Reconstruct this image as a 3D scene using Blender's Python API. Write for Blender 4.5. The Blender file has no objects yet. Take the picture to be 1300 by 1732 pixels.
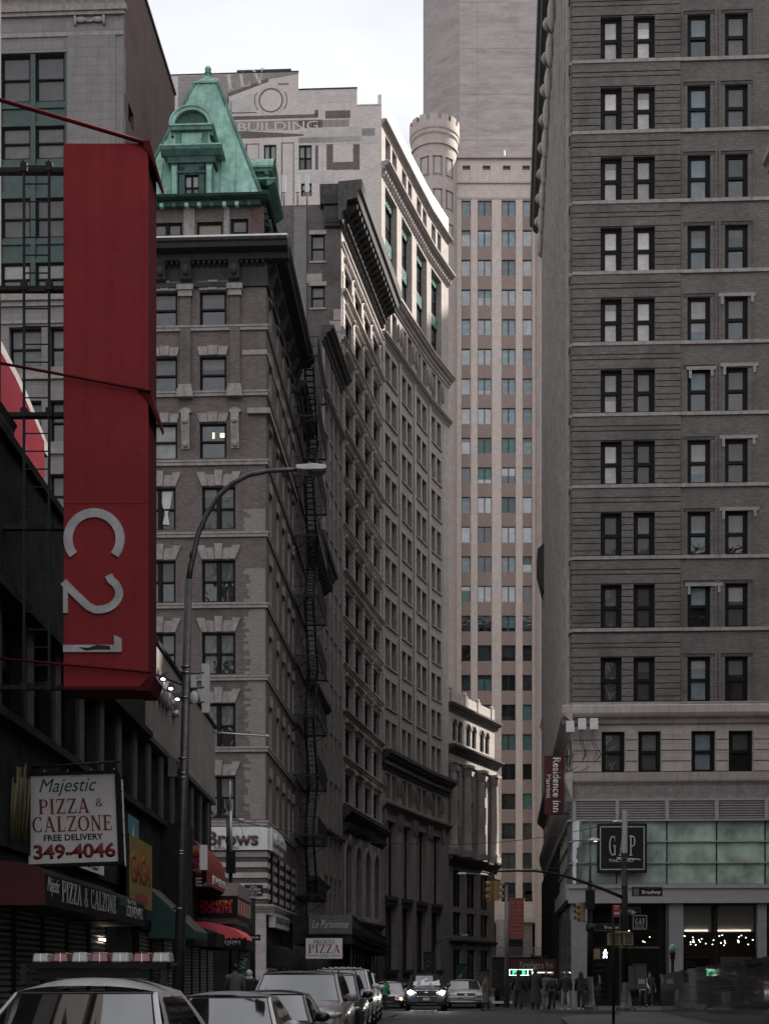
import bpy, bmesh, math, random
from mathutils import Matrix, Vector
R = math.radians
random.seed(7)
scene = bpy.context.scene
COL = scene.collection

# ------------------------------------------------------------ camera, sky, sun
EYE = 1.65
F = 2400.0            # focal length in pixels of the 1300 px wide photograph
cam_d = bpy.data.cameras.new('camera')
cam = bpy.data.objects.new('camera', cam_d)
COL.objects.link(cam)
scene.camera = cam
cam.location = (0, 0, EYE)
cam.rotation_euler = (R(90), 0, 0)
cam_d.sensor_fit = 'HORIZONTAL'
cam_d.sensor_width = 36
cam_d.lens = 36 * F / 1300
cam_d.shift_y = 0.6035
cam_d.clip_start = 0.1
cam_d.clip_end = 3000

SUN_EL, SUN_AZ = 38.0, 62.0       # azimuth measured from +Y towards +X
world = bpy.data.worlds.new('World')
scene.world = world
world.use_nodes = True
wt = world.node_tree
wt.nodes.clear()
wo = wt.nodes.new('ShaderNodeOutputWorld')
bg = wt.nodes.new('ShaderNodeBackground')
sky = wt.nodes.new('ShaderNodeTexSky')
sky.sky_type = 'NISHITA'
sky.sun_disc = False
sky.sun_elevation = R(SUN_EL)
sky.sun_rotation = R(SUN_AZ)
sky.dust_density = 3.0
sky.air_density = 1.0
hs = wt.nodes.new('ShaderNodeHueSaturation')
hs.inputs['Saturation'].default_value = 0.30
# thin high cloud: pale veil mixed over the clear sky
tc = wt.nodes.new('ShaderNodeTexCoord')
mp = wt.nodes.new('ShaderNodeMapping'); mp.inputs['Scale'].default_value = (1.0, 1.0, 2.4)
nz = wt.nodes.new('ShaderNodeTexNoise'); nz.inputs['Scale'].default_value = 2.2; nz.inputs['Detail'].default_value = 6
rp = wt.nodes.new('ShaderNodeValToRGB')
rp.color_ramp.elements[0].position = 0.30; rp.color_ramp.elements[0].color = (0.62, 0.62, 0.62, 1)
rp.color_ramp.elements[1].position = 0.70; rp.color_ramp.elements[1].color = (0.95, 0.95, 0.95, 1)
mx = wt.nodes.new('ShaderNodeMixRGB')
mx.inputs['Color2'].default_value = (5.95, 6.1, 6.45, 1)
L = wt.links.new
L(sky.outputs[0], hs.inputs['Color'])
L(tc.outputs['Generated'], mp.inputs[0]); L(mp.outputs[0], nz.inputs[0]); L(nz.outputs[0], rp.inputs[0])
L(rp.outputs[0], mx.inputs['Fac']); L(hs.outputs[0], mx.inputs['Color1'])
# overcast veil: brighter overhead than at the skyline
sx = wt.nodes.new('ShaderNodeSeparateXYZ'); zr_ = wt.nodes.new('ShaderNodeMapRange')
zr_.inputs['From Min'].default_value = 0; zr_.inputs['From Max'].default_value = 1; zr_.inputs['To Min'].default_value = .75; zr_.inputs['To Max'].default_value = 1.2
ml_ = wt.nodes.new('ShaderNodeMixRGB'); ml_.blend_type = 'MULTIPLY'; ml_.inputs['Fac'].default_value = 1
L(tc.outputs['Generated'], sx.inputs[0]); L(sx.outputs[2], zr_.inputs[0]); L(mx.outputs[0], ml_.inputs['Color1']); L(zr_.outputs[0], ml_.inputs['Color2'])
yr_ = wt.nodes.new('ShaderNodeMapRange'); yr_.inputs['From Min'].default_value = -1; yr_.inputs['To Min'].default_value = 1.32; yr_.inputs['To Max'].default_value = .72
m2_ = wt.nodes.new('ShaderNodeMixRGB'); m2_.blend_type = 'MULTIPLY'; m2_.inputs['Fac'].default_value = 1
L(sx.outputs[1], yr_.inputs[0]); L(ml_.outputs[0], m2_.inputs['Color1']); L(yr_.outputs[0], m2_.inputs['Color2'])
n3_ = wt.nodes.new('ShaderNodeTexNoise'); n3_.inputs['Scale'].default_value = 4.5; n3_.inputs['Detail'].default_value = 8; n3_.inputs['Distortion'].default_value = .6
c3_ = wt.nodes.new('ShaderNodeMapRange'); c3_.inputs['From Min'].default_value = .3; c3_.inputs['From Max'].default_value = .7; c3_.inputs['To Min'].default_value = .82; c3_.inputs['To Max'].default_value = 1.12
m3_ = wt.nodes.new('ShaderNodeMixRGB'); m3_.blend_type = 'MULTIPLY'; m3_.inputs['Fac'].default_value = 1
L(mp.outputs[0], n3_.inputs[0]); L(n3_.outputs[0], c3_.inputs[0]); L(m2_.outputs[0], m3_.inputs['Color1']); L(c3_.outputs[0], m3_.inputs['Color2'])
L(m3_.outputs[0], bg.inputs['Color'])
bg.inputs['Strength'].default_value = 0.105
L(bg.outputs[0], wo.inputs[0])

sun_d = bpy.data.lights.new('sun', 'SUN')
sun_d.energy = 5.0
sun_d.angle = R(0.6)
sun_d.color = (1.0, 0.95, 0.88)
sun = bpy.data.objects.new('sun', sun_d)
COL.objects.link(sun)
sd = Vector((math.sin(R(SUN_AZ)) * math.cos(R(SUN_EL)), math.cos(R(SUN_AZ)) * math.cos(R(SUN_EL)), math.sin(R(SUN_EL))))
sun.rotation_euler = sd.to_track_quat('Z', 'Y').to_euler()
sun.location = (60, 60, 120)

vs = scene.view_settings
vs.view_transform = 'Standard'
vs.look = 'None'
vs.exposure = 0.97
vs.gamma = 1.0
vs.use_curve_mapping = False
scene.cycles.max_bounces = 6
scene.cycles.diffuse_bounces = 4
scene.cycles.glossy_bounces = 3
scene.cycles.transmission_bounces = 4
scene.cycles.use_fast_gi = False

# ------------------------------------------------------------ helpers
W = {}                                   # world matrices
CAR_MATS = {}

def tag(o, label=None, cat=None, group=None, kind=None):
    if label: o['label'] = label
    if cat: o['category'] = cat
    if group: o['group'] = group
    if kind: o['kind'] = kind
    return o

def place(o, M, parent=None):
    W[o] = M.copy()
    if parent is not None:
        o.parent = parent
        o.matrix_parent_inverse = Matrix.Identity(4)
        o.matrix_basis = W[parent].inverted() @ M
    else:
        o.matrix_basis = M
    return o

def empty(name, M, label=None, cat=None, group=None, parent=None):
    o = bpy.data.objects.new(name, None)
    o.empty_display_size = 0.3
    COL.objects.link(o)
    place(o, M, parent)
    return tag(o, label, cat, group)

def T(x, y, z=0.0): return Matrix.Translation((x, y, z))
def RZ(a): return Matrix.Rotation(R(a), 4, 'Z')
def RX(a): return Matrix.Rotation(R(a), 4, 'X')
def RY(a): return Matrix.Rotation(R(a), 4, 'Y')
def SC(x, y, z): return Matrix.Diagonal((x, y, z, 1))

def frame(A, B):
    """facade frame: origin A, x towards B, y into the building, z up"""
    d = Vector((B[0] - A[0], B[1] - A[1])); ln = d.length; d /= ln
    M = Matrix(((d.x, -d.y, 0, A[0]), (d.y, d.x, 0, A[1]), (0, 0, 1, 0), (0, 0, 0, 1)))
    return M, ln

def X_at(px, Y): return (px - 650.0) / F * Y
def H_at(py, Y): return EYE + (1650.0 - py) * Y / F

class Fac:
    """a facade plane; converts measured picture positions to metres along it"""
    def __init__(s, A, B):
        s.A = A; s.B = B
        s.M, s.L = frame(A, B)
        s.dx = (B[0] - A[0]) / s.L; s.dy = (B[1] - A[1]) / s.L
    def u(s, px):
        k = (px - 650.0) / F
        return (k * s.A[1] - s.A[0]) / (s.dx - k * s.dy)
    def Y(s, u): return s.A[1] + s.dy * u
    def h(s, py, px): return H_at(py, s.Y(s.u(px)))

class MB:
    def __init__(s, *mats):
        s.v = []; s.f = []; s.m = []; s.mats = list(mats); s.sm = []
    def q(s, pts, m=0, smooth=False):
        n = len(s.v); s.v += [tuple(p) for p in pts]
        s.f.append(tuple(range(n, n + len(pts)))); s.m.append(m); s.sm.append(smooth)
    def box(s, x0, x1, y0, y1, z0, z1, m=0):
        if x0 > x1: x0, x1 = x1, x0
        if y0 > y1: y0, y1 = y1, y0
        if z0 > z1: z0, z1 = z1, z0
        n = len(s.v)
        s.v += [(x0,y0,z0),(x1,y0,z0),(x1,y1,z0),(x0,y1,z0),(x0,y0,z1),(x1,y0,z1),(x1,y1,z1),(x0,y1,z1)]
        for f in ((0,3,2,1),(4,5,6,7),(0,1,5,4),(1,2,6,5),(2,3,7,6),(3,0,4,7)):
            s.f.append(tuple(n + i for i in f)); s.m.append(m); s.sm.append(False)
    def prism(s, prof, a0, a1, axis='x', m=0, smooth=False):
        """extrude a closed outline; axis x: prof=(y,z); y: prof=(x,z); z: prof=(x,y)"""
        n = len(s.v); k = len(prof)
        def mk(p, a):
            if axis == 'x': return (a, p[0], p[1])
            if axis == 'y': return (p[0], a, p[1])
            return (p[0], p[1], a)
        s.v += [mk(p, a0) for p in prof] + [mk(p, a1) for p in prof]
        for i in range(k):
            j = (i + 1) % k
            s.f.append((n+i, n+j, n+k+j, n+k+i)); s.m.append(m); s.sm.append(smooth)
        s.f.append(tuple(n + i for i in reversed(range(k)))); s.m.append(m); s.sm.append(False)
        s.f.append(tuple(n + k + i for i in range(k))); s.m.append(m); s.sm.append(False)
    def cyl(s, p0, p1, r0, r1=None, seg=10, m=0, caps=True):
        if r1 is None: r1 = r0
        p0 = Vector(p0); p1 = Vector(p1); d = p1 - p0
        if d.length < 1e-6: return
        qd = d.to_track_quat('Z', 'Y'); n = len(s.v)
        for p, r in ((p0, r0), (p1, r1)):
            for i in range(seg):
                a = 2 * math.pi * i / seg
                s.v.append(tuple(p + qd @ Vector((math.cos(a) * r, math.sin(a) * r, 0))))
        for i in range(seg):
            j = (i + 1) % seg
            s.f.append((n+i, n+j, n+seg+j, n+seg+i)); s.m.append(m); s.sm.append(True)
        if caps:
            s.f.append(tuple(n + i for i in reversed(range(seg)))); s.m.append(m); s.sm.append(False)
            s.f.append(tuple(n + seg + i for i in range(seg))); s.m.append(m); s.sm.append(False)
    def tube(s, pts, r, seg=8, m=0, r1=None):
        pts = [Vector(p) for p in pts]; k = len(pts); n = len(s.v)
        for a, p in enumerate(pts):
            d = pts[min(a + 1, k - 1)] - pts[max(a - 1, 0)]
            qd = d.to_track_quat('Z', 'Y')
            rr = r if r1 is None else r + (r1 - r) * a / (k - 1)
            for i in range(seg):
                t = 2 * math.pi * i / seg
                s.v.append(tuple(p + qd @ Vector((math.cos(t) * rr, math.sin(t) * rr, 0))))
        for a in range(k - 1):
            for i in range(seg):
                j = (i + 1) % seg
                s.f.append((n+a*seg+i, n+a*seg+j, n+(a+1)*seg+j, n+(a+1)*seg+i)); s.m.append(m); s.sm.append(True)
        s.f.append(tuple(n + i for i in reversed(range(seg)))); s.m.append(m); s.sm.append(False)
        s.f.append(tuple(n + (k-1)*seg + i for i in range(seg))); s.m.append(m); s.sm.append(False)
    def lathe(s, prof, c=(0, 0, 0), seg=16, m=0, smooth=True, a0=0.0, a1=360.0):
        n = len(s.v); full = abs(a1 - a0) >= 359.9
        cnt = seg if full else seg + 1
        for r, z in prof:
            for i in range(cnt):
                a = R(a0 + (a1 - a0) * i / seg)
                s.v.append((c[0] + r * math.cos(a), c[1] + r * math.sin(a), c[2] + z))
        for a in range(len(prof) - 1):
            for i in range(seg):
                j = (i + 1) % cnt
                s.f.append((n+a*cnt+i, n+a*cnt+j, n+(a+1)*cnt+j, n+(a+1)*cnt+i)); s.m.append(m); s.sm.append(smooth)
    def ball(s, c, rx, ry=None, rz=None, seg=12, rings=8, m=0):
        ry = ry or rx; rz = rz or rx; n = len(s.v)
        for a in range(rings + 1):
            t = math.pi * a / rings
            for i in range(seg):
                p = 2 * math.pi * i / seg
                s.v.append((c[0] + rx*math.sin(t)*math.cos(p), c[1] + ry*math.sin(t)*math.sin(p), c[2] - rz*math.cos(t)))
        for a in range(rings):
            for i in range(seg):
                j = (i + 1) % seg
                s.f.append((n+a*seg+i, n+a*seg+j, n+(a+1)*seg+j, n+(a+1)*seg+i)); s.m.append(m); s.sm.append(True)
    def arc_strip(s, cx, cz, r0, r1, a0, a1, y0, y1, seg=12, m=0):
        """ring sector in the xz plane with thickness in y"""
        for i in range(seg):
            t0 = R(a0 + (a1-a0)*i/seg); t1 = R(a0 + (a1-a0)*(i+1)/seg)
            P = [(cx+r0*math.cos(t0), cz+r0*math.sin(t0)), (cx+r1*math.cos(t0), cz+r1*math.sin(t0)),
                 (cx+r1*math.cos(t1), cz+r1*math.sin(t1)), (cx+r0*math.cos(t1), cz+r0*math.sin(t1))]
            s.prism(P, y0, y1, 'y', m)
    def mesh(s, name):
        me = bpy.data.meshes.new(name)
        me.from_pydata(s.v, [], s.f)
        for mt in s.mats: me.materials.append(mt)
        me.polygons.foreach_set('material_index', s.m)
        me.polygons.foreach_set('use_smooth', s.sm)
        bm = bmesh.new(); bm.from_mesh(me)
        bmesh.ops.recalc_face_normals(bm, faces=bm.faces)
        bm.to_mesh(me); bm.free()
        me.update()
        return me
    def build(s, name, M=None, parent=None, me=None, bevel=0, subsurf=0):
        if me is None: me = s.mesh(name)
        o = bpy.data.objects.new(name, me)
        COL.objects.link(o)
        place(o, M if M is not None else Matrix.Identity(4), parent)
        if bevel:
            b = o.modifiers.new('bevel', 'BEVEL'); b.width = bevel; b.segments = 2; b.limit_method = 'ANGLE'; b.angle_limit = R(40)
        if subsurf:
            b = o.modifiers.new('subsurf', 'SUBSURF'); b.levels = subsurf; b.render_levels = subsurf
        return o

def inst(name, me, M, parent=None):
    o = bpy.data.objects.new(name, me)
    COL.objects.link(o)
    return place(o, M, parent)

def copy_thing(o, M, label=None, group=None):
    """copy a thing with parts and sub-parts"""
    def rec(src, par, Mw):
        c = src.copy(); COL.objects.link(c)
        place(c, Mw, par)
        for ch in [k for k in W if k.parent == src]:
            rec(ch, c, Mw @ (W[src].inverted() @ W[ch]))
        return c
    c = rec(o, None, M)
    return tag(c, label, None, group)

# ------------------------------------------------------------ wall with real openings
def wall_grid(mb, x0, x1, z0, z1, holes, depth=0.25, m=0, mr=None, y=0.0):
    if mr is None: mr = m
    H = [(max(a, x0), min(b, x1), max(c, z0), min(d, z1)) for a, b, c, d in holes if b > x0 and a < x1 and d > z0 and c < z1]
    xs = sorted({x0, x1, *[a for h in H for a in h[:2]]})
    zs = sorted({z0, z1, *[a for h in H for a in h[2:]]})
    for i in range(len(zs) - 1):
        zc = (zs[i] + zs[i+1]) / 2
        row = [h for h in H if h[2] < zc < h[3]]
        run = None
        for j in range(len(xs) - 1):
            xc = (xs[j] + xs[j+1]) / 2
            hole = any(h[0] < xc < h[1] for h in row)
            if not hole:
                if run is None: run = xs[j]
            if (hole or j == len(xs) - 2) and run is not None:
                e = xs[j] if hole else xs[j+1]
                mb.q([(run, y, zs[i]), (e, y, zs[i]), (e, y, zs[i+1]), (run, y, zs[i+1])], m)
                run = None
    for a, b, c, d in H:
        e = y + depth
        mb.q([(a, y, c), (a, e, c), (a, e, d), (a, y, d)], mr)
        mb.q([(b, y, c), (b, y, d), (b, e, d), (b, e, c)], mr)
        mb.q([(a, y, d), (a, e, d), (b, e, d), (b, y, d)], mr)
        mb.q([(a, y, c), (b, y, c), (b, e, c), (a, e, c)], mr)

def in_hole(x, z, holes): return any(a < x < b and c < z < d for a, b, c, d in holes)

# ------------------------------------------------------------ lettering
_tc = {}
def text(s, M, parent, mat, width=None, height=None, ext=0.01, bold=0.0, shear=0.0, space=1.0, name='lettering', centre=True):
    """words laid in the local xz plane (facing -y), centred on the origin"""
    cu = bpy.data.curves.new('lettering', 'FONT')
    cu.body = s; cu.size = 1.0; cu.extrude = 0.0; cu.offset = bold; cu.shear = shear; cu.space_character = space
    cu.resolution_u = 3
    o = bpy.data.objects.new('tmp', cu); COL.objects.link(o)
    dg = bpy.context.evaluated_depsgraph_get(); dg.update()
    me = bpy.data.meshes.new_from_object(o.evaluated_get(dg))
    bpy.data.objects.remove(o); bpy.data.curves.remove(cu)
    xs = [v.co.x for v in me.vertices]; ys = [v.co.y for v in me.vertices]
    if not xs: return None
    cx = (min(xs)+max(xs))/2 if centre else min(xs); cy = (min(ys)+max(ys))/2
    wx = max(xs)-min(xs); wy = max(ys)-min(ys)
    if width and height: fx, fz = width/wx, height/wy
    elif width: fx = fz = width/wx
    else: fx = fz = (height or 1)/wy
    bm = bmesh.new(); bm.from_mesh(me)
    r = bmesh.ops.extrude_face_region(bm, geom=list(bm.faces))
    top = {g for g in r['geom'] if isinstance(g, bmesh.types.BMVert)}
    for v in bm.verts:
        v.co = Vector(((v.co.x-cx)*fx, -ext if v in top else 0.0, (v.co.y-cy)*fz))
    bmesh.ops.recalc_face_normals(bm, faces=bm.faces)
    bm.to_mesh(me); bm.free()
    me.materials.clear(); me.materials.append(mat)
    me.name = name
    return inst(name, me, M, parent)

# own serif capitals: s = stroke(x0,z0,x1,z1,w), a = arc(cx,cz,rx,rz,a0,a1,w)
K_, N_ = .17, .07
GL = {
 'I': (.42, [('s',.21,0,.21,1,K_)], [(.03,.39,0),(.03,.39,1)]),
 'P': (.74, [('s',.20,0,.20,1,K_),('s',.2,.96,.42,.96,N_),('s',.2,.48,.42,.48,N_),('a',.42,.72,.22,.24,-90,90,.12)], [(.03,.37,0),(.03,.3,1)]),
 'R': (.80, [('s',.20,0,.20,1,K_),('s',.2,.96,.42,.96,N_),('s',.2,.48,.42,.48,N_),('a',.42,.72,.22,.24,-90,90,.12),('s',.4,.48,.68,.02,.14)], [(.03,.37,0),(.03,.3,1),(.56,.8,0)]),
 'Z': (.74, [('s',.06,.96,.68,.96,N_),('s',.06,.04,.68,.04,N_),('s',.60,.96,.14,.04,K_),('s',.08,.98,.08,.74,.05),('s',.67,.02,.67,.28,.05)], []),
 'A': (.86, [('s',.40,1,.12,0,N_),('s',.40,1,.70,0,K_),('s',.22,.33,.60,.33,N_)], [(0,.26,0),(.54,.86,0)]),
 'C': (.80, [('a',.44,.5,.34,.47,50,310,.13),('s',.66,.98,.66,.70,.05),('s',.66,.02,.66,.28,.05)], []),
 'G': (.84, [('a',.44,.5,.34,.47,50,315,.13),('s',.66,.98,.66,.70,.05),('s',.68,.02,.68,.44,.14)], [(.5,.82,.46)]),
 'L': (.70, [('s',.20,0,.20,1,K_),('s',.2,.04,.62,.04,N_),('s',.63,.02,.63,.3,.05)], [(.03,.37,0),(.03,.37,1)]),
 'O': (.86, [('a',.43,.5,.34,.47,0,360,.13)], []),
 'N': (.84, [('s',.16,0,.16,1,N_),('s',.68,0,.68,1,N_),('s',.16,1,.68,0,K_)], [(.02,.30,0),(.02,.2,1),(.56,.82,1)]),
 'E': (.72, [('s',.20,0,.20,1,K_),('s',.2,.04,.62,.04,N_),('s',.2,.96,.6,.96,N_),('s',.2,.52,.48,.52,N_),('s',.63,.02,.63,.28,.05),('s',.6,.98,.6,.76,.05),('s',.5,.42,.5,.62,.05)], [(.03,.3,0),(.03,.3,1)]),
 'T': (.76, [('s',.38,0,.38,1,K_),('s',.05,.96,.71,.96,N_),('s',.05,.98,.05,.74,.05),('s',.71,.98,.71,.74,.05)], [(.2,.56,0)]),
 'S': (.66, [('a',.33,.73,.22,.24,20,250,.12),('a',.33,.26,.24,.24,-160,90,.12)], []),
 'U': (.84, [('s',.18,1,.18,.3,K_),('s',.68,1,.68,.3,N_),('a',.43,.3,.25,.28,180,360,.1)], [(.02,.34,1),(.56,.8,1)]),
 'V': (.84, [('s',.14,1,.42,0,K_),('s',.70,1,.42,0,N_)], [(0,.3,1),(.56,.84,1)]),
 'W': (1.1, [('s',.12,1,.34,0,.15),('s',.55,1,.34,0,N_),('s',.55,1,.78,0,.15),('s',.98,1,.78,0,N_)], [(0,.26,1),(.84,1.1,1)]),
 'H': (.86, [('s',.2,0,.2,1,K_),('s',.68,0,.68,1,K_),('s',.2,.5,.68,.5,N_)], [(.03,.37,0),(.03,.37,1)]),
 'B': (.78, [('s',.20,0,.20,1,K_),('s',.2,.96,.40,.96,N_),('s',.2,.52,.42,.52,N_),('s',.2,.04,.42,.04,N_),('a',.40,.74,.2,.22,-90,90,.12),('a',.42,.28,.24,.24,-90,90,.12)], [(.03,.3,0),(.03,.3,1)]),
 'Y': (.8, [('s',.1,1,.4,.5,K_),('s',.7,1,.4,.5,N_),('s',.4,0,.4,.5,K_)], [(0,.26,1),(.56,.82,1),(.22,.58,0)]),
 'D': (.84, [('s',.20,0,.20,1,K_),('s',.2,.96,.40,.96,N_),('s',.2,.04,.40,.04,N_),('a',.40,.5,.32,.46,-90,90,.13)], [(.03,.3,0),(.03,.3,1)]),
 '&': (.8, [('a',.36,.75,.16,.2,0,360,.09),('a',.34,.26,.24,.24,90,330,.12),('s',.26,.62,.7,.04,.13),('s',.56,.14,.72,.42,.06)], []),
 ' ': (.4, [], []),
}
def serif(s, M, parent, mat, width, height, ext=0.01, name='lettering', gap=.06, thin=1.0):
    mb = MB(mat); x = 0.0; k = 0
    tot = sum(GL[c][0] + gap for c in s) - gap
    fx = width / tot; fz = height
    for c in s:
        adv, els, ser = GL[c]
        for e in els:
            k += 1; y1 = -ext - .0006 * (k % 7)
            if e[0] == 's':
                _, ax, az, bx, bz, w = e; w *= thin
                dx, dz = bx-ax, bz-az; l = math.hypot(dx, dz)
                if abs(dz) > abs(dx) * .3: ox, oz = w/2, 0
                else: ox, oz = 0, w/2 * 1.0
                P = [(ax-ox, az-oz), (ax+ox, az+oz), (bx+ox, bz+oz), (bx-ox, bz-oz)]
                mb.prism([((x+p[0])*fx-width/2, (p[1]-.5)*fz) for p in P], 0, y1, 'y')
            else:
                _, cx, cz, rx, rz, a0, a1, w = e; w *= thin
                n = max(6, int(abs(a1-a0)/18))
                for i in range(n):
                    pts = []
                    for t, sg in ((a0+(a1-a0)*i/n, 1), (a0+(a1-a0)*(i+1)/n, 1), (a0+(a1-a0)*(i+1)/n, -1), (a0+(a1-a0)*i/n, -1)):
                        ww = w * (0.45 + 0.75 * abs(math.cos(R(t)))) / 2 * sg
                        pts.append(((x+cx+(rx+ww)*math.cos(R(t)))*fx-width/2, (cz+(rz+ww*.8)*math.sin(R(t))-.5)*fz))
                    mb.prism(pts, 0, y1, 'y')
        for a, b, z in ser:
            k += 1; y1 = -ext - .0006 * (k % 7) - .0003
            zz = (z-.5)*fz; d = .045*fz
            z0_, z1_ = (zz, zz+d) if z < .5 else (zz-d, zz)
            mb.box((x+a)*fx-width/2, (x+b)*fx-width/2, y1, 0, z0_, z1_)
        x += adv + gap
    return mb.build(name, M, parent)
# ------------------------------------------------------------ materials
def nm(name):
    m = bpy.data.materials.new(name); m.use_nodes = True
    nt = m.node_tree; b = nt.nodes['Principled BSDF']
    return m, nt, b

def objmap(nt, plane='xz', scale=(1, 1, 1)):
    t = nt.nodes.new('ShaderNodeTexCoord')
    if plane == 'xyz':
        mp = nt.nodes.new('ShaderNodeMapping'); mp.inputs['Scale'].default_value = scale
        nt.links.new(t.outputs['Object'], mp.inputs[0]); return mp.outputs[0]
    sp = nt.nodes.new('ShaderNodeSeparateXYZ'); cb = nt.nodes.new('ShaderNodeCombineXYZ')
    nt.links.new(t.outputs['Object'], sp.inputs[0])
    ad = nt.nodes.new('ShaderNodeMath'); ad.operation = 'ADD'
    nt.links.new(sp.outputs[0], ad.inputs[0]); nt.links.new(sp.outputs[1], ad.inputs[1])
    nt.links.new(ad.outputs[0], cb.inputs[0]); nt.links.new(sp.outputs[2], cb.inputs[1])
    return cb.outputs[0]

def ramp(nt, fac, stops):
    r = nt.nodes.new('ShaderNodeValToRGB'); el = r.color_ramp.elements
    el[0].position = stops[0][0]; el[0].color = (*stops[0][1], 1)
    el[1].position = stops[-1][0]; el[1].color = (*stops[-1][1], 1)
    for p, c in stops[1:-1]:
        e = el.new(p); e.color = (*c, 1)
    nt.links.new(fac, r.inputs[0]); return r.outputs[0]

def noise(nt, vec, scale, detail=4, rough=.6, dist=0):
    n = nt.nodes.new('ShaderNodeTexNoise'); n.inputs['Scale'].default_value = scale
    n.inputs['Detail'].default_value = detail; n.inputs['Roughness'].default_value = rough; n.inputs['Distortion'].default_value = dist
    nt.links.new(vec, n.inputs['Vector']); return n.outputs[0]

def mix(nt, a, b, fac, mode='MIX'):
    x = nt.nodes.new('ShaderNodeMixRGB'); x.blend_type = mode
    for s, v in ((x.inputs['Color1'], a), (x.inputs['Color2'], b), (x.inputs['Fac'], fac)):
        if isinstance(v, bpy.types.NodeSocket): nt.links.new(v, s)
        elif isinstance(v, (int, float)): s.default_value = v
        else: s.default_value = (*v, 1)
    return x.outputs[0]

def bump(nt, b, h, strength=.3, dist=.02):
    n = nt.nodes.new('ShaderNodeBump'); n.inputs['Strength'].default_value = strength; n.inputs['Distance'].default_value = dist
    nt.links.new(h, n.inputs['Height']); nt.links.new(n.outputs[0], b.inputs['Normal'])

def stretched(nt, sx, sz):
    t = nt.nodes.new('ShaderNodeTexCoord'); mp = nt.nodes.new('ShaderNodeMapping')
    mp.inputs['Scale'].default_value = (sx, sx, sz)
    nt.links.new(t.outputs['Object'], mp.inputs[0]); return mp.outputs[0]

def plain(name, col, rough=.6, metal=0.0, var=.25, scale=3.0, spec=.4, coat=0.0, bmp=0.0, streak=0.0):
    m, nt, b = nm(name)
    v = objmap(nt, 'xyz')
    n = noise(nt, v, scale, 5, .65)
    c = ramp(nt, n, [(.25, tuple(x * (1 - var) for x in col)), (.75, tuple(min(1, x * (1 + var)) for x in col))])
    if streak:
        s = noise(nt, stretched(nt, 2.6, .16), 1.6, 5, .7)
        c = mix(nt, c, tuple(x * .45 for x in col), ramp(nt, s, [(.48, (0, 0, 0)), (.75, (streak,) * 3)]))
    nt.links.new(c, b.inputs['Base Color'])
    r = noise(nt, v, scale * 2.3, 3)
    rr = nt.nodes.new('ShaderNodeMapRange'); rr.inputs['To Min'].default_value = max(.02, rough - .12); rr.inputs['To Max'].default_value = min(1, rough + .12)
    nt.links.new(r, rr.inputs[0]); nt.links.new(rr.outputs[0], b.inputs['Roughness'])
    b.inputs['Metallic'].default_value = metal
    b.inputs['Specular IOR Level'].default_value = spec
    if coat: b.inputs['Coat Weight'].default_value = coat; b.inputs['Coat Roughness'].default_value = .04
    if bmp: bump(nt, b, noise(nt, v, scale * 6, 6), bmp, .02)
    return m

def brick(name, c1, c2, mortar, bw=.21, bh=.075, patch=.3, streak=.35, dark=.6, rough=.85):
    m, nt, b = nm(name)
    v = objmap(nt, 'xz')
    bt = nt.nodes.new('ShaderNodeTexBrick'); nt.links.new(v, bt.inputs['Vector'])
    bt.inputs['Color1'].default_value = (*c1, 1); bt.inputs['Color2'].default_value = (*c2, 1); bt.inputs['Mortar'].default_value = (*mortar, 1)
    bt.inputs['Scale'].default_value = 1; bt.inputs['Mortar Size'].default_value = .009; bt.inputs['Brick Width'].default_value = bw; bt.inputs['Row Height'].default_value = bh
    bt.inputs['Bias'].default_value = -.1
    v3 = objmap(nt, 'xyz')
    c = bt.outputs['Color']
    # runs of odd bricks
    st = noise(nt, stretched(nt, 1.1, 9.0), 1.5, 3, .7)
    c = mix(nt, c, tuple(min(1, x * 1.45) for x in c1), ramp(nt, st, [(.58, (0, 0, 0)), (.66, (.7, .7, .7))]))
    st2 = noise(nt, stretched(nt, .8, 7.0), 2.1, 3, .7)
    c = mix(nt, c, tuple(x * dark for x in c2), ramp(nt, st2, [(.56, (0, 0, 0)), (.68, (.7, .7, .7))]))
    # soot and patches
    p = noise(nt, v3, .45, 5, .65, .4)
    c = mix(nt, c, tuple(x * .55 for x in c2), ramp(nt, p, [(.48, (0, 0, 0)), (.70, (patch,) * 3)]))
    s = noise(nt, stretched(nt, 1.7, .10), 1.3, 5, .7)
    c = mix(nt, c, tuple(x * .5 for x in c2), ramp(nt, s, [(.52, (0, 0, 0)), (.78, (streak,) * 3)]))
    nt.links.new(c, b.inputs['Base Color'])
    b.inputs['Roughness'].default_value = rough
    b.inputs['Specular IOR Level'].default_value = .25
    bump(nt, b, bt.outputs['Fac'], -.35, .01)
    return m

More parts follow.
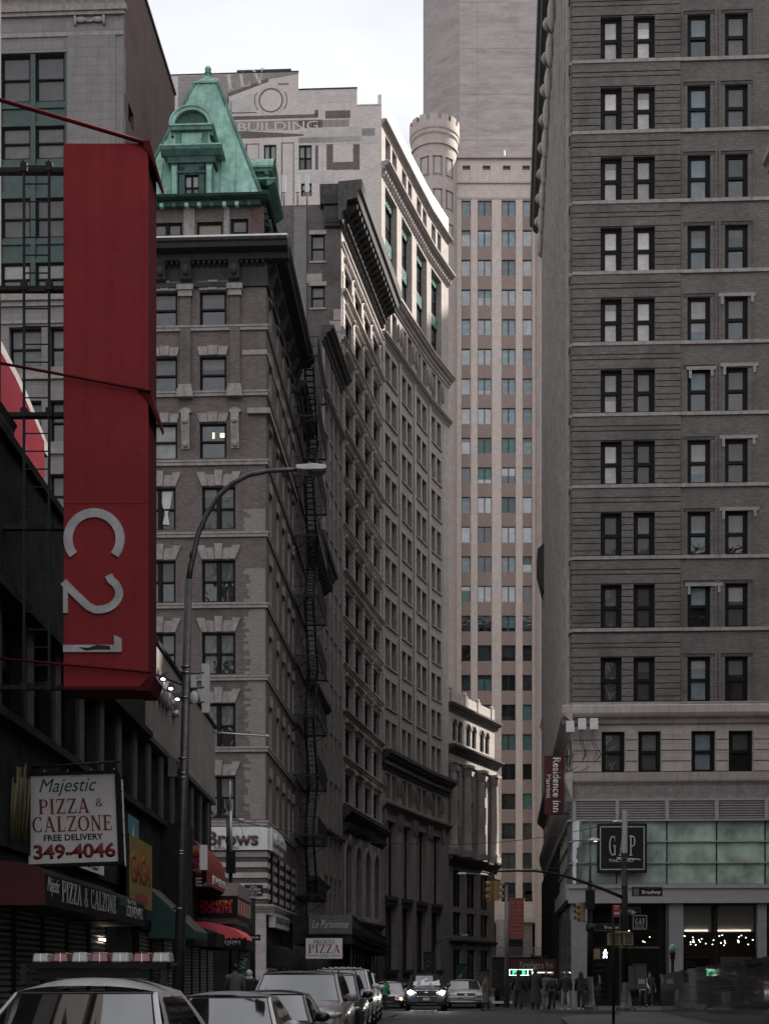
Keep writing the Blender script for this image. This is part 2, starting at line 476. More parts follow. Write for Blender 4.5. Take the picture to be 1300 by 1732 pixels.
def stone(name, col, joint=(1.2, .45), var=.2, streak=.4, rough=.8):
    m, nt, b = nm(name)
    v = objmap(nt, 'xz'); v3 = objmap(nt, 'xyz')
    bt = nt.nodes.new('ShaderNodeTexBrick'); nt.links.new(v, bt.inputs['Vector'])
    bt.inputs['Color1'].default_value = (*[x * (1 + var * .4) for x in col], 1); bt.inputs['Color2'].default_value = (*[x * (1 - var * .4) for x in col], 1)
    bt.inputs['Mortar'].default_value = (*[x * .45 for x in col], 1)
    bt.inputs['Scale'].default_value = 1; bt.inputs['Mortar Size'].default_value = .008; bt.inputs['Brick Width'].default_value = joint[0]; bt.inputs['Row Height'].default_value = joint[1]
    n = noise(nt, v3, 1.3, 6, .7)
    c = mix(nt, bt.outputs['Color'], tuple(x * .6 for x in col), ramp(nt, n, [(.4, (0, 0, 0)), (.75, (.6, .6, .6))]))
    s = noise(nt, stretched(nt, 2.2, .14), 1.5, 6, .7)
    c = mix(nt, c, tuple(x * .35 for x in col), ramp(nt, s, [(.50, (0, 0, 0)), (.78, (streak,) * 3)]))
    nt.links.new(c, b.inputs['Base Color'])
    b.inputs['Roughness'].default_value = rough; b.inputs['Specular IOR Level'].default_value = .25
    bump(nt, b, noise(nt, v3, 14, 6), .25, .02)
    return m

def glass(name, base=(.012, .014, .015), rough=.05, wav=.35, spec=.9, scale=1.2, ior=1.5):
    m, nt, b = nm(name)
    v = objmap(nt, 'xyz')
    t = nt.nodes.new('ShaderNodeTexCoord')
    oi = nt.nodes.new('ShaderNodeObjectInfo')
    ad = nt.nodes.new('ShaderNodeVectorMath'); ad.operation = 'ADD'
    sc_ = nt.nodes.new('ShaderNodeVectorMath'); sc_.operation = 'SCALE'; sc_.inputs['Scale'].default_value = 37.0
    nt.links.new(oi.outputs['Random'], sc_.inputs[0])
    nt.links.new(v, ad.inputs[0]); nt.links.new(sc_.outputs[0], ad.inputs[1])
    n = noise(nt, ad.outputs[0], .8, 3)
    nt.links.new(ramp(nt, n, [(.3, tuple(x * .5 for x in base)), (.7, tuple(x * 1.6 for x in base))]), b.inputs['Base Color'])
    b.inputs['Roughness'].default_value = rough; b.inputs['Specular IOR Level'].default_value = spec
    b.inputs['IOR'].default_value = ior
    n2 = noise(nt, ad.outputs[0], scale, 2, .5, .8)
    bump(nt, b, n2, wav, .06)
    return m

def blind(name, col, coat=.6, pleat=0.0, curved=0.0):
    """cloth or slats behind a pane, also painted reflections: matte colour under a clear coat"""
    m, nt, b = nm(name)
    v = objmap(nt, 'xyz')
    oi = nt.nodes.new('ShaderNodeObjectInfo')
    n = noise(nt, v, 2.0, 3)
    c = ramp(nt, n, [(.3, tuple(x * .75 for x in col)), (.7, tuple(min(1, x * 1.2) for x in col))])
    if pleat:
        w = nt.nodes.new('ShaderNodeTexWave'); w.inputs['Scale'].default_value = 6; w.inputs['Distortion'].default_value = 1.5
        nt.links.new(v, w.inputs['Vector'])
        c = mix(nt, c, tuple(x * .5 for x in col), ramp(nt, w.outputs[1], [(.2, (0, 0, 0)), (.9, (pleat,) * 3)]))
    # tone differs from room to room
    mr = nt.nodes.new('ShaderNodeMapRange'); mr.inputs['To Min'].default_value = .55; mr.inputs['To Max'].default_value = 1.15
    nt.links.new(oi.outputs['Random'], mr.inputs[0])
    c = mix(nt, c, mr.outputs[0], 1.0, 'MULTIPLY')
    nt.links.new(c, b.inputs['Base Color'])
    b.inputs['Roughness'].default_value = .7
    b.inputs['Coat Weight'].default_value = coat; b.inputs['Coat Roughness'].default_value = .03
    n2 = noise(nt, v, 1.4, 2, .5, .8)
    bp = nt.nodes.new('ShaderNodeBump'); bp.inputs['Strength'].default_value = .3; bp.inputs['Distance'].default_value = .05
    nt.links.new(n2, bp.inputs['Height']); nt.links.new(bp.outputs[0], b.inputs['Coat Normal'])
    return m

def emit(name, col, s):
    m, nt, b = nm(name)
    b.inputs['Base Color'].default_value = (*col, 1)
    b.inputs['Emission Color'].default_value = (*col, 1); b.inputs['Emission Strength'].default_value = s
    return m

M = {}
M['asphalt'] = plain('asphalt', (.030, .029, .028), .8, var=.35, scale=1.2, bmp=.5)
M['asphalt2'] = plain('asphalt patch', (.022, .021, .021), .85, var=.3, scale=3, bmp=.5)
M['sidewalk'] = stone('sidewalk concrete', (.085, .081, .078), (1.5, 1.5), .25, 0)
M['curb'] = plain('granite curb', (.17, .165, .16), .7, var=.3, scale=8)
M['road_paint'] = plain('worn road paint', (.36, .35, .34), .7, var=.6, scale=9)
M['brick_corner'] = brick('brown brick', (.135, .107, .096), (.088, .071, .066), (.125, .112, .104), patch=.55, streak=.5)
M['brick_patch'] = brick('newer brick patch', (.22, .187, .175), (.17, .146, .138), (.2, .18, .17), patch=.2)
M['brick_grey'] = brick('grey brown brick', (.15, .130, .117), (.102, .092, .084), (.085, .078, .072), patch=.7, streak=.35)
M['brick_dark'] = brick('dark brick', (.09, .072, .066), (.06, .05, .047), (.08, .07, .066))
M['brick_red'] = brick('red brown brick', (.13, .075, .062), (.08, .05, .043), (.10, .085, .08), patch=.5, streak=.6)
M['brick_white'] = brick('whitened brick', (.54, .475, .44), (.44, .385, .36), (.49, .44, .415), patch=.25, streak=.35, dark=.62)
M['brick_ghost'] = brick('dark ghost paint brick', (.13, .105, .10), (.09, .075, .07), (.16, .14, .13))
M['brick_ghost2'] = brick('faded ghost paint brick', (.27, .235, .22), (.19, .165, .155), (.27, .24, .23))
M['brick_ghost3'] = brick('pale ghost paint brick', (.50, .46, .43), (.40, .37, .35), (.43, .40, .38), streak=.3)
M['brick_tower'] = brick('tower brick', (.36, .31, .30), (.30, .26, .25), (.31, .27, .26), .3, .1, patch=.35, streak=.15)
M['brick_tower2'] = brick('darker tower brick', (.29, .25, .24), (.245, .21, .205), (.26, .22, .21), .3, .1, patch=.35, streak=.15)
M['brick_span'] = brick('rust spandrel brick', (.28, .205, .18), (.225, .165, .145), (.25, .20, .18), .2, .08, patch=.1, streak=.1)
M['tan'] = stone('tan granite', (.54, .45, .40), (3.4, 3.9), .06, .12)
M['tan_turret'] = stone('turret stone', (.43, .36, .33), (2.6, 1.6), .05, .15)
M['lime'] = stone('limestone', (.34, .295, .27), (1.2, .45), .2, .55)
M['lime_dark'] = stone('sooty limestone', (.38, .335, .31), (1.0, .4), .25, .7)
M['lime_trim'] = plain('stone trim', (.25, .218, .203), .8, var=.3, scale=4, bmp=.3, streak=.6)
M['lime_pale'] = stone('pale limestone', (.36, .32, .295), (1.4, .55), .15, .45)
M['grey_stone'] = stone('grey stone', (.20, .185, .175), (1.1, .45), .12, .35)
M['conc'] = stone('tan concrete panel', (.22, .188, .17), (1.3, 1.35), .25, .7)
M['dark_trim'] = plain('blackened metal cornice', (.026, .025, .024), .75, var=.5, scale=3, bmp=.3)
M['brown_trim'] = plain('brown black cornice', (.058, .052, .048), .8, var=.5, scale=3, bmp=.3)
M['copper'] = plain('green copper', (.22, .38, .31), .75, var=.5, scale=1.3, bmp=.25, streak=.75)
M['copper_dark'] = plain('darkened copper', (.035, .075, .062), .75, var=.6, scale=2.5, bmp=.3, streak=.6)
M['copper_mid'] = plain('weathered copper', (.085, .165, .135), .75, var=.6, scale=2.5, bmp=.3, streak=.7)
M['green_metal'] = plain('dark green metal', (.032, .055, .048), .5, var=.3, scale=3)
M['frame_blk'] = plain('black window frame', (.006, .006, .006), .6, var=.3, scale=3, spec=.15)
M['frame_br'] = plain('brown window frame', (.018, .016, .015), .5, var=.3, scale=3)
M['iron'] = plain('black iron', (.010, .010, .010), .6, var=.4, scale=6)
M['snow'] = plain('white roof flashing', (.55, .54, .53), .6, var=.2, scale=3)
M['g_dark'] = glass('dark window glass')
M['g_far'] = glass('far window glass', (.03, .038, .042), .06, .2, .9)
M['g_refl'] = glass('bright reflecting glass', (.09, .10, .105), .04, .5, 1.0, .7, 1.85)
M['g_green'] = glass('green shop glass', (.23, .28, .235), .16, .1, .6)
M['g_dim'] = glass('dim pane', (.022, .022, .022), .10, .3, .6)
M['b_white'] = blind('white blind behind glass', (.24, .225, .22))
M['refl_bright'] = blind('painted bright reflection', (.46, .42, .40))  # bright reflection in the hotel panes, put into the base colour
M['refl_blue'] = blind('painted blue grey reflection', (.13, .165, .18), pleat=.35)  # bluish reflection painted into the pane colour, wavy bands included
M['b_dark'] = blind('dark curtain', (.045, .042, .04), pleat=.5)
M['b_mid'] = blind('grey shade', (.10, .095, .092))
M['b_teal'] = blind('teal shade', (.05, .12, .11))
M['pane_pale'] = blind('pale office pane', (.20, .25, .27))  # pale blue grey pane colour
M['b_tan'] = blind('plywood pane', (.16, .13, .085))
M['red'] = plain('red sign cloth', (.24, .024, .027), .75, var=.16, scale=.9, spec=.2, streak=.35, bmp=.6)
M['red_edge'] = plain('dark red sign edge', (.085, .010, .014), .8, var=.15, scale=2, spec=.1)
M['red_bright'] = plain('bright red panel', (.80, .10, .13), .6, var=.1, scale=2)
M['maroon'] = plain('maroon awning', (.065, .010, .013), .7, var=.25, scale=2)
M['letter_grey'] = plain('grey letters', (.42, .41, .41), .5, var=.35, scale=2.5)
M['bamboo'] = plain('dull bamboo', (.12, .09, .03), .6, var=.4, scale=6)
M['white'] = plain('off white sign face', (.60, .56, .53), .55, var=.1, scale=2.5)
M['white_b'] = plain('white metal', (.50, .49, .47), .5, var=.15, scale=4)
M['white_dim'] = plain('dim white letters', (.36, .345, .335), .6, var=.2, scale=6)
M['black'] = plain('black paint', (.008, .008, .008), .65, var=.3, scale=4, spec=.2)
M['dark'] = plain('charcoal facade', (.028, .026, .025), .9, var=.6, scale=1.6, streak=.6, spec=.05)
M['dark2'] = plain('dark stone pier', (.07, .064, .06), .75, var=.4, scale=2, streak=.6, spec=.15)
M['t_red'] = plain('red paint letters', (.16, .012, .018), .6, var=.15, scale=5)
M['t_green'] = plain('dark green letters', (.015, .045, .045), .6, var=.15, scale=5)
M['t_grey'] = plain('faded grey letters', (.10, .095, .092), .6, var=.2, scale=5)
M['galv'] = plain('galvanised steel', (.085, .08, .077), .45, .6, .35, 5)
M['galv_lt'] = plain('pale aluminium', (.42, .40, .39), .4, .5, .15, 5)
M['shutter'] = plain('roller shutter', (.12, .112, .107), .5, .3, .3, 3, streak=.5)
M['yellow'] = plain('yellow banner', (.20, .135, .025), .7, var=.15, scale=3)
M['blue'] = plain('teal blue banner', (.06, .16, .20), .7, var=.15, scale=3)
M['orange'] = plain('orange sign', (.42, .05, .018), .6, var=.1, scale=3)
M['signal'] = plain('signal yellow', (.20, .125, .055), .5, var=.2, scale=6)
M['awn_grey'] = plain('grey pink awning', (.13, .105, .10), .7, var=.25, scale=3, streak=.4)
M['awn_green'] = plain('dark green awning', (.016, .045, .04), .7, var=.3, scale=3)
M['green'] = plain('green banner', (.006, .05, .028), .7, var=.2, scale=3)
M['green_b'] = plain('vivid green cloth', (.01, .14, .06), .7, var=.2, scale=5)
M['granite'] = plain('polished dark granite', (.030, .028, .027), .05, var=.3, scale=24, spec=.8)
M['alu'] = plain('dull aluminium trim', (.24, .225, .215), .5, var=.15, scale=5)
M['cabinet'] = plain('grey green cabinet paint', (.05, .053, .048), .6, var=.2, scale=4)
M['rubber'] = plain('tyre rubber', (.012, .012, .012), .8, var=.2, scale=8)
M['chrome'] = plain('chrome', (.55, .55, .55), .12, 1.0, .05, 3)
M['chrome_d'] = plain('dark chrome', (.18, .18, .18), .25, .9, .05, 3)
M['glass_car'] = glass('car glass', (.014, .014, .014), .03, .08, .8, .6, 1.85)
M['lens_w'] = plain('clear lens', (.38, .38, .36), .08, 0, .1, 9, 1.0, 1.0)
M['lens_r'] = plain('red lens', (.20, .008, .012), .08, 0, .1, 9, 1.0, 1.0)
M['lamp_on'] = emit('headlamp on', (1.0, .95, .85), 60.0)
M['walk_on'] = emit('walk lamp', (.9, .95, 1.0), 5.0)
M['led_green'] = emit('green led', (.05, .9, .25), 1.6)
M['led_white'] = emit('white led', (.7, .9, .85), 1.5)
M['shop_light'] = emit('shop ceiling lamp', (1.0, .86, .68), 9.0)
M['strip_light'] = emit('warm strip light', (1.0, .78, .62), 3.0)
M['room_lamp'] = emit('room lamp', (.85, .9, .45), .8)
M['street_lamp_on'] = emit('street lamp lens', (1.0, .95, .85), 2.5)
M['tail_on'] = emit('amber lamp', (1.0, .5, .2), 6.0)
M['skin'] = plain('skin', (.30, .17, .12), .6, var=.1, scale=20)
M['skin_d'] = plain('dark skin', (.09, .045, .03), .6, var=.1, scale=20)
M['hair'] = plain('dark hair', (.012, .009, .008), .6, var=.3, scale=30)
M['cloth_blk'] = plain('black cloth', (.018, .018, .019), .85, var=.4, scale=12, bmp=.5)
M['cloth_nav'] = plain('navy black quilt', (.02, .022, .028), .7, var=.4, scale=12, bmp=.5)
M['cloth_gry'] = plain('grey cloth', (.10, .098, .095), .85, var=.25, scale=12, bmp=.5)
M['cloth_lt'] = plain('light grey cloth', (.22, .21, .205), .85, var=.2, scale=12, bmp=.5)
M['cloth_olv'] = plain('olive cloth', (.085, .08, .065), .85, var=.3, scale=12, bmp=.5)
M['cloth_brn'] = plain('brown grey coat', (.085, .075, .068), .85, var=.3, scale=14, bmp=.5)
M['cloth_wht'] = plain('white cloth', (.45, .43, .42), .85, var=.15, scale=12)
M['cloth_jean'] = plain('dark jeans', (.022, .026, .034), .85, var=.3, scale=12)
def paint(name, col, metal=.3):
    return plain(name, col, .3, metal, .04, 2, .35, .35)

def tower_brick(name, col):
    m, nt, b = nm(name)
    a = noise(nt, stretched(nt, .16, .75), 1.0, 7, .8); c = noise(nt, stretched(nt, .5, 2.4), 1.0, 4, .7)
    x = ramp(nt, a, [(.30, tuple(v*.62 for v in col)), (.5, col), (.68, tuple(v*1.3 for v in col))])
    x = mix(nt, x, tuple(v*1.6 for v in col), ramp(nt, c, [(.60, (0, 0, 0)), (.70, (.6, .6, .6))]))
    x = mix(nt, x, tuple(v*.6 for v in col), ramp(nt, noise(nt, stretched(nt, .5, 2.2), 1.7, 4, .7), [(.58, (0, 0, 0)), (.70, (.6, .6, .6))]))
    nt.links.new(x, b.inputs['Base Color']); b.inputs['Roughness'].default_value = .9; return m
M['tb1'] = tower_brick('tower brick face', (.33, .285, .275)); M['tb2'] = tower_brick('shaded tower brick face', (.27, .235, .225))  # distance haze lightens both colours; second also carries the angled face's shade

def polished():
    m, nt, b = nm('polished brown granite')
    v = objmap(nt, 'xyz'); n = noise(nt, v, 60, 3, .7); n2 = noise(nt, v, .8, 4)
    x = ramp(nt, n, [(.35, (.02, .018, .017)), (.6, (.075, .066, .06))]); x = mix(nt, x, (.03, .027, .025), ramp(nt, n2, [(.4, (0, 0, 0)), (.7, (.5, .5, .5))]))
    nt.links.new(x, b.inputs['Base Color']); b.inputs['Roughness'].default_value = .045; b.inputs['Specular IOR Level'].default_value = .6; return m
M['granite'] = polished()
M['lime_b2'] = plain('greyed stone trim', (.42, .37, .345), .85, var=.3, scale=4, bmp=.3, streak=.5)
# ------------------------------------------------------------ ground
def slab(name, pts, z0, z1, mat, kind='structure'):
    mb = MB(mat); mb.prism(pts, z0, z1, 'z')
    o = mb.build(name); o['kind'] = kind
    return o
mb = MB(M['asphalt']); mb.q([(-400, -150, 0), (400, -150, 0), (400, 900, 0), (-400, 900, 0)]); g = mb.build('road'); g['kind'] = 'structure'
def strip(name, pts, z, mat):
    mb = MB(mat); mb.q([(x, y, z) for x, y in pts]); o = mb.build(name); o['kind'] = 'structure'; return o
Cx, Cy = X_at(450, 70), 70.0
rD = (.99895, -.0458)
def along(p, d, t): return (p[0] + d[0] * t, p[1] + d[1] * t)
slab('sidewalk', [(-3.9, -20), (-3.55, 20), (-3.2, 49), (-3.9, 51.5), (-60, 51.5), (-60, -20)], -.2, .15, M['sidewalk'])
slab('sidewalk', [(-60, 63.6), (-1.9, 61.2), (-1.2, 62), (1.2, 104), (4.2, 128), (9.6, 149), (14.5, 160), (30, 186), (-60, 186)], -.2, .15, M['sidewalk'])
slab('sidewalk', [(7.4, 61.3), (60, 59.5), (60, 186), (36, 186), (22, 155), (13.4, 122), (9.0, 80), (7.0, 64)], -.2, .15, M['sidewalk'])
slab('sidewalk', [(5.3, 20), (5.7, 44), (6.3, 50.5), (7.2, 53.5), (9.2, 55), (9.6, 59.0), (60, 57.2), (60, 20)], -.2, .149, M['sidewalk'])
strip('road', [(-6, 53), (6, 53.2), (6.2, 54.1), (-6, 53.9)], .004, M['asphalt2'])
strip('road', [(1.0, 40), (3.4, 41), (3.0, 46), (1.2, 45)], .004, M['asphalt2'])
# manhole plate
mb = MB(M['iron']); mb.cyl((1.9, 47.5, .004), (1.9, 47.5, .012), .38, seg=20); tag(mb.build('manhole_cover'), 'round dark iron cover lying in the asphalt near the crossing', 'manhole cover')

# ------------------------------------------------------------ windows
_wm = {}
def win(w, h, fm='frame_blk', up='g_dark', lo=None, style='dh', fr=.07, split=.5, sh=0, sm='b_white'):
    """returns (frame mesh, pane mesh); origin lower left of the opening, y inwards"""
    lo = lo or up
    key = (round(w, 2), round(h, 2), fm, up, lo, style, fr, split, sh, sm)
    if key in _wm: return _wm[key]
    a = MB(M[fm]); p = MB(M[up], M[lo], M[sm])
    a.box(0, fr, 0, .12, 0, h); a.box(w - fr, w, 0, .12, 0, h)
    a.box(fr, w - fr, 0, .12, 0, fr); a.box(fr, w - fr, 0, .12, h - fr, h)
    cells = [(fr, w - fr)]
    if style in ('dh2', 'pair'):
        c = w / 2; k = fr * .9
        a.box(c - k, c + k, -.01, .12, fr, h - fr); cells = [(fr, c - k), (c + k, w - fr)]
    for x0, x1 in cells:
        if style == 'pair' or style == 'fix':
            p.q([(x0, .09, fr), (x1, .09, fr), (x1, .09, h - fr), (x0, .09, h - fr)], 0)
        else:
            zm = fr + (h - 2 * fr) * split; s = fr * .55
            a.box(x0, x1, .01, .11, zm - s, zm + s)
            a.box(x0, x0 + s, .03, .08, zm + s, h - fr); a.box(x1 - s, x1, .03, .08, zm + s, h - fr)
            a.box(x0, x0 + s, .06, .11, fr, zm - s); a.box(x1 - s, x1, .06, .11, fr, zm - s)
            p.q([(x0 + s, .055, zm + s), (x1 - s, .055, zm + s), (x1 - s, .055, h - fr), (x0 + s, .055, h - fr)], 0)
            if sh:
                zb_ = zm + s + (h - fr - zm - s) * (1 - min(sh, 1)); p.q([(x0 + s, .052, zb_), (x1 - s, .052, zb_), (x1 - s, .052, h - fr), (x0 + s, .052, h - fr)], 2)
                if sh > 1: zc_ = zm - s - (zm - s - fr) * (sh - 1); p.q([(x0 + s, .092, zc_), (x1 - s, .092, zc_), (x1 - s, .092, zm - s), (x0 + s, .092, zm - s)], 2)
            p.q([(x0 + s, .095, fr), (x1 - s, .095, fr), (x1 - s, .095, zm - s), (x0 + s, .095, zm - s)], 1)
    r = (a.mesh('window'), p.mesh('pane')); _wm[key] = r
    return r
def add_win(fac, parent, u0, u1, z0, z1, depth=.18, **k):
    fm_, pm = win(u1 - u0, z1 - z0, **k)
    Mx = fac.M @ T(u0, depth, z0)
    f = inst('window', fm_, Mx, parent)
    inst('pane', pm, Mx, f)
    return f
_wj = {}
def add_win_one(fac, parent, u0, u1, z0, z1, depth=.2, fm='frame_blk', up='g_dark', lo=None, style='pair', fr=.06, name='window', split=.5):
    """far windows: frame and glass in one mesh"""
    lo = lo or up
    key = (round(u1 - u0, 2), round(z1 - z0, 2), fm, up, lo, style, fr, split)
    if key not in _wj:
        w, h = u1 - u0, z1 - z0
        a = MB(M[fm], M[up], M[lo])
        a.box(0, fr, 0, .1, 0, h); a.box(w - fr, w, 0, .1, 0, h); a.box(fr, w - fr, 0, .1, 0, fr); a.box(fr, w - fr, 0, .1, h - fr, h)
        cells = [(fr, w - fr)]
        if style in ('pair', 'dh2'):
            c = w / 2; a.box(c - fr, c + fr, -.01, .1, fr, h - fr); cells = [(fr, c - fr), (c + fr, w - fr)]
        for x0, x1 in cells:
            zm = fr + (h - 2 * fr) * split
            if style in ('dh', 'dh2'): a.box(x0, x1, .02, .09, zm - .03, zm + .03)
            a.q([(x0, .07, zm), (x1, .07, zm), (x1, .07, h - fr), (x0, .07, h - fr)], 1)
            a.q([(x0, .071, fr), (x1, .071, fr), (x1, .071, zm), (x0, .071, zm)], 2)
        _wj[key] = a.mesh(name)
    return inst(name, _wj[key], fac.M @ T(u0, depth, z0), parent)

def courses(mb, x0, x1, lst, m=0):
    """lst of (z0, z1, projection)"""
    for z0, z1, p in lst: mb.box(x0, x1, -p, 0, z0, z1, m)

def cornice(mb, x0, x1, z, h, p, m=0, steps=4):
    """moulded cornice profile rising to z with height h and projection p"""
    pr = [(0.0, z - h)]
    pts = [(.12, 0), (.16, .22), (.34, .30), (.40, .52), (.72, .60), (.80, .74), (.97, .80), (1.0, 1.0)]
    prof = [(0, z - h)] + [(-p * a, z - h + h * b) for a, b in pts] + [(0, z)]
    mb.prism(prof, x0, x1, 'x', m)

def modillions(mb, x0, x1, step, z0, z1, p, w, m=0):
    n = max(1, int((x1 - x0) / step)); s = (x1 - x0) / n
    for i in range(n):
        c = x0 + (i + .5) * s
        mb.prism([(0, z0), (0, z1), (-p, z1), (-p, z1 - (z1 - z0) * .45), (-p * .35, z0)], c - w / 2, c + w / 2, 'x', m)

def volume(name, pts, z0, z1, mat, parent, Mx=None):
    mb = MB(mat); mb.prism(pts, z0, z1, 'z'); return mb.build(name, Mx, parent)
def roofpoly(pts, z, mat, parent):
    mb = MB(mat); mb.q([(x, y, z) for x, y in pts]); return mb.build('roof', None, parent)

rnd = random.Random(3)
# ============================================================ 1. corner brick building with the green mansard
C1 = (Cx, Cy); A1 = along(C1, rD, -8.6)
E1 = (X_at(498.6, 83.0), 83.0)
f1 = Fac(A1, C1); s1 = Fac(C1, E1)
b1 = empty('brick_building', T(*C1), 'brown brick corner building with a steep green copper mansard turret and black cornice', 'building')
L1 = f1.L; S1 = s1.L
hf = lambda py, px=450: f1.h(py, px)
Htop = hf(418)
singles = [(492, 550), (602, 662), (715, 775)]
doubles = [(823, 895), (947, 1018), (1070, 1140), (1190, 1264), (1313, 1384)]
holes = []; wl = []
for (t, b_) in singles:
    for a, c in ((257, 300), (337, 383)):
        holes.append((f1.u(a), f1.u(c), hf(b_, 340), hf(t, 340))); wl.append(('dh', len(wl)))
for (t, b_) in doubles:
    for a, c in ((243, 297), (341, 398)):
        holes.append((f1.u(a), f1.u(c), hf(b_, 340), hf(t, 340))); wl.append(('dh2', len(wl)))
base_top = hf(1440)
wf = MB(M['brick_corner'], M['lime_trim'])
wall_grid(wf, 0, L1, base_top, Htop - .1, holes, .28, 0, 1)
wf.build('wall', f1.M, b1)
ups = ['b_mid', 'b_mid', 'b_mid', 'b_dark', 'b_white', 'g_dark', 'b_dark', 'b_dark', 'b_dark', 'b_dark', 'b_mid', 'b_mid', 'b_mid', 'b_mid', 'b_mid', 'b_mid']
los = ['g_dark', 'g_dark', 'g_dark', 'g_dark', 'b_white', 'g_dark', 'b_dark', 'b_dark', 'g_dark', 'g_dark', 'g_dark', 'g_dark', 'g_dark', 'g_dark', 'g_dark', 'g_dark']
for i, (hh, (st, k)) in enumerate(zip(holes, wl)):
    w_ = add_win(f1, b1, *hh, depth=.16, up=ups[i], lo=los[i], style=st, fr=.085, sh=(0, .5, 0, .7, 0, 0, 0, .4, 0, 0, .8, 1.3, 0, 1, .9, .9)[i], sm='b_mid')
    if i == 5:
        mb = MB(M['room_lamp']); mb.box(1.0, 1.22, .085, .09, 1.1, 1.32); mb.box(.62, .72, .085, .09, 1.05, 1.35); mb.build('ceiling_lamp', f1.M @ T(hh[0], .16 - .04, hh[2]), w_)
    if i == 6:
        mb = MB(M['cloth_wht'])
        c = 1.2
        mb.prism([(c-.32, 1.95), (c-.20, 1.25), (c-.06, .85), (c-.2, .35), (c+.16, .3), (c+.06, .85), (c+.2, 1.25), (c+.3, 1.95)], .02, .05, 'y')
        mb.build('curtain', f1.M @ T(hh[0] - .1, .16, hh[2]), w_)
# side wall
sh = []; sw = []
levels = [(hf(b_, 340), hf(t, 340), k) for k, (t, b_) in enumerate(singles + doubles)]
for z0, z1, k in levels:
    for c in (1.6, 4.6, 7.2, 9.8, 12.0):
        if c < 2 or k > 2: w2 = 1.15
        else: w2 = .95
        sh.append((c - w2 / 2, c + w2 / 2, z0, z1))
ws = MB(M['brick_corner'], M['lime_trim'])
wall_grid(ws, 0, S1, base_top, Htop - .1, sh, .3, 0, 1)
ws.build('wall', s1.M, b1)
for i, hh in enumerate(sh):
    add_win(s1, b1, *hh, depth=.2, up=rnd.choice(['g_dark', 'b_dark']), lo='g_dark', style='dh', fr=.07, sh=rnd.choice((0, 0, .5, 1)), sm='b_mid')
# patches of newer brick, front pier
prng = random.Random(5)
for (t, b_) in ((860, 905), (960, 1022), (1030, 1140), (1150, 1262), (1275, 1385)):
    pt = MB(M['brick_patch']); z0, z1 = hf(b_), hf(t); z = z0
    while z < z1:
        e = prng.uniform(.75, 1.15); pt.box(L1 - e, L1 - .05, -.004, .0, z, min(z + .15, z1)); z += .15
    pt.build('brick_patch', f1.M, b1)
# string courses, sills
tr = MB(M['lime_trim']); trs = MB(M['lime_trim'])
for py in (553, 664, 781, 903, 1023, 1146, 1267, 1392):
    z = hf(py)
    tr.box(0, L1 + .10, -.10, 0, z - .13, z + .03); tr.box(0, L1 + .14, -.14, 0, z + .03, z + .12)
    trs.box(0, S1, -.10, 0, z - .13, z + .03); trs.box(0, S1, -.14, 0, z + .03, z + .12)
z = hf(595); tr.box(f1.u(410), L1 + .05, -.05, 0, z - .12, z + .12); trs.box(0, S1, -.05, 0, z - .12, z + .12)
z = hf(697); tr.box(f1.u(419), L1 + .22, -.22, 0, z - .1, z + .16); trs.box(0, S1, -.22, 0, z - .1, z + .16)
tr.build('string_course', f1.M, b1); trs.build('string_course', s1.M, b1)
# splayed lintels with keystones
def lintel(Mf, u0, u1, z, h, big=True):
    mb = MB(M['lime_trim'])
    w = u1 - u0; c = (u0 + u1) / 2; e = .28 if big else .12
    n = 5 if big else 3
    xs0 = [u0 + w * k / n for k in range(n + 1)]; xs1 = [u0 - e + (w + 2 * e) * k / n for k in range(n + 1)]
    for k in range(n):
        up_ = h * (1.12 if k == n // 2 else (1.0 if k in (0, n - 1) else .82))
        pr = .10 if k == n // 2 else (.07 if k in (0, n - 1) else .045)
        mb.prism([(xs0[k] + .012, z), (xs0[k+1] - .012, z), (xs1[k+1] - .012, z + up_), (xs1[k] + .012, z + up_)], -pr, 0, 'y')
    mb.build('lintel', Mf, b1)
for i, hh in enumerate(holes):
    if i < 6: lintel(f1.M, hh[0], hh[1], hh[3] + .04, .42, False)
    else: lintel(f1.M, hh[0], hh[1], hh[3] + .04, .68, True)
for z0, z1, k in levels:
    for c in (1.6, 4.6, 7.2, 9.8, 12.0): lintel(s1.M, c - .5, c + .5, z1 + .04, .5, False)
# pilasters with capitals and carved brackets between the upper windows
for a, c in ((305, 323), (389, 406)):
    u0, u1 = f1.u(a), f1.u(c); mb = MB(M['brick_corner'], M['lime_trim'])
    mb.box(u0, u1, -.12, 0, hf(664), hf(500))
    mb.box(u0 - .08, u1 + .08, -.22, 0, hf(500), hf(490), 1); mb.box(u0 - .14, u1 + .14, -.3, 0, hf(490), hf(481), 1)
    mb.box(u0 - .12, u1 + .12, -.36, 0, hf(672), hf(658), 1); mb.box(u0 - .06, u1 + .06, -.28, 0, hf(658), hf(650), 1)
    mb.build('pilaster', f1.M, b1)
    mb = MB(M['lime_trim']); cu = (u0 + u1) / 2
    mb.prism([(0, hf(757)), (-.06, hf(757)), (-.10, hf(740)), (-.2, hf(722)), (-.24, hf(705)), (-.16, hf(692)), (0, hf(690))], cu - .2, cu + .2, 'x')
    mb.ball((cu, -.12, hf(750)), .13, .1, .16); mb.ball((cu, -.24, hf(712)), .17, .1, .14)
    mb.arc_strip(cu, hf(700), .22, .34, 20, 160, -.16, 0, 8)
    mb.build('bracket', f1.M, b1)
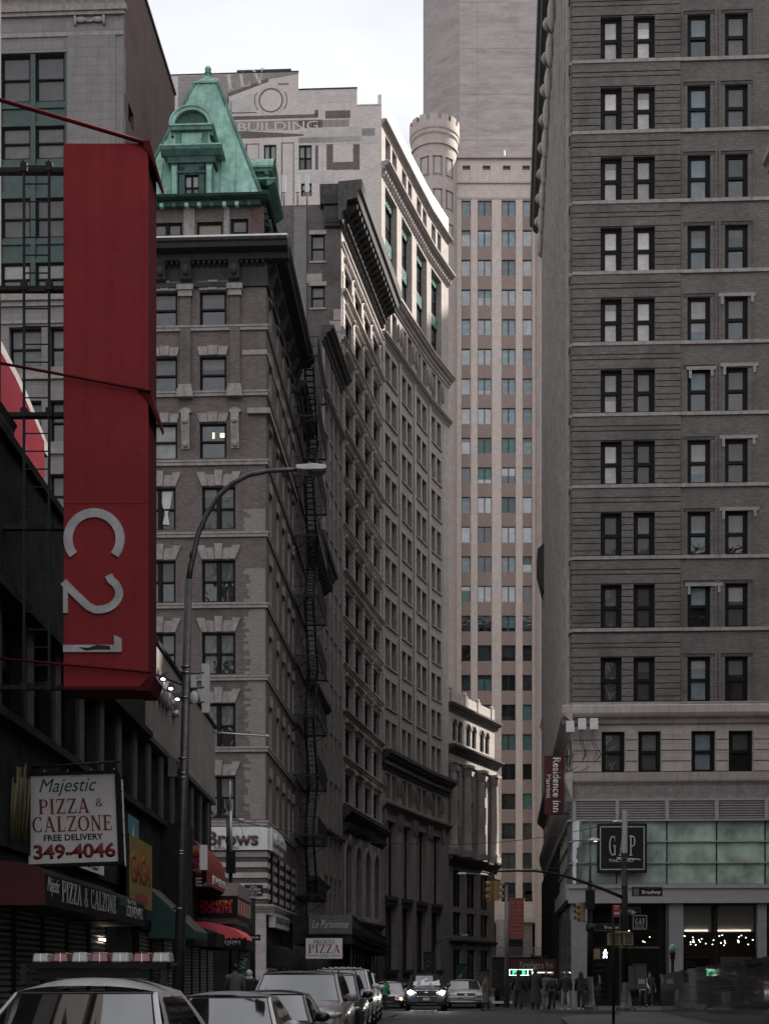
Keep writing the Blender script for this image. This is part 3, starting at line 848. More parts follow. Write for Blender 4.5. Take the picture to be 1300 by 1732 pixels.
# black main cornice: frieze + brackets + projecting slab
cr = MB(M['dark_trim']); cr2 = MB(M['dark_trim'])
zt, zb = hf(418), hf(484)
for mb_, x1_, ex in ((cr, L1, 1.0), (cr2, S1, 0)):
    mb_.box(0, x1_ + (.12 if ex else 0), -.12, 0, zb, zb + .25); mb_.box(0, x1_ + (.06 if ex else 0), -.06, 0, zb + .25, zt - .75)
    prof = [(0, zt - .75), (-.35, zt - .7), (-.45, zt - .45), (-.95, zt - .38), (-1.02, zt - .18), (-1.12, zt - .12), (-1.15, zt), (0, zt)]
    mb_.prism(prof, 0, x1_ + (1.15 if ex else 0), 'x')
    modillions(mb_, .1, x1_, .26, zt - .95, zt - .72, .3, .12)
cr.build('cornice', f1.M, b1); cr2.build('cornice', s1.M, b1)
for a in (273, 316, 397):
    mb = MB(M['dark_trim']); cu = f1.u(a); mb.prism([(-.06, zb + .2), (-.30, zb + .35), (-.42, zb + .9), (-.62, zt - .7), (0, zt - .7)], cu - .26, cu + .26, 'x'); mb.ball((cu, -.38, zb + .75), .2, .16, .3); mb.build('bracket', f1.M, b1)
for cu in (1.0, 3.2, 5.8, 8.4, 11.0, 12.6): mb = MB(M['dark_trim']); mb.prism([(-.06, zb + .3), (-.22, zb + .5), (-.34, zb + .9), (-.5, zt - .7), (0, zt - .7)], cu - .16, cu + .16, 'x'); mb.build('bracket', s1.M, b1)
mb = MB(M['snow']); mb.box(0, L1 + 1.17, -1.17, .0, zt, zt + .09); mb.build('cornice_flashing', f1.M, b1)
mb = MB(M['dark_trim']); mb.box(0, S1, -1.17, 0, zt, zt + .09); mb.build('cornice_flashing', s1.M, b1)
# attic storey
za, zc = zt + .09, hf(345)
ah = [(f1.u(258), f1.u(308), hf(412), hf(372)), (f1.u(333), f1.u(376), hf(412), hf(372)), (f1.u(390), f1.u(420), hf(412), hf(368))]
mb = MB(M['brick_corner'], M['frame_br']); wall_grid(mb, 0, L1 - .5, za, zc, ah, .2, 0, 1); mb.build('wall', f1.M, b1)
add_win(f1, b1, *ah[0], depth=.1, up='b_mid', lo='g_dark', style='dh2', fr=.08)
add_win(f1, b1, *ah[1], depth=.1, up='b_tan', lo='b_tan', style='fix', fr=.08)
add_win(f1, b1, *ah[2], depth=.1, up='b_mid', lo='g_dark', style='dh', fr=.09)
mb = MB(M['lime_trim'], M['brick_red']); 
for a, c in ((311, 329), (379, 388)): mb.box(f1.u(a), f1.u(c), -.05, 0, za, zc)
mb.box(f1.u(424), f1.u(447), -.03, 0, za, zc - .1, 1); mb.build('pier', f1.M, b1)
sa = Fac(along(C1, rD, -.5), along(E1, rD, -.5))
mb = MB(M['brick_dark'], M['frame_br']); ahs = [(1 + 2.1 * k, 2 + 2.1 * k, za + .2, za + 1.5) for k in range(6)]
wall_grid(mb, 0, S1, za, zc, ahs, .2, 0, 1); mb.build('wall', sa.M, b1)
for hh in ahs: add_win(sa, b1, *hh, depth=.1, up='g_dark', style='dh', fr=.06)
# copper edged upper cornice
zu = hf(336)
mb = MB(M['copper_dark'], M['copper']); 
mb.box(0, L1 - .25, -.25, 0, zc - .1, zc + .15); mb.prism([(0, zc + .15), (-.5, zc + .2), (-.62, zu - .08), (-.7, zu), (0, zu)], 0, L1 + .2, 'x')
for k in range(13):
    x = .3 + k * .62; mb.box(x, x + .17, -.48, -.25, zc - .25, zc - .06, 1 if k % 3 else 0)
mb.build('cornice', f1.M, b1)
mb = MB(M['dark_trim'], M['copper_dark']); mb.prism([(0, zc - .1), (-.25, zc), (-.5, zc + .2), (-.62, zu - .08), (-.7, zu), (0, zu)], 0, S1, 'x')
for k in range(20): mb.box(.3 + k * .64, .47 + k * .64, -.48, -.25, zc - .25, zc, 1)
mb.build('cornice', sa.M, b1)
# turret roof: steep pyramid with standing seams
uc = f1.u(343) ; ub = (f1.u(216), f1.u(446)); wd = ub[1] - ub[0]; cy = .25 + wd / 2
apex_z = H_at(148, 73.6); tw = .6
mb = MB(M['copper'])
bz = zu
base = [(ub[0], .25), (ub[1], .25), (ub[1], .25 + wd), (ub[0], .25 + wd)]
cx_ = (ub[0] + ub[1]) / 2
top = [(cx_ - tw, cy - tw), (cx_ + tw, cy - tw), (cx_ + tw, cy + tw), (cx_ - tw, cy + tw)]
for i in range(4):
    j = (i + 1) % 4
    mb.q([(*base[i], bz), (*base[j], bz), (*top[j], apex_z), (*top[i], apex_z)])
    # seams
    n = 9
    for k in range(0, n + 1):
        t = k / n
        p = Vector((*base[i], bz)).lerp(Vector((*base[j], bz)), t)
        # rise straight up the slope until the hip
        q_ = Vector((*top[i], apex_z)).lerp(Vector((*top[j], apex_z)), t)
        if t not in (0, 1):
            mid = Vector((*base[i], bz)).lerp(Vector((*base[j], bz)), .5); topmid = (Vector((*top[i], apex_z)) + Vector((*top[j], apex_z))) / 2
            e = (Vector((*base[j], bz)) - Vector((*base[i], bz)));  el = e.length; e.normalize()
            off = (t - .5) * el
            lim = tw
            if abs(off) <= lim: end = topmid + e * off
            else:
                f_ = 1 - (abs(off) - lim) / (el / 2 - lim); end = mid + (topmid - mid) * f_ + e * off
            mb.cyl(mid + e * off, end, .06, .05, 6, 0)
        else: mb.cyl(p, q_, .10, .09, 8, 0)
mb.build('turret_roof', f1.M, b1)
mb = MB(M['copper'])
z = apex_z
mb.box(cx_ - tw - .1, cx_ + tw + .1, cy - tw - .1, cy + tw + .1, z - .03, z + .07)
for i in range(4):
    a = [(-1, -1), (1, -1), (1, 1), (-1, 1)]; p = a[i]; q_ = a[(i + 1) % 4]
    for k, (w0, z0_, w1, z1_) in enumerate(((tw, z + .07, .2, z + .55), (.2, z + .55, .1, z + .72))):
        mb.q([(cx_ + p[0]*w0, cy + p[1]*w0, z0_), (cx_ + q_[0]*w0, cy + q_[1]*w0, z0_), (cx_ + q_[0]*w1, cy + q_[1]*w1, z1_), (cx_ + p[0]*w1, cy + p[1]*w1, z1_)])
mb.lathe([(.1, .72), (.16, .76), (.12, .8), (.1, .86), (.18, .88), (.18, .92), (.1, .95)], (cx_, cy, z), 12)
mb.ball((cx_, cy, z + 1.08), .17, .17, .17)
mb.build('finial', f1.M, b1)
# dormer on the front slope
def dormer(Mx, sc=1.0, dark=False):
    """local: centre x=0, front plane y=0, base z=0"""
    d = empty('dormer', Mx, parent=b1)
    a = MB(M['copper'], M['copper_mid'], M['copper_dark'])
    a.box(-1.65, 1.65, -.12, 2.4, 0, .18, 1); a.box(-1.75, 1.75, -.2, 2.4, .18, .28, 0)
    for s in (-1, 1):
        a.box(s*1.0 - .22 + .1*s, s*1.0 + .22 + .1*s, 0, 1.8, .28, 2.25, 1)
        a.box(s*1.1 - .15, s*1.1 + .15, -.05, 0, .42, 2.1, 0)
        # sloping cheek
        a.prism([(s*1.32, .28), (s*1.95, .28), (s*1.36, 2.2), (s*1.32, 2.2)], .45, 1.4, 'y', 0)
    a.box(-.8, -.45, 0, 1.6, .28, 2.1, 2); a.box(.45, .8, 0, 1.6, .28, 2.1, 2); a.box(-.8, .8, 0, 1.6, 1.62, 2.25, 2)
    a.box(-.9, .9, -.06, 0, 1.7, 1.82, 2)
    a.box(-1.5, 1.5, -.1, 2.3, 2.25, 2.6, 2)
    a.prism([(0, 2.6), (-.14, 2.62), (-.42, 2.85), (-.48, 3.02), (0, 3.02)], -1.9, 1.9, 'x', 1); a.box(-1.95, 1.95, -.5, 2.2, 3.02, 3.1, 0)
    a.box(-1.05, 1.05, 0, 1.9, 3.1, 4.05, 1); a.box(-.62, .62, -.03, 0, 3.3, 3.95, 0)
    for s in (-1, 1):
        a.prism([(s*1.05, 3.1), (s*1.5, 3.1), (s*1.42, 3.3), (s*1.16, 3.5), (s*1.1, 3.9), (s*1.3, 3.95), (s*1.05, 4.05)], .0, .25, 'y', 0)
        a.lathe([(.12, -.14), (.14, 0), (.12, .14)], (s*1.22, .1, 3.95), 10, 1)
    a.box(-1.3, 1.3, -.2, 1.9, 4.05, 4.28, 1); a.box(-1.38, 1.38, -.26, 1.9, 4.28, 4.36, 0)
    # segmental hood
    n = 12; P = [(1.3*math.cos(math.pi*i/n), 4.36 + 1.0*math.sin(math.pi*i/n)) for i in range(n+1)]
    a.prism(P, .0, 1.9, 'y', 2)
    for i in range(n):
        p0, p1 = P[i], P[i+1]; c = Vector((0, 4.36))
        o0 = (p0[0]*1.0, p0[1]); i0 = (p0[0]*.82, 4.36 + (p0[1]-4.36)*.80); i1 = (p1[0]*.82, 4.36 + (p1[1]-4.36)*.80)
        a.prism([o0, p1, i1, i0], -.22, .0, 'y', 0)
        a.prism([(p0[0]*1.08, 4.36+(p0[1]-4.36)*1.09), (p1[0]*1.08, 4.36+(p1[1]-4.36)*1.09), (p1[0]*1.001, 4.36+(p1[1]-4.36)*1.001), (p0[0]*1.001, 4.36+(p0[1]-4.36)*1.001)], -.28, 1.9, 'y', 0)
    a.build('dormer_frame', Mx, d)
    fm_, pm = win(.9, 1.34, 'frame_blk', 'b_white', 'b_mid', 'dh2' if sc == 1 else 'dh', .05)
    inst('dormer_window', fm_, Mx @ T(-.45, .12, .28), d); inst('pane', pm, Mx @ T(-.45, .12, .28), W and d)
    return d
dormer(f1.M @ T(f1.u(323), .2, zu) @ SC(.79, .85, .88))
dS = dormer(sa.M @ T(3.2, -.35, zu - .4) @ SC(.95, .9, .72), .9)
dS2 = dormer(sa.M @ T(9.6, -.35, zu - .4) @ SC(.95, .9, .62), .9)
# low mansard strip along the side
mb = MB(M['copper_mid'])
mb.prism([(.0, zu), (1.6, zu + 2.6), (2.2, zu + 2.6), (2.2, zu)], 7.0 - .3, S1, 'x'); mb.build('mansard', sa.M, b1)
# ground storeys: banded stone, shop
bz1 = base_top
fb = MB(M['lime_dark'], M['brick_dark'])
for k in range(6):
    z = hf(1440) - .52 * k
    fb.box(0, L1 + .06, -.06, 0, z - .26, z, 0); fb.box(0, L1, 0, .05, z - .52, z - .26, 1)
fb.box(0, L1, .0, .04, hf(1545), hf(1440) - .52 * 6, 1)
fb.build('rustic_band', f1.M, b1)
fb = MB(M['lime_dark'], M['brick_dark'])
shb = [(1.2 + 2.9 * k, 2.6 + 2.9 * k, hf(1535), hf(1455)) for k in range(4)]
for k in range(6):
    z = hf(1440) - .52 * k
    x = 0.0
    for hh in shb + [(S1, 0, 0, 0)]:
        fb.box(x, hh[0], -.06, 0, z - .26, z, 0); fb.box(x, hh[0], 0, .05, z - .52, z - .26, 1); x = hh[1]
fb.build('rustic_band', s1.M, b1)
for hh in shb: add_win(s1, b1, *hh, depth=.05, up='g_dark', style='dh2', fr=.08)
mb = MB(M['lime_dark']); cornice(mb, 0, L1 + .4, hf(1530), .5, .4); mb.build('shop_cornice', f1.M, b1)
mb = MB(M['lime_dark']); cornice(mb, 0, S1, hf(1530), .5, .4); mb.build('shop_cornice', s1.M, b1)
mb = MB(M['dark'], M['g_dark'], M['lime_dark']); mb.box(0, L1, .1, .3, 0.1, hf(1545), 0); mb.box(L1 - .7, L1, -.1, .1, .15, hf(1545), 2)
for k in range(4): mb.box(.3 + 1.9*k, 1.9 + 1.9*k, .06, .1, .8, 3.0, 1)
mb.build('shopfront', f1.M, b1)
mb = MB(M['dark'], M['g_dark']); mb.box(0, S1, .1, .3, .1, hf(1545), 0)
for k in range(4): mb.box(.5 + 3.1*k, 3.1 + 3.1*k, .05, .1, .6, 3.0, 1)
mb.build('shopfront', s1.M, b1)
# shop sign boards wrapping the corner
bs = empty('shop_sign', f1.M @ T(L1, 0, 0), 'pale two sided shop sign band with purple brown letters at the brick building corner', 'shop sign')
zs0, zs1 = hf(1438), hf(1399)
mb = MB(M['white_b']); mb.box(-4.4, .12, -.30, -.11, zs0, zs1); mb.build('sign_board', f1.M @ T(L1, 0, 0), bs)
mb = MB(M['white']); mb.box(.02, 4.6, -.30, -.11, zs0, zs1); mb.build('sign_board', s1.M, bs)
M['t_purple'] = plain('purple letters', (.055, .03, .035), .6, var=.2, scale=5)
text('Brows', f1.M @ T(L1 - 1.62, -.30, (zs0+zs1)/2), bs, M['t_purple'], width=2.55, height=.72, ext=.05, bold=.03)
text('SALON', f1.M @ T(L1 - 1.95, -.33, zs0 + .12), bs, M['t_grey'], width=1.2, height=.16, ext=.02)
text('Brows Salon', s1.M @ T(2.2, -.30, (zs0+zs1)/2), bs, M['white_dim'], width=4.0, height=.6, ext=.22, bold=.02)
fr_ = empty('rental_sign', f1.M @ T(f1.u(429), -.07, hf(1506)), 'small black office rental notice on the banded corner pier', 'sign')
mb = MB(M['black']); mb.box(-.44, .44, -.04, 0, -.27, .27); mb.build('board', f1.M @ T(f1.u(429), -.07, hf(1506)), fr_)
for i, (s_, hh_, w_) in enumerate((('Office', .09, .35), ('FOR RENT', .13, .74), ('917-475-1428', .10, .76), ('Westrow', .06, .35))):
    text(s_, f1.M @ T(f1.u(429), -.11, hf(1506) + (.18, .03, -.12, -.22)[i]), fr_, M['white_dim'], width=w_, height=hh_, ext=.004, bold=.01)
ba = empty('shop_sign', s1.M @ T(3, 0, 0), 'long white sign box with dark stenciled letters under the brick corner cornice', 'shop sign')
mb = MB(M['white_dim']); mb.box(.2, 6.6, -.4, -.1, hf(1568), hf(1545)); mb.build('sign_board', s1.M, ba)
text('BARGAIN & MORE', s1.M @ T(3.4, -.40, hf(1556)), ba, M['t_grey'], width=5.6, height=.45, ext=.03, bold=.02) if False else text('JEWELRY PLAZA', s1.M @ T(3.4, -.40, hf(1556)), ba, M['cloth_brn'], width=5.6, height=.45, ext=.03, bold=.02)
aw = MB(M['maroon'], M['black']); 
aw.prism([(0, 3.0), (-.5, 2.98), (-.95, 2.75), (-1.15, 2.35), (-1.15, 1.95), (0, 1.95)], .5, 5.4, 'x', 1)
o = aw.build('shop_awning', s1.M @ T(0, 0, .15)); tag(o, 'dark rounded shop awning low on the side of the brick corner building', 'awning')
# body and roof
bk = along(A1, (rD[1]*-1, rD[0]), 13)
pts = [along(A1, (.0458, .99895), .32), along(along(C1, rD, -.32), (.0458, .99895), .32), along(E1, rD, -.32), bk]
volume('core', pts, .1, zu - .05, M['brick_dark'], b1)

# ============================================================ 2. grey office block with green bay windows (behind, left)
A2_ = along(C1, rD, -26.0); Bq = along(C1, rD, -26 + 26 - (7.15))
f2 = Fac(A2_, Bq)
b2 = empty('stone_office_block', T(*Bq), 'grey stone office block with green metal bay windows and a bare brick side wall', 'building')
h2 = lambda py: f2.h(py, 150); L2 = f2.L
rows = [(88, 165), (208, 262), (330, 396), (440, 492)]
pier = (f2.u(113), L2)
bays = [(f2.u(-330), f2.u(-190)), (f2.u(-118), f2.u(113))]
bh = [(a, b, h2(495), h2(85)) for a, b in bays]
lowh = []
for t, b_ in ((550, 618), (675, 745), (800, 870), (925, 990)):
    for a, c in ((-100, -45), (-30, -8), (15, 70), (84, 113)):
        lowh.append((f2.u(a), f2.u(c), h2(b_), h2(t)))
mb = MB(M['grey_stone']); wall_grid(mb, 0, L2, 0, h2(-110), bh + lowh, .45, 0); mb.build('wall', f2.M, b2)
for hh in lowh: add_win(f2, b2, *hh, depth=.3, up='g_dim', lo='g_dark', style='dh', fr=.08, sh=rnd.choice((.6, 1, 1.4)), sm='b_mid')
mb = MB(M['green_metal'])
for a, b in bays:
    w = b - a; n = 4
    for k in range(n + 1):
        x = a + w * k / n; mb.box(x - .12, x + .12, .05, .5, h2(495), h2(85))
    edges = [85] + [e for r_ in rows for e in r_] + [495]
    zz = [h2(e) for e in edges]
    for k in range(0, len(zz), 2):
        z1_, z0_ = zz[k], zz[k+1]
        if z1_ - z0_ > .05:
            mb.box(a, b, .18, .5, z0_, z1_); mb.box(a, b, .10, .18, z0_ + (z1_-z0_)*.72, z0_ + (z1_-z0_)*.86); mb.box(a, b, .10, .18, z0_ + .02, z0_ + (z1_-z0_)*.18)
mb.build('bay_frame', f2.M, b2)
cv = [('b_dark', 'b_dark'), ('b_mid', 'b_mid'), ('b_dark', 'b_dark'), ('b_white', 'b_mid')]
for a, b in bays:
    w = (b - a) / 4
    for ri, (t, b_) in enumerate(rows):
        for k in range(4): add_win(f2, b2, a + w*k + .13, a + w*(k+1) - .13, h2(b_), h2(t), depth=.22, fm='frame_blk', up=cv[ri][0], lo=cv[ri][1], style='dh', fr=.07)
mb = MB(M['grey_stone'], M['lime_trim'])
for y0, y1, p in ((53, 60, .06), (20, 26, .14), (10, 20, .22), (-8, 10, .1), (-30, -8, .5), (-40, -30, .7), (497, 508, .25), (508, 516, .12), (630, 640, .14), (757, 767, .14), (540, 545, .08)):
    mb.box(0, L2 + p, -p, 0, h2(y1), h2(y0), 1)
mb.box(pier[0] + .05, L2 - .35, -.05, 0, h2(492), h2(60), 0)
mb.build('string_course', f2.M, b2)
mb = MB(M['lime_trim']); c = f2.u(152)
for s in (-1, 1):
    mb.ball((c + s*.42, -.10, h2(34)), .30, .06, .14); mb.lathe([(.05, -.1), (.09, 0), (.05, .1)], (c + s*.72, -.1, h2(38)), 8); mb.cyl((c + s*.72, -.1, h2(44)), (c + s*.72, -.1, h2(28)), .05, .07, 8)
mb.box(c - .16, c + .16, -.12, -.05, h2(38), h2(33)); mb.build('carved_swag', f2.M, b2)
# brick side wall
s2 = Fac(Bq, along(Bq, (.0458, .99895), 13.4))
roof2 = h2(-110); zr = 53.6
sh2 = []
for px0, px1, py0, py1 in ((222, 237, 35, 100), (217, 226, 150, 225), (258, 263, 135, 168)):
    u0, u1 = s2.u(px0), s2.u(px1); Yc = s2.Y(u0); sh2.append((u0, u1, H_at(py1, s2.Y(u1)), H_at(py0, s2.Y(u0))-.6))
mb = MB(M['brick_red'], M['lime_trim']); wall_grid(mb, 0, s2.L, 30, zr, sh2, .3, 0, 0); mb.build('wall', s2.M, b2)
for hh in sh2: add_win(s2, b2, *hh, depth=.2, up='b_mid', lo='g_dark', style='dh', fr=.07)
mb = MB(M['grey_stone']); z = 38.0
qr = random.Random(2)
while z < zr - .3: e = qr.choice((.35, .6)); mb.box(0, e, -.012, 0, z, z + .45); z += .45
mb.box(0, s2.L, -.1, .2, zr, zr + .12); mb.build('quoin', s2.M, b2)
volume('core', [along(A2_, (.0458, .99895), .55), along(along(Bq, rD, -.32), (.0458, .99895), .55), along(along(s2.B, rD, -.32), (0, 1), 0), along(A2_, (.0458, .99895), 13.4)], .1, zr, M['brick_dark'], b2)

# ============================================================ 3. fire escape building, low black corniced block, narrow stone block
def simple_row(name, label, A, B, H, matw, nb, floors, win_w, win_h, z_first, fl, depthback=14, party=None, trim='lime_trim', up=('g_dark',), style='dh', sill=True, partymat=None, fr=.06, stuff=None, edge=.6):
    f = Fac(A, B); b = empty(name, T(*A), label, 'building')
    hs_ = []
    cell = (f.L - 2*edge) / nb
    for k in range(floors):
        for j in range(nb):
            c = edge + cell * (j + .5)
            hs_.append((c - win_w/2, c + win_w/2, z_first + fl*k, z_first + fl*k + win_h))
    mb = MB(matw); wall_grid(mb, 0, f.L, .15, H, hs_, .3); mb.build('wall', f.M, b)
    for i, hh in enumerate(hs_[:100]): add_win_one(f, b, *hh, depth=.18, up=rnd.choice(up), lo='g_dark', style=style, fr=fr)
    if sill:
        mb = MB(M[trim])
        for k in range(floors): mb.box(0, f.L, -.10, 0, z_first + fl*k - .22, z_first + fl*k - .04)
        mb.build('string_course', f.M, b)
    P = along(A, rD, -depthback); Q = along(along(B, rD, -depthback), (0, 1), 0)
    pm_ = partymat or matw
    fp = Fac(P, A)
    mb = MB(pm_); mb.q([(0, 0, .1), (fp.L, 0, .1), (fp.L, 0, H), (0, 0, H)]); mb.build('party_wall', fp.M, b)
    n_ = (-f.dy, f.dx)
    volume('core', [along(along(A, n_, .34), (0, 1), .1), along(B, n_, .34), Q, along(P, (0, 1), .1)], .1, H - .02, M['brick_dark'], b)
    return f, fp, b
P83 = E1; P91 = (X_at(518, 91), 91.0); P101 = (X_at(545, 101), 101.0); P110 = (X_at(577, 110), 110.0)
f3, fp3, b3 = simple_row('brick_building', 'narrow dark brick building carrying the black iron fire escape', P83, P91, 36.5, M['brick_patch'], 3, 9, 1.1, 2.0, 6.5, 3.45, 6)
# fire escape
fe = empty('fire_escape', f3.M, parent=b3)
for k in range(10):
    z = 6.3 + 3.45 * k
    mb = MB(M['iron']); x0, x1, p = -1.4, 5.6, 1.45
    for j in range(16): yy = -p + j * p / 15; mb.box(x0, x1, yy - .015, yy + .015, z, z + .03)
    mb.box(x0, x1, -p - .03, -p + .03, z - .08, z + .02); mb.box(x0, x0 + .05, -p, 0, z - .08, z + .02); mb.box(x1 - .05, x1, -p, 0, z - .08, z + .02)
    for zz in (.35, .7, 1.05): mb.box(x0, x1, -p - .025, -p + .025, z + zz - .025, z + zz + .025)
    for zz in (.5, 1.05):
        for xx in (x0, x1): mb.box(xx - .015, xx + .015, -p, 0, z + zz - .015, z + zz + .015)
    for j in range(27): xx = x0 + (x1 - x0) * j / 26; mb.box(xx - .018, xx + .018, -p - .018, -p + .018, z, z + 1.05)
    for xx in (x0, x1):
        for j in range(5): yy = -p + p*j/5; mb.box(xx - .01, xx + .01, yy - .01, yy + .01, z, z + 1.05)
        mb.cyl((xx, -p, z), (xx, 0, z - .9), .025, seg=6)
    if k in (3, 6): mb.box(x0, x1, -p - .05, -p - .04, z - .2, z + .25)
    mb.build('platform', f3.M, fe)
    if k < 9:
        mb = MB(M['iron']); d = 1 if k % 2 else -1
        xa, xb = (.2, 3.6) if d == 1 else (3.6, .2)
        for yy in (-1.05, -.55):
            mb.cyl((xa, yy, z), (xb, yy, z + 3.45), .06, seg=6); mb.cyl((xa, yy, z + .9), (xb, yy, z + 4.3), .02, seg=6)
            for t in (.15, .5, .85): mb.cyl((xa+(xb-xa)*t, yy, z+3.45*t), (xa+(xb-xa)*t, yy, z+3.45*t+.88), .014, seg=5)
        for j in range(14): t = (j + .5) / 14; mb.box(xa + (xb-xa)*t - .1, xa + (xb-xa)*t + .1, -1.05, -.55, z + 3.45*t, z + 3.45*t + .02)
        mb.build('stair', f3.M, fe)
mb = MB(M['iron'])
for xx in (5.0,): 
    mb.cyl((xx, -.25, 3), (xx, -.25, 37), .02, seg=6); mb.cyl((xx + .45, -.25, 3), (xx + .45, -.25, 37), .02, seg=6)
    for j in range(100): mb.box(xx, xx + .45, -.26, -.24, 3.2 + .34*j, 3.22 + .34*j)
mb.build('ladder', f3.M, fe)
# light jagged brick edge
mb = MB(M['brick_patch']); z = 6.0; qr = random.Random(9)
while z < 36: e = qr.uniform(.3, .6); mb.box(f3.L - e, f3.L - .02, -.012, 0, z, z + .22); z += .22
mb.build('quoin', f3.M, b3)
mb = MB(M['brown_trim']); cornice(mb, 0, f3.L, 36.5, .9, .7); mb.build('cornice', f3.M, b3)

f4, fp4, b4 = simple_row('loft_building', 'lower loft building with a heavy black cornice beside the fire escape', P91, P101, 29.6, M['lime_dark'], 5, 8, 1.2, 2.2, 5.2, 3.0, 5, up=('g_dark', 'b_mid', 'b_dark'), style='dh')
mb = MB(M['brown_trim']); cornice(mb, -.3, f4.L + .1, 30.2, 1.6, 1.15); modillions(mb, 0, f4.L, .8, 28.6, 29.4, .8, .25); mb.build('cornice', f4.M, b4)
mb = MB(M['brown_trim']); cornice(mb, -.3, f4.L, 20.6, .9, .7); cornice(mb, -.2, f4.L, 8.0, .7, .6); mb.build('band_cornice', f4.M, b4)
for k in range(6):
    mb = MB(M['lime_trim']); x = .6 + (f4.L - 1.2) * k / 5; mb.box(x - .22, x + .22, -.16, 0, 8.2, 28.4); mb.build('pilaster', f4.M, b4)

f5, fp5, b5 = simple_row('stone_building', 'narrow pale stone building between the black corniced loft and the ornate tower', P101, P110, 47.6, M['lime'], 4, 12, 1.25, 2.1, 5.5, 3.55, 8, up=('b_mid', 'g_dark', 'g_dark', 'b_dark'), style='dh', partymat=M['brick_grey'], edge=.4)
for k in range(5):
    mb = MB(M['lime_trim']); x = .25 + (f5.L - .5) * k / 4; mb.box(x - .25, x + .25, -.14, 0, 5, 46.4); mb.build('pilaster', f5.M, b5)
mb = MB(M['brown_trim'], M['lime_trim']); cornice(mb, -.2, f5.L + .1, 47.9, 1.1, .85); cornice(mb, 0, f5.L, 43.4, .6, .4, 1); cornice(mb, 0, f5.L, 12.2, .6, .4, 1); mb.build('cornice', f5.M, b5)
# west party wall windows
for px0, px1, py0, py1 in ((526, 549, 397, 441), ):
    pass

# ============================================================ 4. ornate tower with the great black cornice
P127 = (X_at(645, 127), 127.0)
H6 = 61.2
f6 = Fac(P110, P127)
b6 = empty('ornate_office_tower', T(*P110), 'ornate dark stone office tower with a massive overhanging black cornice', 'building')
nb = 4; edge = .7; cell = (f6.L - 2*edge) / nb
zf = 15.2; fl = 3.62; nf = 12
hs6 = []
for k in range(nf):
    for j in range(nb):
        c = edge + cell * (j + .5)
        hs6.append((c - 1.45, c + 1.45, zf + fl*k, zf + fl*k + 2.35))
arch6 = []
for j in range(nb):
    c = edge + cell * (j + .5); arch6.append((c - 1.3, c + 1.3, 6.6, 12.2)); arch6.append((c - 1.3, c + 1.3, 1.2, 4.6))
mb = MB(M['lime_dark']); wall_grid(mb, 0, f6.L, .15, H6, hs6 + arch6, .45); mb.build('wall', f6.M, b6)
for hh in hs6: add_win_one(f6, b6, *hh, depth=.3, up=rnd.choice(['g_dark', 'g_dark', 'b_dark', 'b_mid']), lo='g_dark', style='dh2', fr=.13, split=.5)
for hh in arch6: add_win_one(f6, b6, *hh, depth=.35, up='g_dark', style='dh2', fr=.12, split=.6)
for k in range(nf + 1):
    z = zf + fl * k
    mb = MB(M['lime_b2'], M['lime_dark'])
    if k % 3 == 2: cornice(mb, 0, f6.L, z - .05, .5, .42)
    else: mb.prism([(0, z - .4), (-.12, z - .38), (-.2, z - .2), (-.3, z - .14), (-.3, z - .04), (0, z - .04)], 0, f6.L, 'x')
    for j in range(nb):
        c = edge + cell * (j + .5)
        mb.prism([(0, z - 1.0), (-.1, z - 1.0), (-.26, z - .82), (-.26, z - .76), (0, z - .7)], c - 1.6, c + 1.6, 'x')
        for s in (-1.5, 1.5): mb.ball((c + s, -.2, z - .84), .13, .13, .2, 8, 6)
        if k: mb.box(c - 1.2, c + 1.2, -.04, 0, z - 1.15 + .0, z - 1.02, 1)
    mb.build('string_course', f6.M, b6)
for j in range(nb + 1):
    mb = MB(M['lime_b2']); c = edge + cell * j; z = zf - .3
    c0, c1 = max(0, c - .38), min(f6.L, c + .38)
    while z < H6 - 5: mb.box(c0, c1, -.09, 0, z, z + .34); z += .40
    mb.build('quoin_pier', f6.M, b6)
for j in range(nb):
    c = edge + cell * (j + .5)
    mb = MB(M['lime_b2'])
    mb.arc_strip(c, 10.9, 1.3, 1.62, 0, 180, -.12, .3, 12); mb.box(c - 1.62, c - 1.3, -.12, .3, 6.4, 10.9); mb.box(c + 1.3, c + 1.62, -.12, .3, 6.4, 10.9)
    for (sx) in (-1, 1):
        P = [(c + sx*1.3, 12.2), (c + sx*1.3, 10.9)] + [(c + sx*1.3*math.cos(R(a)), 10.9 + 1.3*math.sin(R(a))) for a in (15, 30, 45, 60, 75, 90)] + [(c, 12.205)]
        mb.prism(P, .05, .28, 'y')
    mb.ball((c, -.15, 12.4), .28, .2, .5, 8, 6)
    mb.build('arch', f6.M, b6)
mb = MB(M['brown_trim']); cornice(mb, -.2, f6.L + .3, 14.6, 1.2, .95); modillions(mb, 0, f6.L, .9, 12.9, 13.6, .55, .2); cornice(mb, 0, f6.L, 6.1, .6, .45); mb.build('band_cornice', f6.M, b6)
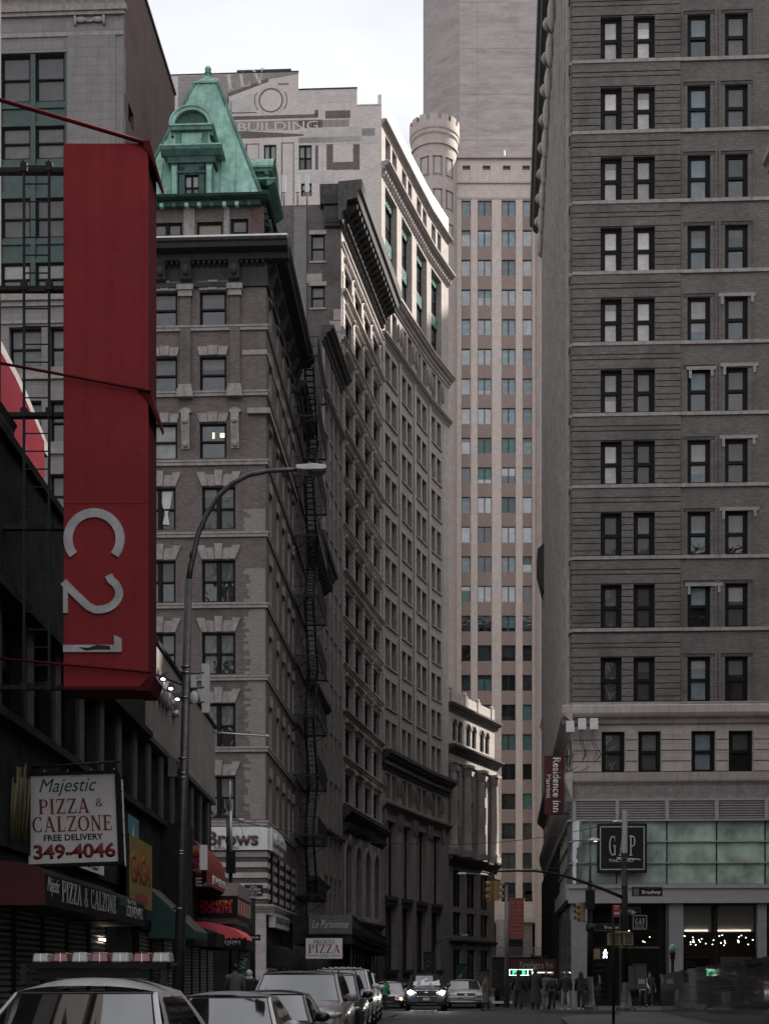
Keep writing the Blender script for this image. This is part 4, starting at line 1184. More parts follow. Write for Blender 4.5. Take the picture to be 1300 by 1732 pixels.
# the great cornice, returning on the west side
zt6 = H6 + 1.4
fw6 = Fac(along(P110, rD, -10.5), P110); L6w = fw6.L
mb = MB(M['brown_trim'], M['dark_trim'])
prof = lambda z, p: [(0, z - 3.0), (-.25, z - 2.9), (-.35, z - 2.3), (-.6, z - 2.2), (-.7, z - 1.5), (-p*.8, z - 1.35), (-p*.85, z - .9), (-p*.96, z - .7), (-p, z), (0, z)]
mb.prism(prof(zt6, 1.85), -1.2, f6.L + .2, 'x'); modillions(mb, -.8, f6.L, .95, zt6 - 2.3, zt6 - 1.36, 1.35, .34, 1)
for i in range(int(f6.L / .35)): mb.box(.1 + .35*i, .28 + .35*i, -.5, -.25, zt6 - 2.75, zt6 - 2.5, 1)
mb.build('cornice', f6.M, b6)
mb = MB(M['brown_trim'], M['dark_trim']); mb.prism([(0, zt6 - 1.5), (-.6, zt6 - 1.35), (-.8, zt6 - .7), (-.9, zt6), (0, zt6)], L6w - 1.6, L6w + 1.0, 'x')
mb.prism([(0, zt6 - 3.0), (-.3, zt6 - 2.9), (-.5, zt6 - 1.5), (0, zt6 - 1.5)], L6w - 1.3, L6w + .3, 'x')
for i in range(6): mb.box(L6w - 1.2 + .25*i, L6w - 1.06 + .25*i, -.42, -.3, zt6 - 2.7, zt6 - 2.3, 1)
mb.build('cornice', fw6.M, b6)
# west wall
wh = []
for px0, px1, py0, py1 in ((526, 549, 396, 441), (526, 549, 483, 520)): wh.append((fw6.u(px0), fw6.u(px1), fw6.h(py1, 540), fw6.h(py0, 540)))
mb = MB(M['brick_grey']); wall_grid(mb, 0, L6w, .15, fw6.h(345, 540), wh, .25); mb.build('party_wall', fw6.M, b6)
for hh in wh: add_win(fw6, b6, *hh, depth=.15, up='b_mid', lo='g_dark', style='dh', fr=.08)
mb = MB(M['lime_pale'], M['grey_stone'])
for hh in wh: mb.box(hh[0] - .15, hh[1] + .15, -.08, 0, hh[3], hh[3] + .32, 0); mb.box(hh[0] - .1, hh[1] + .1, -.08, 0, hh[2] - .14, hh[2], 0)
mb.box(0, L6w - 1.5, -.03, 0, fw6.h(478, 540), fw6.h(462, 540), 0)
z = 30.0
while z < 53: mb.box(L6w - (.9 if int(z / .9) % 2 else .6), L6w, -.03, 0, z, z + .84, 0); z += .9
mb.box(fw6.u(497), fw6.u(518), -.12, 0, 35, fw6.h(350, 540), 1)
mb.build('trim', fw6.M, b6)
P6 = along(P110, rD, -10.5)
volume('core', [along(along(P110, rD, -.7), (0, 1), .35), along(P127, rD, -.6), along(P127, rD, -12), along(P6, (0, 1), .35)], .1, H6 - 1.5, M['brick_dark'], b6)
for i, px in enumerate((480, 503, 519)):
    x = X_at(px, 112); z = H_at(325, 112)
    an = MB(M['white_b'], M['galv']); an.box(-.16, .16, -.1, .05, 0, 1.35, 0); an.cyl((0, .15, -1.2), (0, .15, 1.2), .05, seg=8, m=1); an.box(-.08, .08, .03, .16, .2, .3, 1); an.box(-.08, .08, .03, .16, 1.0, 1.1, 1)
    tag(an.build('antenna_panel', T(x, 112, z)), ('leftmost', 'middle', 'rightmost')[i] + ' of three pale antenna panels on the grey brick roof left of the great cornice', 'antenna', 'antenna panels on the grey brick roof')
# ============================================================ 5. curved office tower with the painted brick flank
tabl = [(645, 127.0), (686, 134.4), (726, 142.4), (758, 147.9)]
def curveP(px):
    for (a, ya), (b, yb) in zip(tabl, tabl[1:]):
        if px <= b: t = (px - a) / (b - a); Y = ya + (yb - ya) * t; return (X_at(px, Y), Y)
    return (X_at(px, yb), yb)
cuts = [645, 674, 699, 724, 748.5, 758]
pp = [curveP(c) for c in cuts]
b7 = empty('curved_office_tower', T(*pp[0]), 'tall curved stone office tower with painted brick flank and a white sunlit parapet', 'building')
fs7 = [Fac(a, b) for a, b in zip(pp, pp[1:])]
for bi, f in enumerate(fs7):
    L_ = f.L; last = bi == 4
    hs_ = []; typ = []
    if not last:
        ua, ub_, uc_, ud = L_*.22, L_*.88, 0, 0
        for k in range(10): hs_.append((ua, ub_, 22.3 + 3.70*k, 22.3 + 3.70*k + 2.55)); typ.append('pair')
        hs_.append((ua, ub_, 60.0, 62.6)); typ.append('pair')
        hs_.append((ua - .1, ub_ + .1, 64.6, 73.0)); typ.append('tall')
        hs_.append((ua, ub_, 75.2, 77.6)); typ.append('pair')
        hs_.append((ua, ub_, 17.7, 20.0)); typ.append('pair')
        hs_.append((ua, ub_, 8.9, 15.8)); typ.append('low')
        hs_.append((ua, ub_, 2.2, 8.0)); typ.append('low2')
    mb = MB(M['lime_pale'], M['lime'])
    wall_grid(mb, 0, L_, .15, 79.0, hs_, .75, 1, 1); mb.build('wall', f.M, b7)
    for hh, ty in zip(hs_, typ):
        if ty == 'pair':
            w_ = add_win_one(f, b7, *hh, depth=.5, up=rnd.choice(['g_dark', 'g_dark', 'g_far', 'b_dark']), lo='g_dark', style='dh2', fr=.07)
        elif ty == 'tall':
            a, b, z0, z1 = hh
            n = 2
            wdt = (b - a) 
            for k in range(2):
                add_win_one(f, b7, a, b, z0 + .3 + 4.2*k, z0 + 3.4 + 4.2*k, depth=.6, up='g_far', lo='g_dark', style='dh2', fr=.1)
                mb = MB(M['copper_mid'], M['lime_trim']); zz = z0 + 3.4 + 4.2*k
                mb.box(a, b, .45, .7, zz, min(zz + 1.1, z1)); 
                for q in range(7): x = a + (b-a)*(q+.5)/7; mb.box(x-.08, x+.08, .4, .45, zz + .1, min(zz+1.0, z1-.05))
                mb.build('spandrel', f.M, b7)
        else:
            a, b, z0, z1 = hh
            add_win_one(f, b7, a, b, z0, z1, depth=.55, up='g_dark', lo='g_dim', style='dh2', fr=.12, split=.62)
            mb = MB(M['brown_trim']); mb.box(a - .1, b + .1, -.2, .1, z0 - .35, z0); mb.box(a - .05, b + .05, -.1, .3, z0 - .8, z0 - .35); mb.build('sill', f.M, b7)
    mb = MB(M['lime_pale'], M['lime_trim'], M['lime_dark'])
    if not last:
        c = (ua + ub_) / 2; k_ = (ub_ - ua)
        # mullion pier between the pair and sills, spandrels in relief
        for k in range(10):
            z0 = 22.3 + 3.70*k
            mb.box(c - .24, c + .24, .02, .5, z0, z0 + 2.55, 2)
            mb.box(ua - .12, ub_ + .12, -.14, .05, z0 - .16, z0, 1); mb.box(ua - .05, ub_ + .05, .004, .06, z0 + 2.55, z0 + 2.75, 1)
        for z0, z1 in ((60.0, 62.6), (75.2, 77.6), (17.7, 20.0)):
            mb.box(c - .26, c + .26, -.02, .5, z0, z1, 2)
        mb.box(c - .14, c + .14, .3, .6, 8.9, 15.8, 2)
        for x in (ua - .35, ub_ + .35):
            mb.ball((x, -.1, 19.0), .2, .16, .75, 8, 6, 1); mb.ball((x, -.1, 61.4), .22, .2, .9, 8, 6, 1)
            mb.ball((x, -.2, 74.6), .28, .25, .6, 8, 6, 1); mb.ball((x, -.1, 16.0), .22, .22, .9, 8, 6, 1)
    mb.box(0, .62, -.12, 0, 22, 59, 0) if not last else mb.box(0, L_, -.02, 0, 22, 59, 2)
    mb.build('pier', f.M, b7)
    mb = MB(M['brown_trim'], M['lime_trim'], M['lime_dark'])
    ex0, ex1 = (0, L_ + .12)
    cornice(mb, ex0 if bi else -.2, ex1, 21.9, 1.6, 1.0); 
    for q in range(int(L_ / .42)): mb.box(.1 + .42*q, .3 + .42*q, -.45, -.2, 20.7, 21.0, 1)
    cornice(mb, ex0, ex1, 17.3, .8, .55, 1)
    cornice(mb, ex0, ex1, 59.4, .7, .5, 1); cornice(mb, ex0, ex1, 63.9, 1.0, .85, 2); cornice(mb, ex0, ex1, 74.6, .9, .8, 1); modillions(mb, 0, L_, .55, 73.3, 73.8, .35, .2, 2)
    cornice(mb, ex0, ex1, 78.4, .6, .5, 1)
    mb.build('cornice', f.M, b7)
    mb = MB(M['white_b']); mb.box(0, L_, -.02, .35, 79.0, 80.6); mb.build('parapet', f.M, b7)
# painted flank
P7 = along(pp[0], rD, -19.2)
w7 = Fac(P7, pp[0]); Lw = w7.L
U = w7.u; Hh = lambda py, px=480: w7.h(py, px)
hsw = [(U(505), U(527), Hh(287), Hh(245)), (U(446), U(467), Hh(290), Hh(243)), (U(404), U(413), Hh(290), Hh(243)), (U(509), U(527), Hh(332), Hh(310))]
prof = [(0, 1), (U(505), Hh(118)), (U(604), Hh(150)), (Lw, Hh(181))]
mb = MB(M['brick_white'])
wall_grid(mb, 0, U(505), .15, Hh(119), hsw, .3); wall_grid(mb, U(505), U(604), .15, Hh(152), hsw, .3); wall_grid(mb, U(604), Lw, .15, Hh(181), [], .3)
# step returns
mb.q([(U(505), 0, Hh(152)), (U(505), 8, Hh(152)), (U(505), 8, Hh(119)), (U(505), 0, Hh(119))]); mb.q([(U(604), 0, Hh(181)), (U(604), 8, Hh(181)), (U(604), 8, Hh(152)), (U(604), 0, Hh(152))])
mb.build('party_wall', w7.M, b7)
for hh in hsw: add_win(w7, b7, *hh, depth=.15, up='b_white', lo='b_mid', style='dh' if hh[1]-hh[0] < 1.1 else 'dh2', fr=.07)
def patch(parts, mat, name, parent, Mx, y=-.006, th=.006):
    mb = MB(M[mat])
    for r_ in parts:
        if len(r_) == 4 and not isinstance(r_[0], tuple): a, b, c, d = r_; mb.box(U(a), U(b), y, y + th, Hh(d, (a+b)/2), Hh(c, (a+b)/2))
        else: mb.prism([(U(p[0]), Hh(p[1], p[0])) for p in r_], y, y + th, 'y')
    return mb.build(name, Mx, parent)
patch([((301, 128), (505, 121), (505, 124), (458, 132), (386, 158), (372, 235), (301, 235)), (301, 372, 235.5, 290)], 'brick_ghost2', 'faded_paint', b7, w7.M)
patch([((385, 157), (454, 131), (454, 137), (385, 163)), (383, 387, 163.5, 196), (386, 538, 194, 200), (532, 538, 185, 194), ((398, 220), (513, 226), (513, 229), (398, 234)), (550, 592, 186, 199), (552, 563, 243, 286), (563, 597, 273, 286), (597, 608, 243, 286), (533, 538, 245, 286), (551, 608, 311, 316), (551, 562, 316, 322), (415, 418, 242, 330), (475.5, 477.5, 242, 340), (415, 438, 242, 243.5), (417, 438, 268, 269.5), (437, 438, 243, 269), (475, 497, 240, 241.5), (495.5, 497, 241, 345),
       (390, 391.5, 170, 190), (391, 434, 189, 190.5), (470, 488, 140, 142)], 'brick_ghost', 'painted_band', b7, w7.M, -.014)
patch([((391, 170), (430, 157), (434, 166), (434, 180), (434, 189), (391, 189))], 'brick_ghost3', 'painted_band', b7, w7.M, -.012)
patch([(505, 610, 215, 240), (505, 640, 230, 243), (497, 565, 290, 308), (540, 600, 160, 172)], 'brick_ghost3', 'cleaned_band', b7, w7.M, -.010)
patch([(394, 545, 203, 219), (505, 590, 202, 214), (612, 634, 216, 240)], 'brick_ghost2', 'faded_paint', b7, w7.M, -.008)
mb = MB(M['brick_ghost']); mb.arc_strip(U(458), Hh(168), .98, 1.1, 0, 360, -.016, -.006, 28); mb.arc_strip(U(458), Hh(168), 1.42, 1.5, 150, 215, -.016, -.006, 10); mb.arc_strip(U(458), Hh(168), 1.42, 1.5, -35, 30, -.016, -.006, 10); mb.build('painted_ring', w7.M, b7)
mb = MB(M['brick_ghost3']); mb.arc_strip(U(458), Hh(168), 1.12, 1.38, 0, 360, -.015, -.006, 28); mb.build('painted_ring', w7.M, b7)
for i, ch in enumerate('SILV'):
    serif(ch, w7.M @ T(U(363 + 25*i), -.008, Hh(143 - 5*i, 363+25*i)) @ RY(-8), b7, M['brick_ghost3'], (1.15, .75, 1.1, 1.2)[i], 1.35, .006, gap=.02)
text('BUILDING', w7.M @ T(U(470), -.009, Hh(212)), b7, M['brick_white'], width=7.2, height=.75, ext=.006)
mb = MB(M['iron'], M['white_b']); mb.box(U(400), U(492), .1, .5, Hh(119), Hh(114)); mb.box(U(505), U(604), -.05, .3, Hh(152), Hh(150)); mb.box(U(604), Lw, -.05, .3, Hh(181), Hh(179.5), 1); mb.box(0, U(505), -.05, .3, Hh(121), Hh(119.5)); 
mb.build('coping', w7.M, b7)
volume('core', [along(along(P7, rD, .3), (0, 1), .5), along(along(pp[0], rD, -.9), (0, 1), .4), along(pp[1], rD, -1.2), along(pp[2], rD, -1.4), along(pp[4], rD, -1.6), (P7[0], 150)], .1, 79.0, M['brick_dark'], b7)
volume('roof_house', [along(P7, (0, 1), .02), along(along(P7, (0, 1), .02), rD, U(505)), along(along(P7, (0, 1), 12), rD, U(505)), along(P7, (0, 1), 12)], 79, Hh(121), M['brick_grey'], b7)

# ============================================================ 6. palazzo with arches and columns at the bend
P8a = (X_at(757, 149), 149.0); P8b = (X_at(836, 162), 162.0)
f8 = Fac(P8a, P8b); b8 = empty('arcaded_bank_building', T(*P8a), 'small classical building with an arcade and giant columns at the bend of the street', 'building')
L8 = f8.L; h8 = lambda py, px: f8.h(py, px)
bays8 = [(766, 780), (789, 804), (812, 826)]
hs8 = []
for i, (a, b) in enumerate(bays8):
    ua, ub_ = f8.u(a), f8.u(b); c = (ua + ub_)/2; w = (ub_ - ua)
    hs8 += [(c - w*.55, c - w*.08, 26.6, 29.0), (c + w*.08, c + w*.55, 26.6, 29.0)]
    hs8 += [(c - .55, c + .55, z, z + 1.9) for z in (15.6, 18.6, 21.6)]
    hs8 += [(c - w*.5, c + w*.5, 9.0, 12.9), (c - w*.5, c + w*.5, 5.9, 8.4), (c - w*.5, c + w*.5, 1.2, 4.4)]
mb = MB(M['lime_pale']); wall_grid(mb, 0, L8, .15, 30.2, hs8, .4); mb.build('wall', f8.M, b8)
for i, hh in enumerate(hs8): add_win_one(f8, b8, *hh, depth=.25, up='g_dark' if hh[3] < 26 else 'b_dark', lo='g_dark', style='pair' if hh[1]-hh[0] > 1.4 else 'dh', fr=.07)
mb = MB(M['lime_pale'], M['brown_trim'])
cornice(mb, -.2, L8 + .7, 30.4, .9, .75, 1); cornice(mb, -.2, L8 + .9, 26.0, 1.0, .95, 1); mb.box(0, L8 + .2, -.2, 0, 24.3, 25.0, 0); cornice(mb, -.1, L8 + .6, 14.3, 1.1, .7, 1); cornice(mb, 0, L8 + .3, 5.4, .5, .35, 1)
mb.build('cornice', f8.M, b8)
mb = MB(M['lime_pale']); mb.box(0, L8, 0, .3, 30.4, 31.8); mb.build('parapet', f8.M, b8)
for x in (1.2, 5.2, 9.2, L8 - .7):
    mb = MB(M['lime_pale']); mb.box(x - .45, x + .45, -.1, .4, 30.4, 31.95); mb.ball((x, .15, 32.05), .3, .25, .28, 10, 6); mb.build('pedestal', f8.M, b8)
for i, (a, b) in enumerate(bays8):
    ua, ub_ = f8.u(a), f8.u(b); c = (ua + ub_)/2; w = ub_ - ua
    for s in (-1, 1):
        cc = c + s*w*.315; r_ = w*.235; mb = MB(M['lime_pale'])
        mb.arc_strip(cc, 28.4, r_, r_ + .14, 0, 180, -.1, .2, 10)
        for sx in (-1, 1): mb.prism([(cc + sx*r_, 29.0), (cc + sx*r_, 28.4)] + [(cc + sx*r_*math.cos(R(t)), 28.4 + r_*math.sin(R(t))) for t in (20, 45, 70, 90)] + [(cc, 29.0)], .03, .2, 'y')
        mb.build('arch', f8.M, b8)
for k, px in enumerate((760.5, 784.5, 808, 830.5)):
    x = max(.55, min(L8 - .55, f8.u(px)))
    mb = MB(M['lime_pale']); mb.lathe([(.62, 15), (.62, 15.3), (.5, 15.4), (.5, 18), (.42, 23), (.42, 23.1), (.5, 23.2), (.55, 23.6), (.68, 24.2), (.7, 24.3)], (x, -.35, 0), 14); mb.box(x - .7, x + .7, -1.0, 0, 24.0, 24.3); mb.box(x - .65, x + .65, -.95, 0, 14.4, 15.0); mb.build('column', f8.M, b8)
    mb = MB(M['lime_pale']); 
    z = .3
    while z < 5: mb.box(x - .55, x + .55, -.12, 0, z, z + .4); z += .46
    mb.box(x - .4, x + .4, -.1, 0, 5.6, 13.2); mb.build('pier', f8.M, b8)
volume('core', [along(P8a, (-f8.dy, f8.dx), .45), along(P8b, (-f8.dy, f8.dx), .45), along(along(P8b, (-f8.dy, f8.dx), 18), rD, 0), (P8a[0] - 8, 170)], .1, 30.2, M['lime'], b8)
e8 = Fac(P8b, along(P8b, (-f8.dy, f8.dx), 16)); mb = MB(M['lime_pale'])
mb.q([(0, 0, .1), (e8.L, 0, .1), (e8.L, 0, 31.8), (0, 0, 31.8)]); mb.build('wall', e8.M, b8)

# ============================================================ 7. tan office tower with turrets
Y9 = 187.0
P9a = (X_at(765, Y9), Y9); P9b = (X_at(1010, Y9), Y9)
f9 = Fac(P9a, P9b); b9 = empty('turreted_office_tower', T(*P9a), 'pale tan office tower with round crenellated turret and rust brick window bays', 'building')
L9 = f9.L; u9 = f9.u; h9 = lambda py: H_at(py, Y9)
cols = [(780, 795.5), (807.6, 831), (848, 871.5), (883.6, 899.5), (921, 944), (960, 975)]
hs9 = []
for k in range(24):
    for a, b in cols: hs9.append((u9(a), u9(b), h9(365 + 50.2*k), h9(338 + 50.2*k)))
hs9 = [h_ for h_ in hs9 if h_[2] > h9(1530)]
low9 = [(u9(848), u9(868), h9(1525), h9(1506)), (u9(887), u9(906), h9(1525), h9(1506))]
cren = [(u9(a), u9(a + 13), h9(305), h9(279)) for a in (782, 816, 850, 883, 917)]
mb = MB(M['tan']); wall_grid(mb, 0, L9, h9(1552), h9(271), hs9 + low9 + cren, .3); mb.build('wall', f9.M, b9)
ups9 = ['pane_pale', 'g_refl', 'pane_pale', 'g_refl', 'b_teal', 'g_far']
for i, hh in enumerate(hs9 + low9):
    k = i // 6
    pool = ['pane_pale', 'g_refl', 'g_refl', 'pane_pale', 'g_refl'] if k < 8 else (['g_refl', 'g_far', 'b_teal', 'g_refl', 'pane_pale'] if k < 14 else ['g_far', 'g_dark', 'g_far', 'b_teal', 'g_dark', 'b_dark'])
    if k * 50 + 338 > 1000 and hh[0] > u9(915): continue
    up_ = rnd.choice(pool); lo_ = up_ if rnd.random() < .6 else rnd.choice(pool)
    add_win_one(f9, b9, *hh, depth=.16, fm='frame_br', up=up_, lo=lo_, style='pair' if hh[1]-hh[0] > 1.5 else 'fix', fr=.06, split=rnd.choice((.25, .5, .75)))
for hh in cren:
    mb = MB(M['white_b'], M['tan'], M['b_dark']); w, hgt = hh[1]-hh[0], hh[3]-hh[2]
    mb.box(0, w, .1, .28, 0, hgt*.72, 1); mb.box(0, w, .05, .1, hgt*.66, hgt*.72, 0); mb.box(0, w, .25, .3, hgt*.72, hgt, 2); mb.build('louvre', f9.M @ T(hh[0], 0, hh[2]), b9)
for a, b in cols[:5]:
    for k in range(23):
        mb = MB(M['brick_span'])
        z1_, z0_ = h9(365 + 50.2*k) - .02, h9(338 + 50.2*(k+1)) + .02
        if z0_ > h9(1552) and not (a > 915 and k > 6): mb.box(u9(a), u9(b), -.03, 0, z0_, z1_); mb.build('spandrel', f9.M, b9)
mb = MB(M['tan_turret'], M['tan']); 
for y, p in ((265, .35), (307, .2), (333, .1)): mb.box(0, L9, -p, .0, h9(y + 3), h9(y), 0)
mb.box(0, L9, .0, .4, h9(271), h9(265)); 
for a, b in ((766, 779), (832, 847), (872, 883), (900, 920), (796.5, 806.5)):
    mb.box(u9(a), u9(b), -.05, 0, h9(1548), h9(334), 1)
mb.build('pier', f9.M, b9)
mb = MB(M['iron']); 
mb.box(0, L9, -.02, -.004, h9(1560), h9(1552)); mb.build('ledge', f9.M, b9)
mb = MB(M['grey_stone'], M['dark2'], M['white_dim']); mb.box(0, L9, -.12, .3, h9(1560), h9(1552), 2); mb.box(0, L9, 3.5, 3.9, .1, h9(1560), 1)
mb.cyl((u9(849), -.2, .1), (u9(849), -.2, h9(1556)), .85, .85, 18, 0)
for x in (u9(885), u9(925)): mb.box(x, x + 1.2, .3, 1.2, .1, h9(1556), 0)
mb.build('base', f9.M, b9)
def turret(px, r_, name='turret'):
    cx, cy_ = X_at(px, Y9 - 1.0), Y9 - 1.0 + r_*.4
    t = empty(name, T(cx, cy_), parent=b9)
    mb = MB(M['tan_turret'], M['brick_tower'])
    mb.lathe([(r_, 2), (r_, h9(262)), (r_ + .18, h9(262)), (r_ + .18, h9(258)), (r_ + .05, h9(258)), (r_ + .05, h9(246)), (r_ + .22, h9(243)), (r_ + .22, h9(238)), (r_ + .34, h9(236)), (r_ + .34, h9(223)), (r_ - .1, h9(223)), (r_ - .1, h9(238)), (.1, h9(238))], (0, 0, 0), 40, 0, False)
    for i in range(14):
        a0 = i*360/14; mb.lathe([(r_ - .1, h9(223)), (r_ + .34, h9(223)), (r_ + .34, h9(213)), (r_ - .1, h9(213)), (r_ - .1, h9(223))], (0, 0, 0), 4, 0, False, a0, a0 + 360/14*.72)
    mb.build('turret_wall', T(cx, cy_), t)
    for lev in range(3):
        for a in (-118, -84, -50):
            py0 = 283 + 55*lev; Mx = T(cx, cy_) @ RZ(a + 90) @ T(-.55, -r_ - .03, h9(py0 + 29))
            fm_, pm = win(1.1, 2.25, 'frame_br', 'refl_bright', 'refl_bright', 'fix', .07)
            f_ = inst('window', fm_, Mx, t); inst('pane', pm, Mx @ T(0, -.02, 0), f_)
            l_ = MB(M['lime_pale']); l_.box(-.08, 1.18, -.06, .1, 2.25, 2.4); l_.box(-.08, 1.18, -.06, .1, -.1, 0); l_.build('lintel', Mx, t)
    return t
turret(735, 2.95); turret(944, 2.95)
mb = MB(M['tan']); P9c = (X_at(702, 190), 190.0)
fc = Fac(P9c, (P9a[0], Y9)); mb.q([(0, 0, .1), (fc.L, 0, .1), (fc.L, 0, h9(262)), (0, 0, h9(262))]); mb.build('wall', fc.M, b9)
volume('core', [(P9a[0], Y9 + .5), (P9b[0], Y9 + .5), (P9b[0], Y9 + 26), (P9a[0], Y9 + 26)], h9(1552), h9(275), M['tan'], b9)
mb = MB(M['white_b']); mb.cyl((u9(853), .5, h9(272)), (u9(853), .5, h9(250)), .12, seg=8); tag(mb.build('roof_vent', f9.M), 'thin pale mast standing on the crenellated tan parapet', 'mast')

# ============================================================ 8. tall windowless brick tower behind
Y10 = 222.0
b10 = empty('brick_skyscraper', T(X_at(777, Y10), Y10), 'windowless brown brick skyscraper rising behind the crenellated tan tower', 'building')
xl, xm, xr = X_at(721, Y10 + 4), X_at(777, Y10), X_at(960, Y10)
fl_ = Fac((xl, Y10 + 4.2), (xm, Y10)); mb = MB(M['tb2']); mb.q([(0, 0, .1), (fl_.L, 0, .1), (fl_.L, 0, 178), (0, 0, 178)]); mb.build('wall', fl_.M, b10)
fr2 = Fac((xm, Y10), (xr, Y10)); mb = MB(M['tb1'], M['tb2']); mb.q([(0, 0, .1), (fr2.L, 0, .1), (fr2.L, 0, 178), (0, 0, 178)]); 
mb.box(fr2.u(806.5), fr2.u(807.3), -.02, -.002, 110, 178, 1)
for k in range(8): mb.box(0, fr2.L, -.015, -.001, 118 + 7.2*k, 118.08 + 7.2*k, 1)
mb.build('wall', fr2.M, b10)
volume('core', [(xl + .3, Y10 + 5.0), (xm + .1, Y10 + .4), (xr, Y10 + .4), (xr, Y10 + 34), (xl + .3, Y10 + 34)], .1, 177.9, M['brick_tower2'], b10)
mb = MB(M['tan_turret']); mb.build  # no roof detail visible from the street

# ============================================================ 9. right corner hotel
G0 = (X_at(967, 70), 70.0)
G1 = along(G0, rD, 17.0)
d2 = (.0830, .9965)
G2 = along(G0, d2, 50.0)
fg = Fac(G0, G1); sg = Fac(G2, G0)
bg_ = empty('corner_hotel', T(*G0), 'grey brick corner hotel block with banded brickwork above a glass shopfront', 'building')
LG = fg.L; ug = fg.u; hg = lambda py, px=1050: fg.h(py, px)
HG = 66.0
fl_px = [(27, 101), (147, 221), (265, 339.5), (384, 459), (504.5, 579), (625, 699), (746, 820), (867, 941), (988.5, 1063), (1112, 1188)]
zr = [(hg(b), hg(a)) for a, b in fl_px]
flh = (zr[0][0] - zr[8][0]) / 8
ztop = zr[0][0]; rows_g = list(reversed(zr))
for k in range(1, 5): rows_g.append((ztop + flh*k, ztop + flh*k + (zr[0][1]-zr[0][0])))
colsL = [(1015, 1051), (1070.5, 1107)]; colsR = [(1162, 1201), (1225.5, 1264.5)]
uL = [(ug(a), ug(b)) for a, b in colsL]; uR = [(ug(a), ug(b)) for a, b in colsR]
w2 = uR[1][1] - uR[0][0]
uR += [(uR[1][1] + 1.7 + i*2.0, uR[1][1] + 2.85 + i*2.0) for i in range(2)]
hgd = []
for z0, z1 in rows_g:
    for a, b in uL + uR: hgd.append((a, b, z0, z1))
z_c1 = hg(1190); z_c0 = hg(1232)
base_w = []
for a, b in ((1017, 1056), (1079, 1117), (1169, 1209), (1232, 1272.5)): base_w.append((ug(a), ug(b), hg(1306), hg(1237)))
zb0, zb1 = hg(1345), hg(1230)
uS = ug(1150)
mb = MB(M['brick_grey'], M['lime_trim']); wall_grid(mb, 0, LG, z_c1, HG, hgd, .32, 0, 0); mb.build('wall', fg.M, bg_)
mb = MB(M['lime'], M['lime_trim']); wall_grid(mb, 0, LG, hg(1385), z_c1, base_w, .35, 0, 0); mb.build('wall', fg.M, bg_)
# banded brick slabs of the left section, real recesses between them
gl = 0
def bands(f, parent, x_ranges_fn, z0, z1, pitch_fn, mat, p=.07):
    mb = MB(mat)
    for za_, zb_ in pitch_fn(z0, z1):
        for a, b in x_ranges_fn((za_ + zb_)/2, za_, zb_): mb.box(a, b, -p, 0, za_, zb_)
    return mb.build('brick_band', f.M, parent)
frac = [0.0, .075, .15, .235, .30, .335, .40, .475, .555, .625, .66, .75, .80, .87, .935]
for ri, (z0, z1) in enumerate(rows_g):
    zs_ = z0 - .13; H_ = flh
    mb = MB(M['brick_grey'])
    fr_l = [0.09, .165, .235, .31, .385, .455, .525, .60]          # beside windows
    edges_ = [z0 + .02] + [z0 + (z1 - z0) * t for t in (.12, .29, .41, .58, .71, .87, 1.0)]
    for k in range(len(edges_) - 1):
        for a, b in ((0, uL[0][0]), (uL[0][1], uL[1][0]), (uL[1][1], uS)): mb.box(a, b, -.07, 0, edges_[k] + .045, edges_[k+1])
    top_ = z0 + flh - .16
    e2 = [z1, z1 + (top_ - z1)*.40, z1 + (top_ - z1)*.60, top_]
    for k in range(3): mb.box(0, uS, -.07, 0, e2[k] + .05, e2[k+1])
    mb.build('brick_band', fg.M, bg_)
    mb = MB(M['lime_trim']); mb.box(0, uS + .02, -.12, 0, z0 - .16, z0 + .01); mb.box(uS + .02, LG, -.10, 0, z0 - .16, z0 + .01)
    mb.build('sill_course', fg.M, bg_)
    for (a, b) in uR:
        mb = MB(M['brick_ghost2'] if (ri, a) in [] else M['brick_grey'], M['brown_trim'])
        mb.box(a - .3, b + .3, -.05, 0, z1 + .16, z1 + .24, 0); mb.box(a - .3, a - .22, -.05, 0, z0 + .05, z1 + .16, 0); mb.box(b + .22, b + .3, -.05, 0, z0 + .05, z1 + .16, 0)
        mb.box(a - .2, b + .2, -.02, 0, z1 + .02, z1 + .14, 1)
        mb.build('window_surround', fg.M, bg_)
k = 0
for ri, (z0, z1) in enumerate(rows_g):
    fi = 9 - ri      # index from the top of the picture
    for ci, (a, b) in enumerate(uL + uR):
        if ci < 2:
            up_ = 'refl_bright' if fi <= 6 else 'b_dark'
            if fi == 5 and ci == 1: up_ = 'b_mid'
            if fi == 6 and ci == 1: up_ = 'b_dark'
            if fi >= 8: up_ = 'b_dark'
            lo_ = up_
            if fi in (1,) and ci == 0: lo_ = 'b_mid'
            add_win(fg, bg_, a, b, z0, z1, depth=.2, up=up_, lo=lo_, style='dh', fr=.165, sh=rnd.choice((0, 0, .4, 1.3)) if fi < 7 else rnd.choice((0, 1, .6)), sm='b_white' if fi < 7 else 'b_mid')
        else:
            up_ = 'refl_blue' if ci in (2, 4) else rnd.choice(['b_mid', 'b_mid', 'b_dark', 'g_dim'])
            lo_ = up_ if rnd.random() < .7 else 'g_dark'
            add_win(fg, bg_, a, b, z0, z1, depth=.16, up=up_, lo=lo_, style='dh', fr=.14, sh=rnd.choice((0, 0, .45, .8, 1.5)), sm=rnd.choice(('b_white', 'b_mid')))
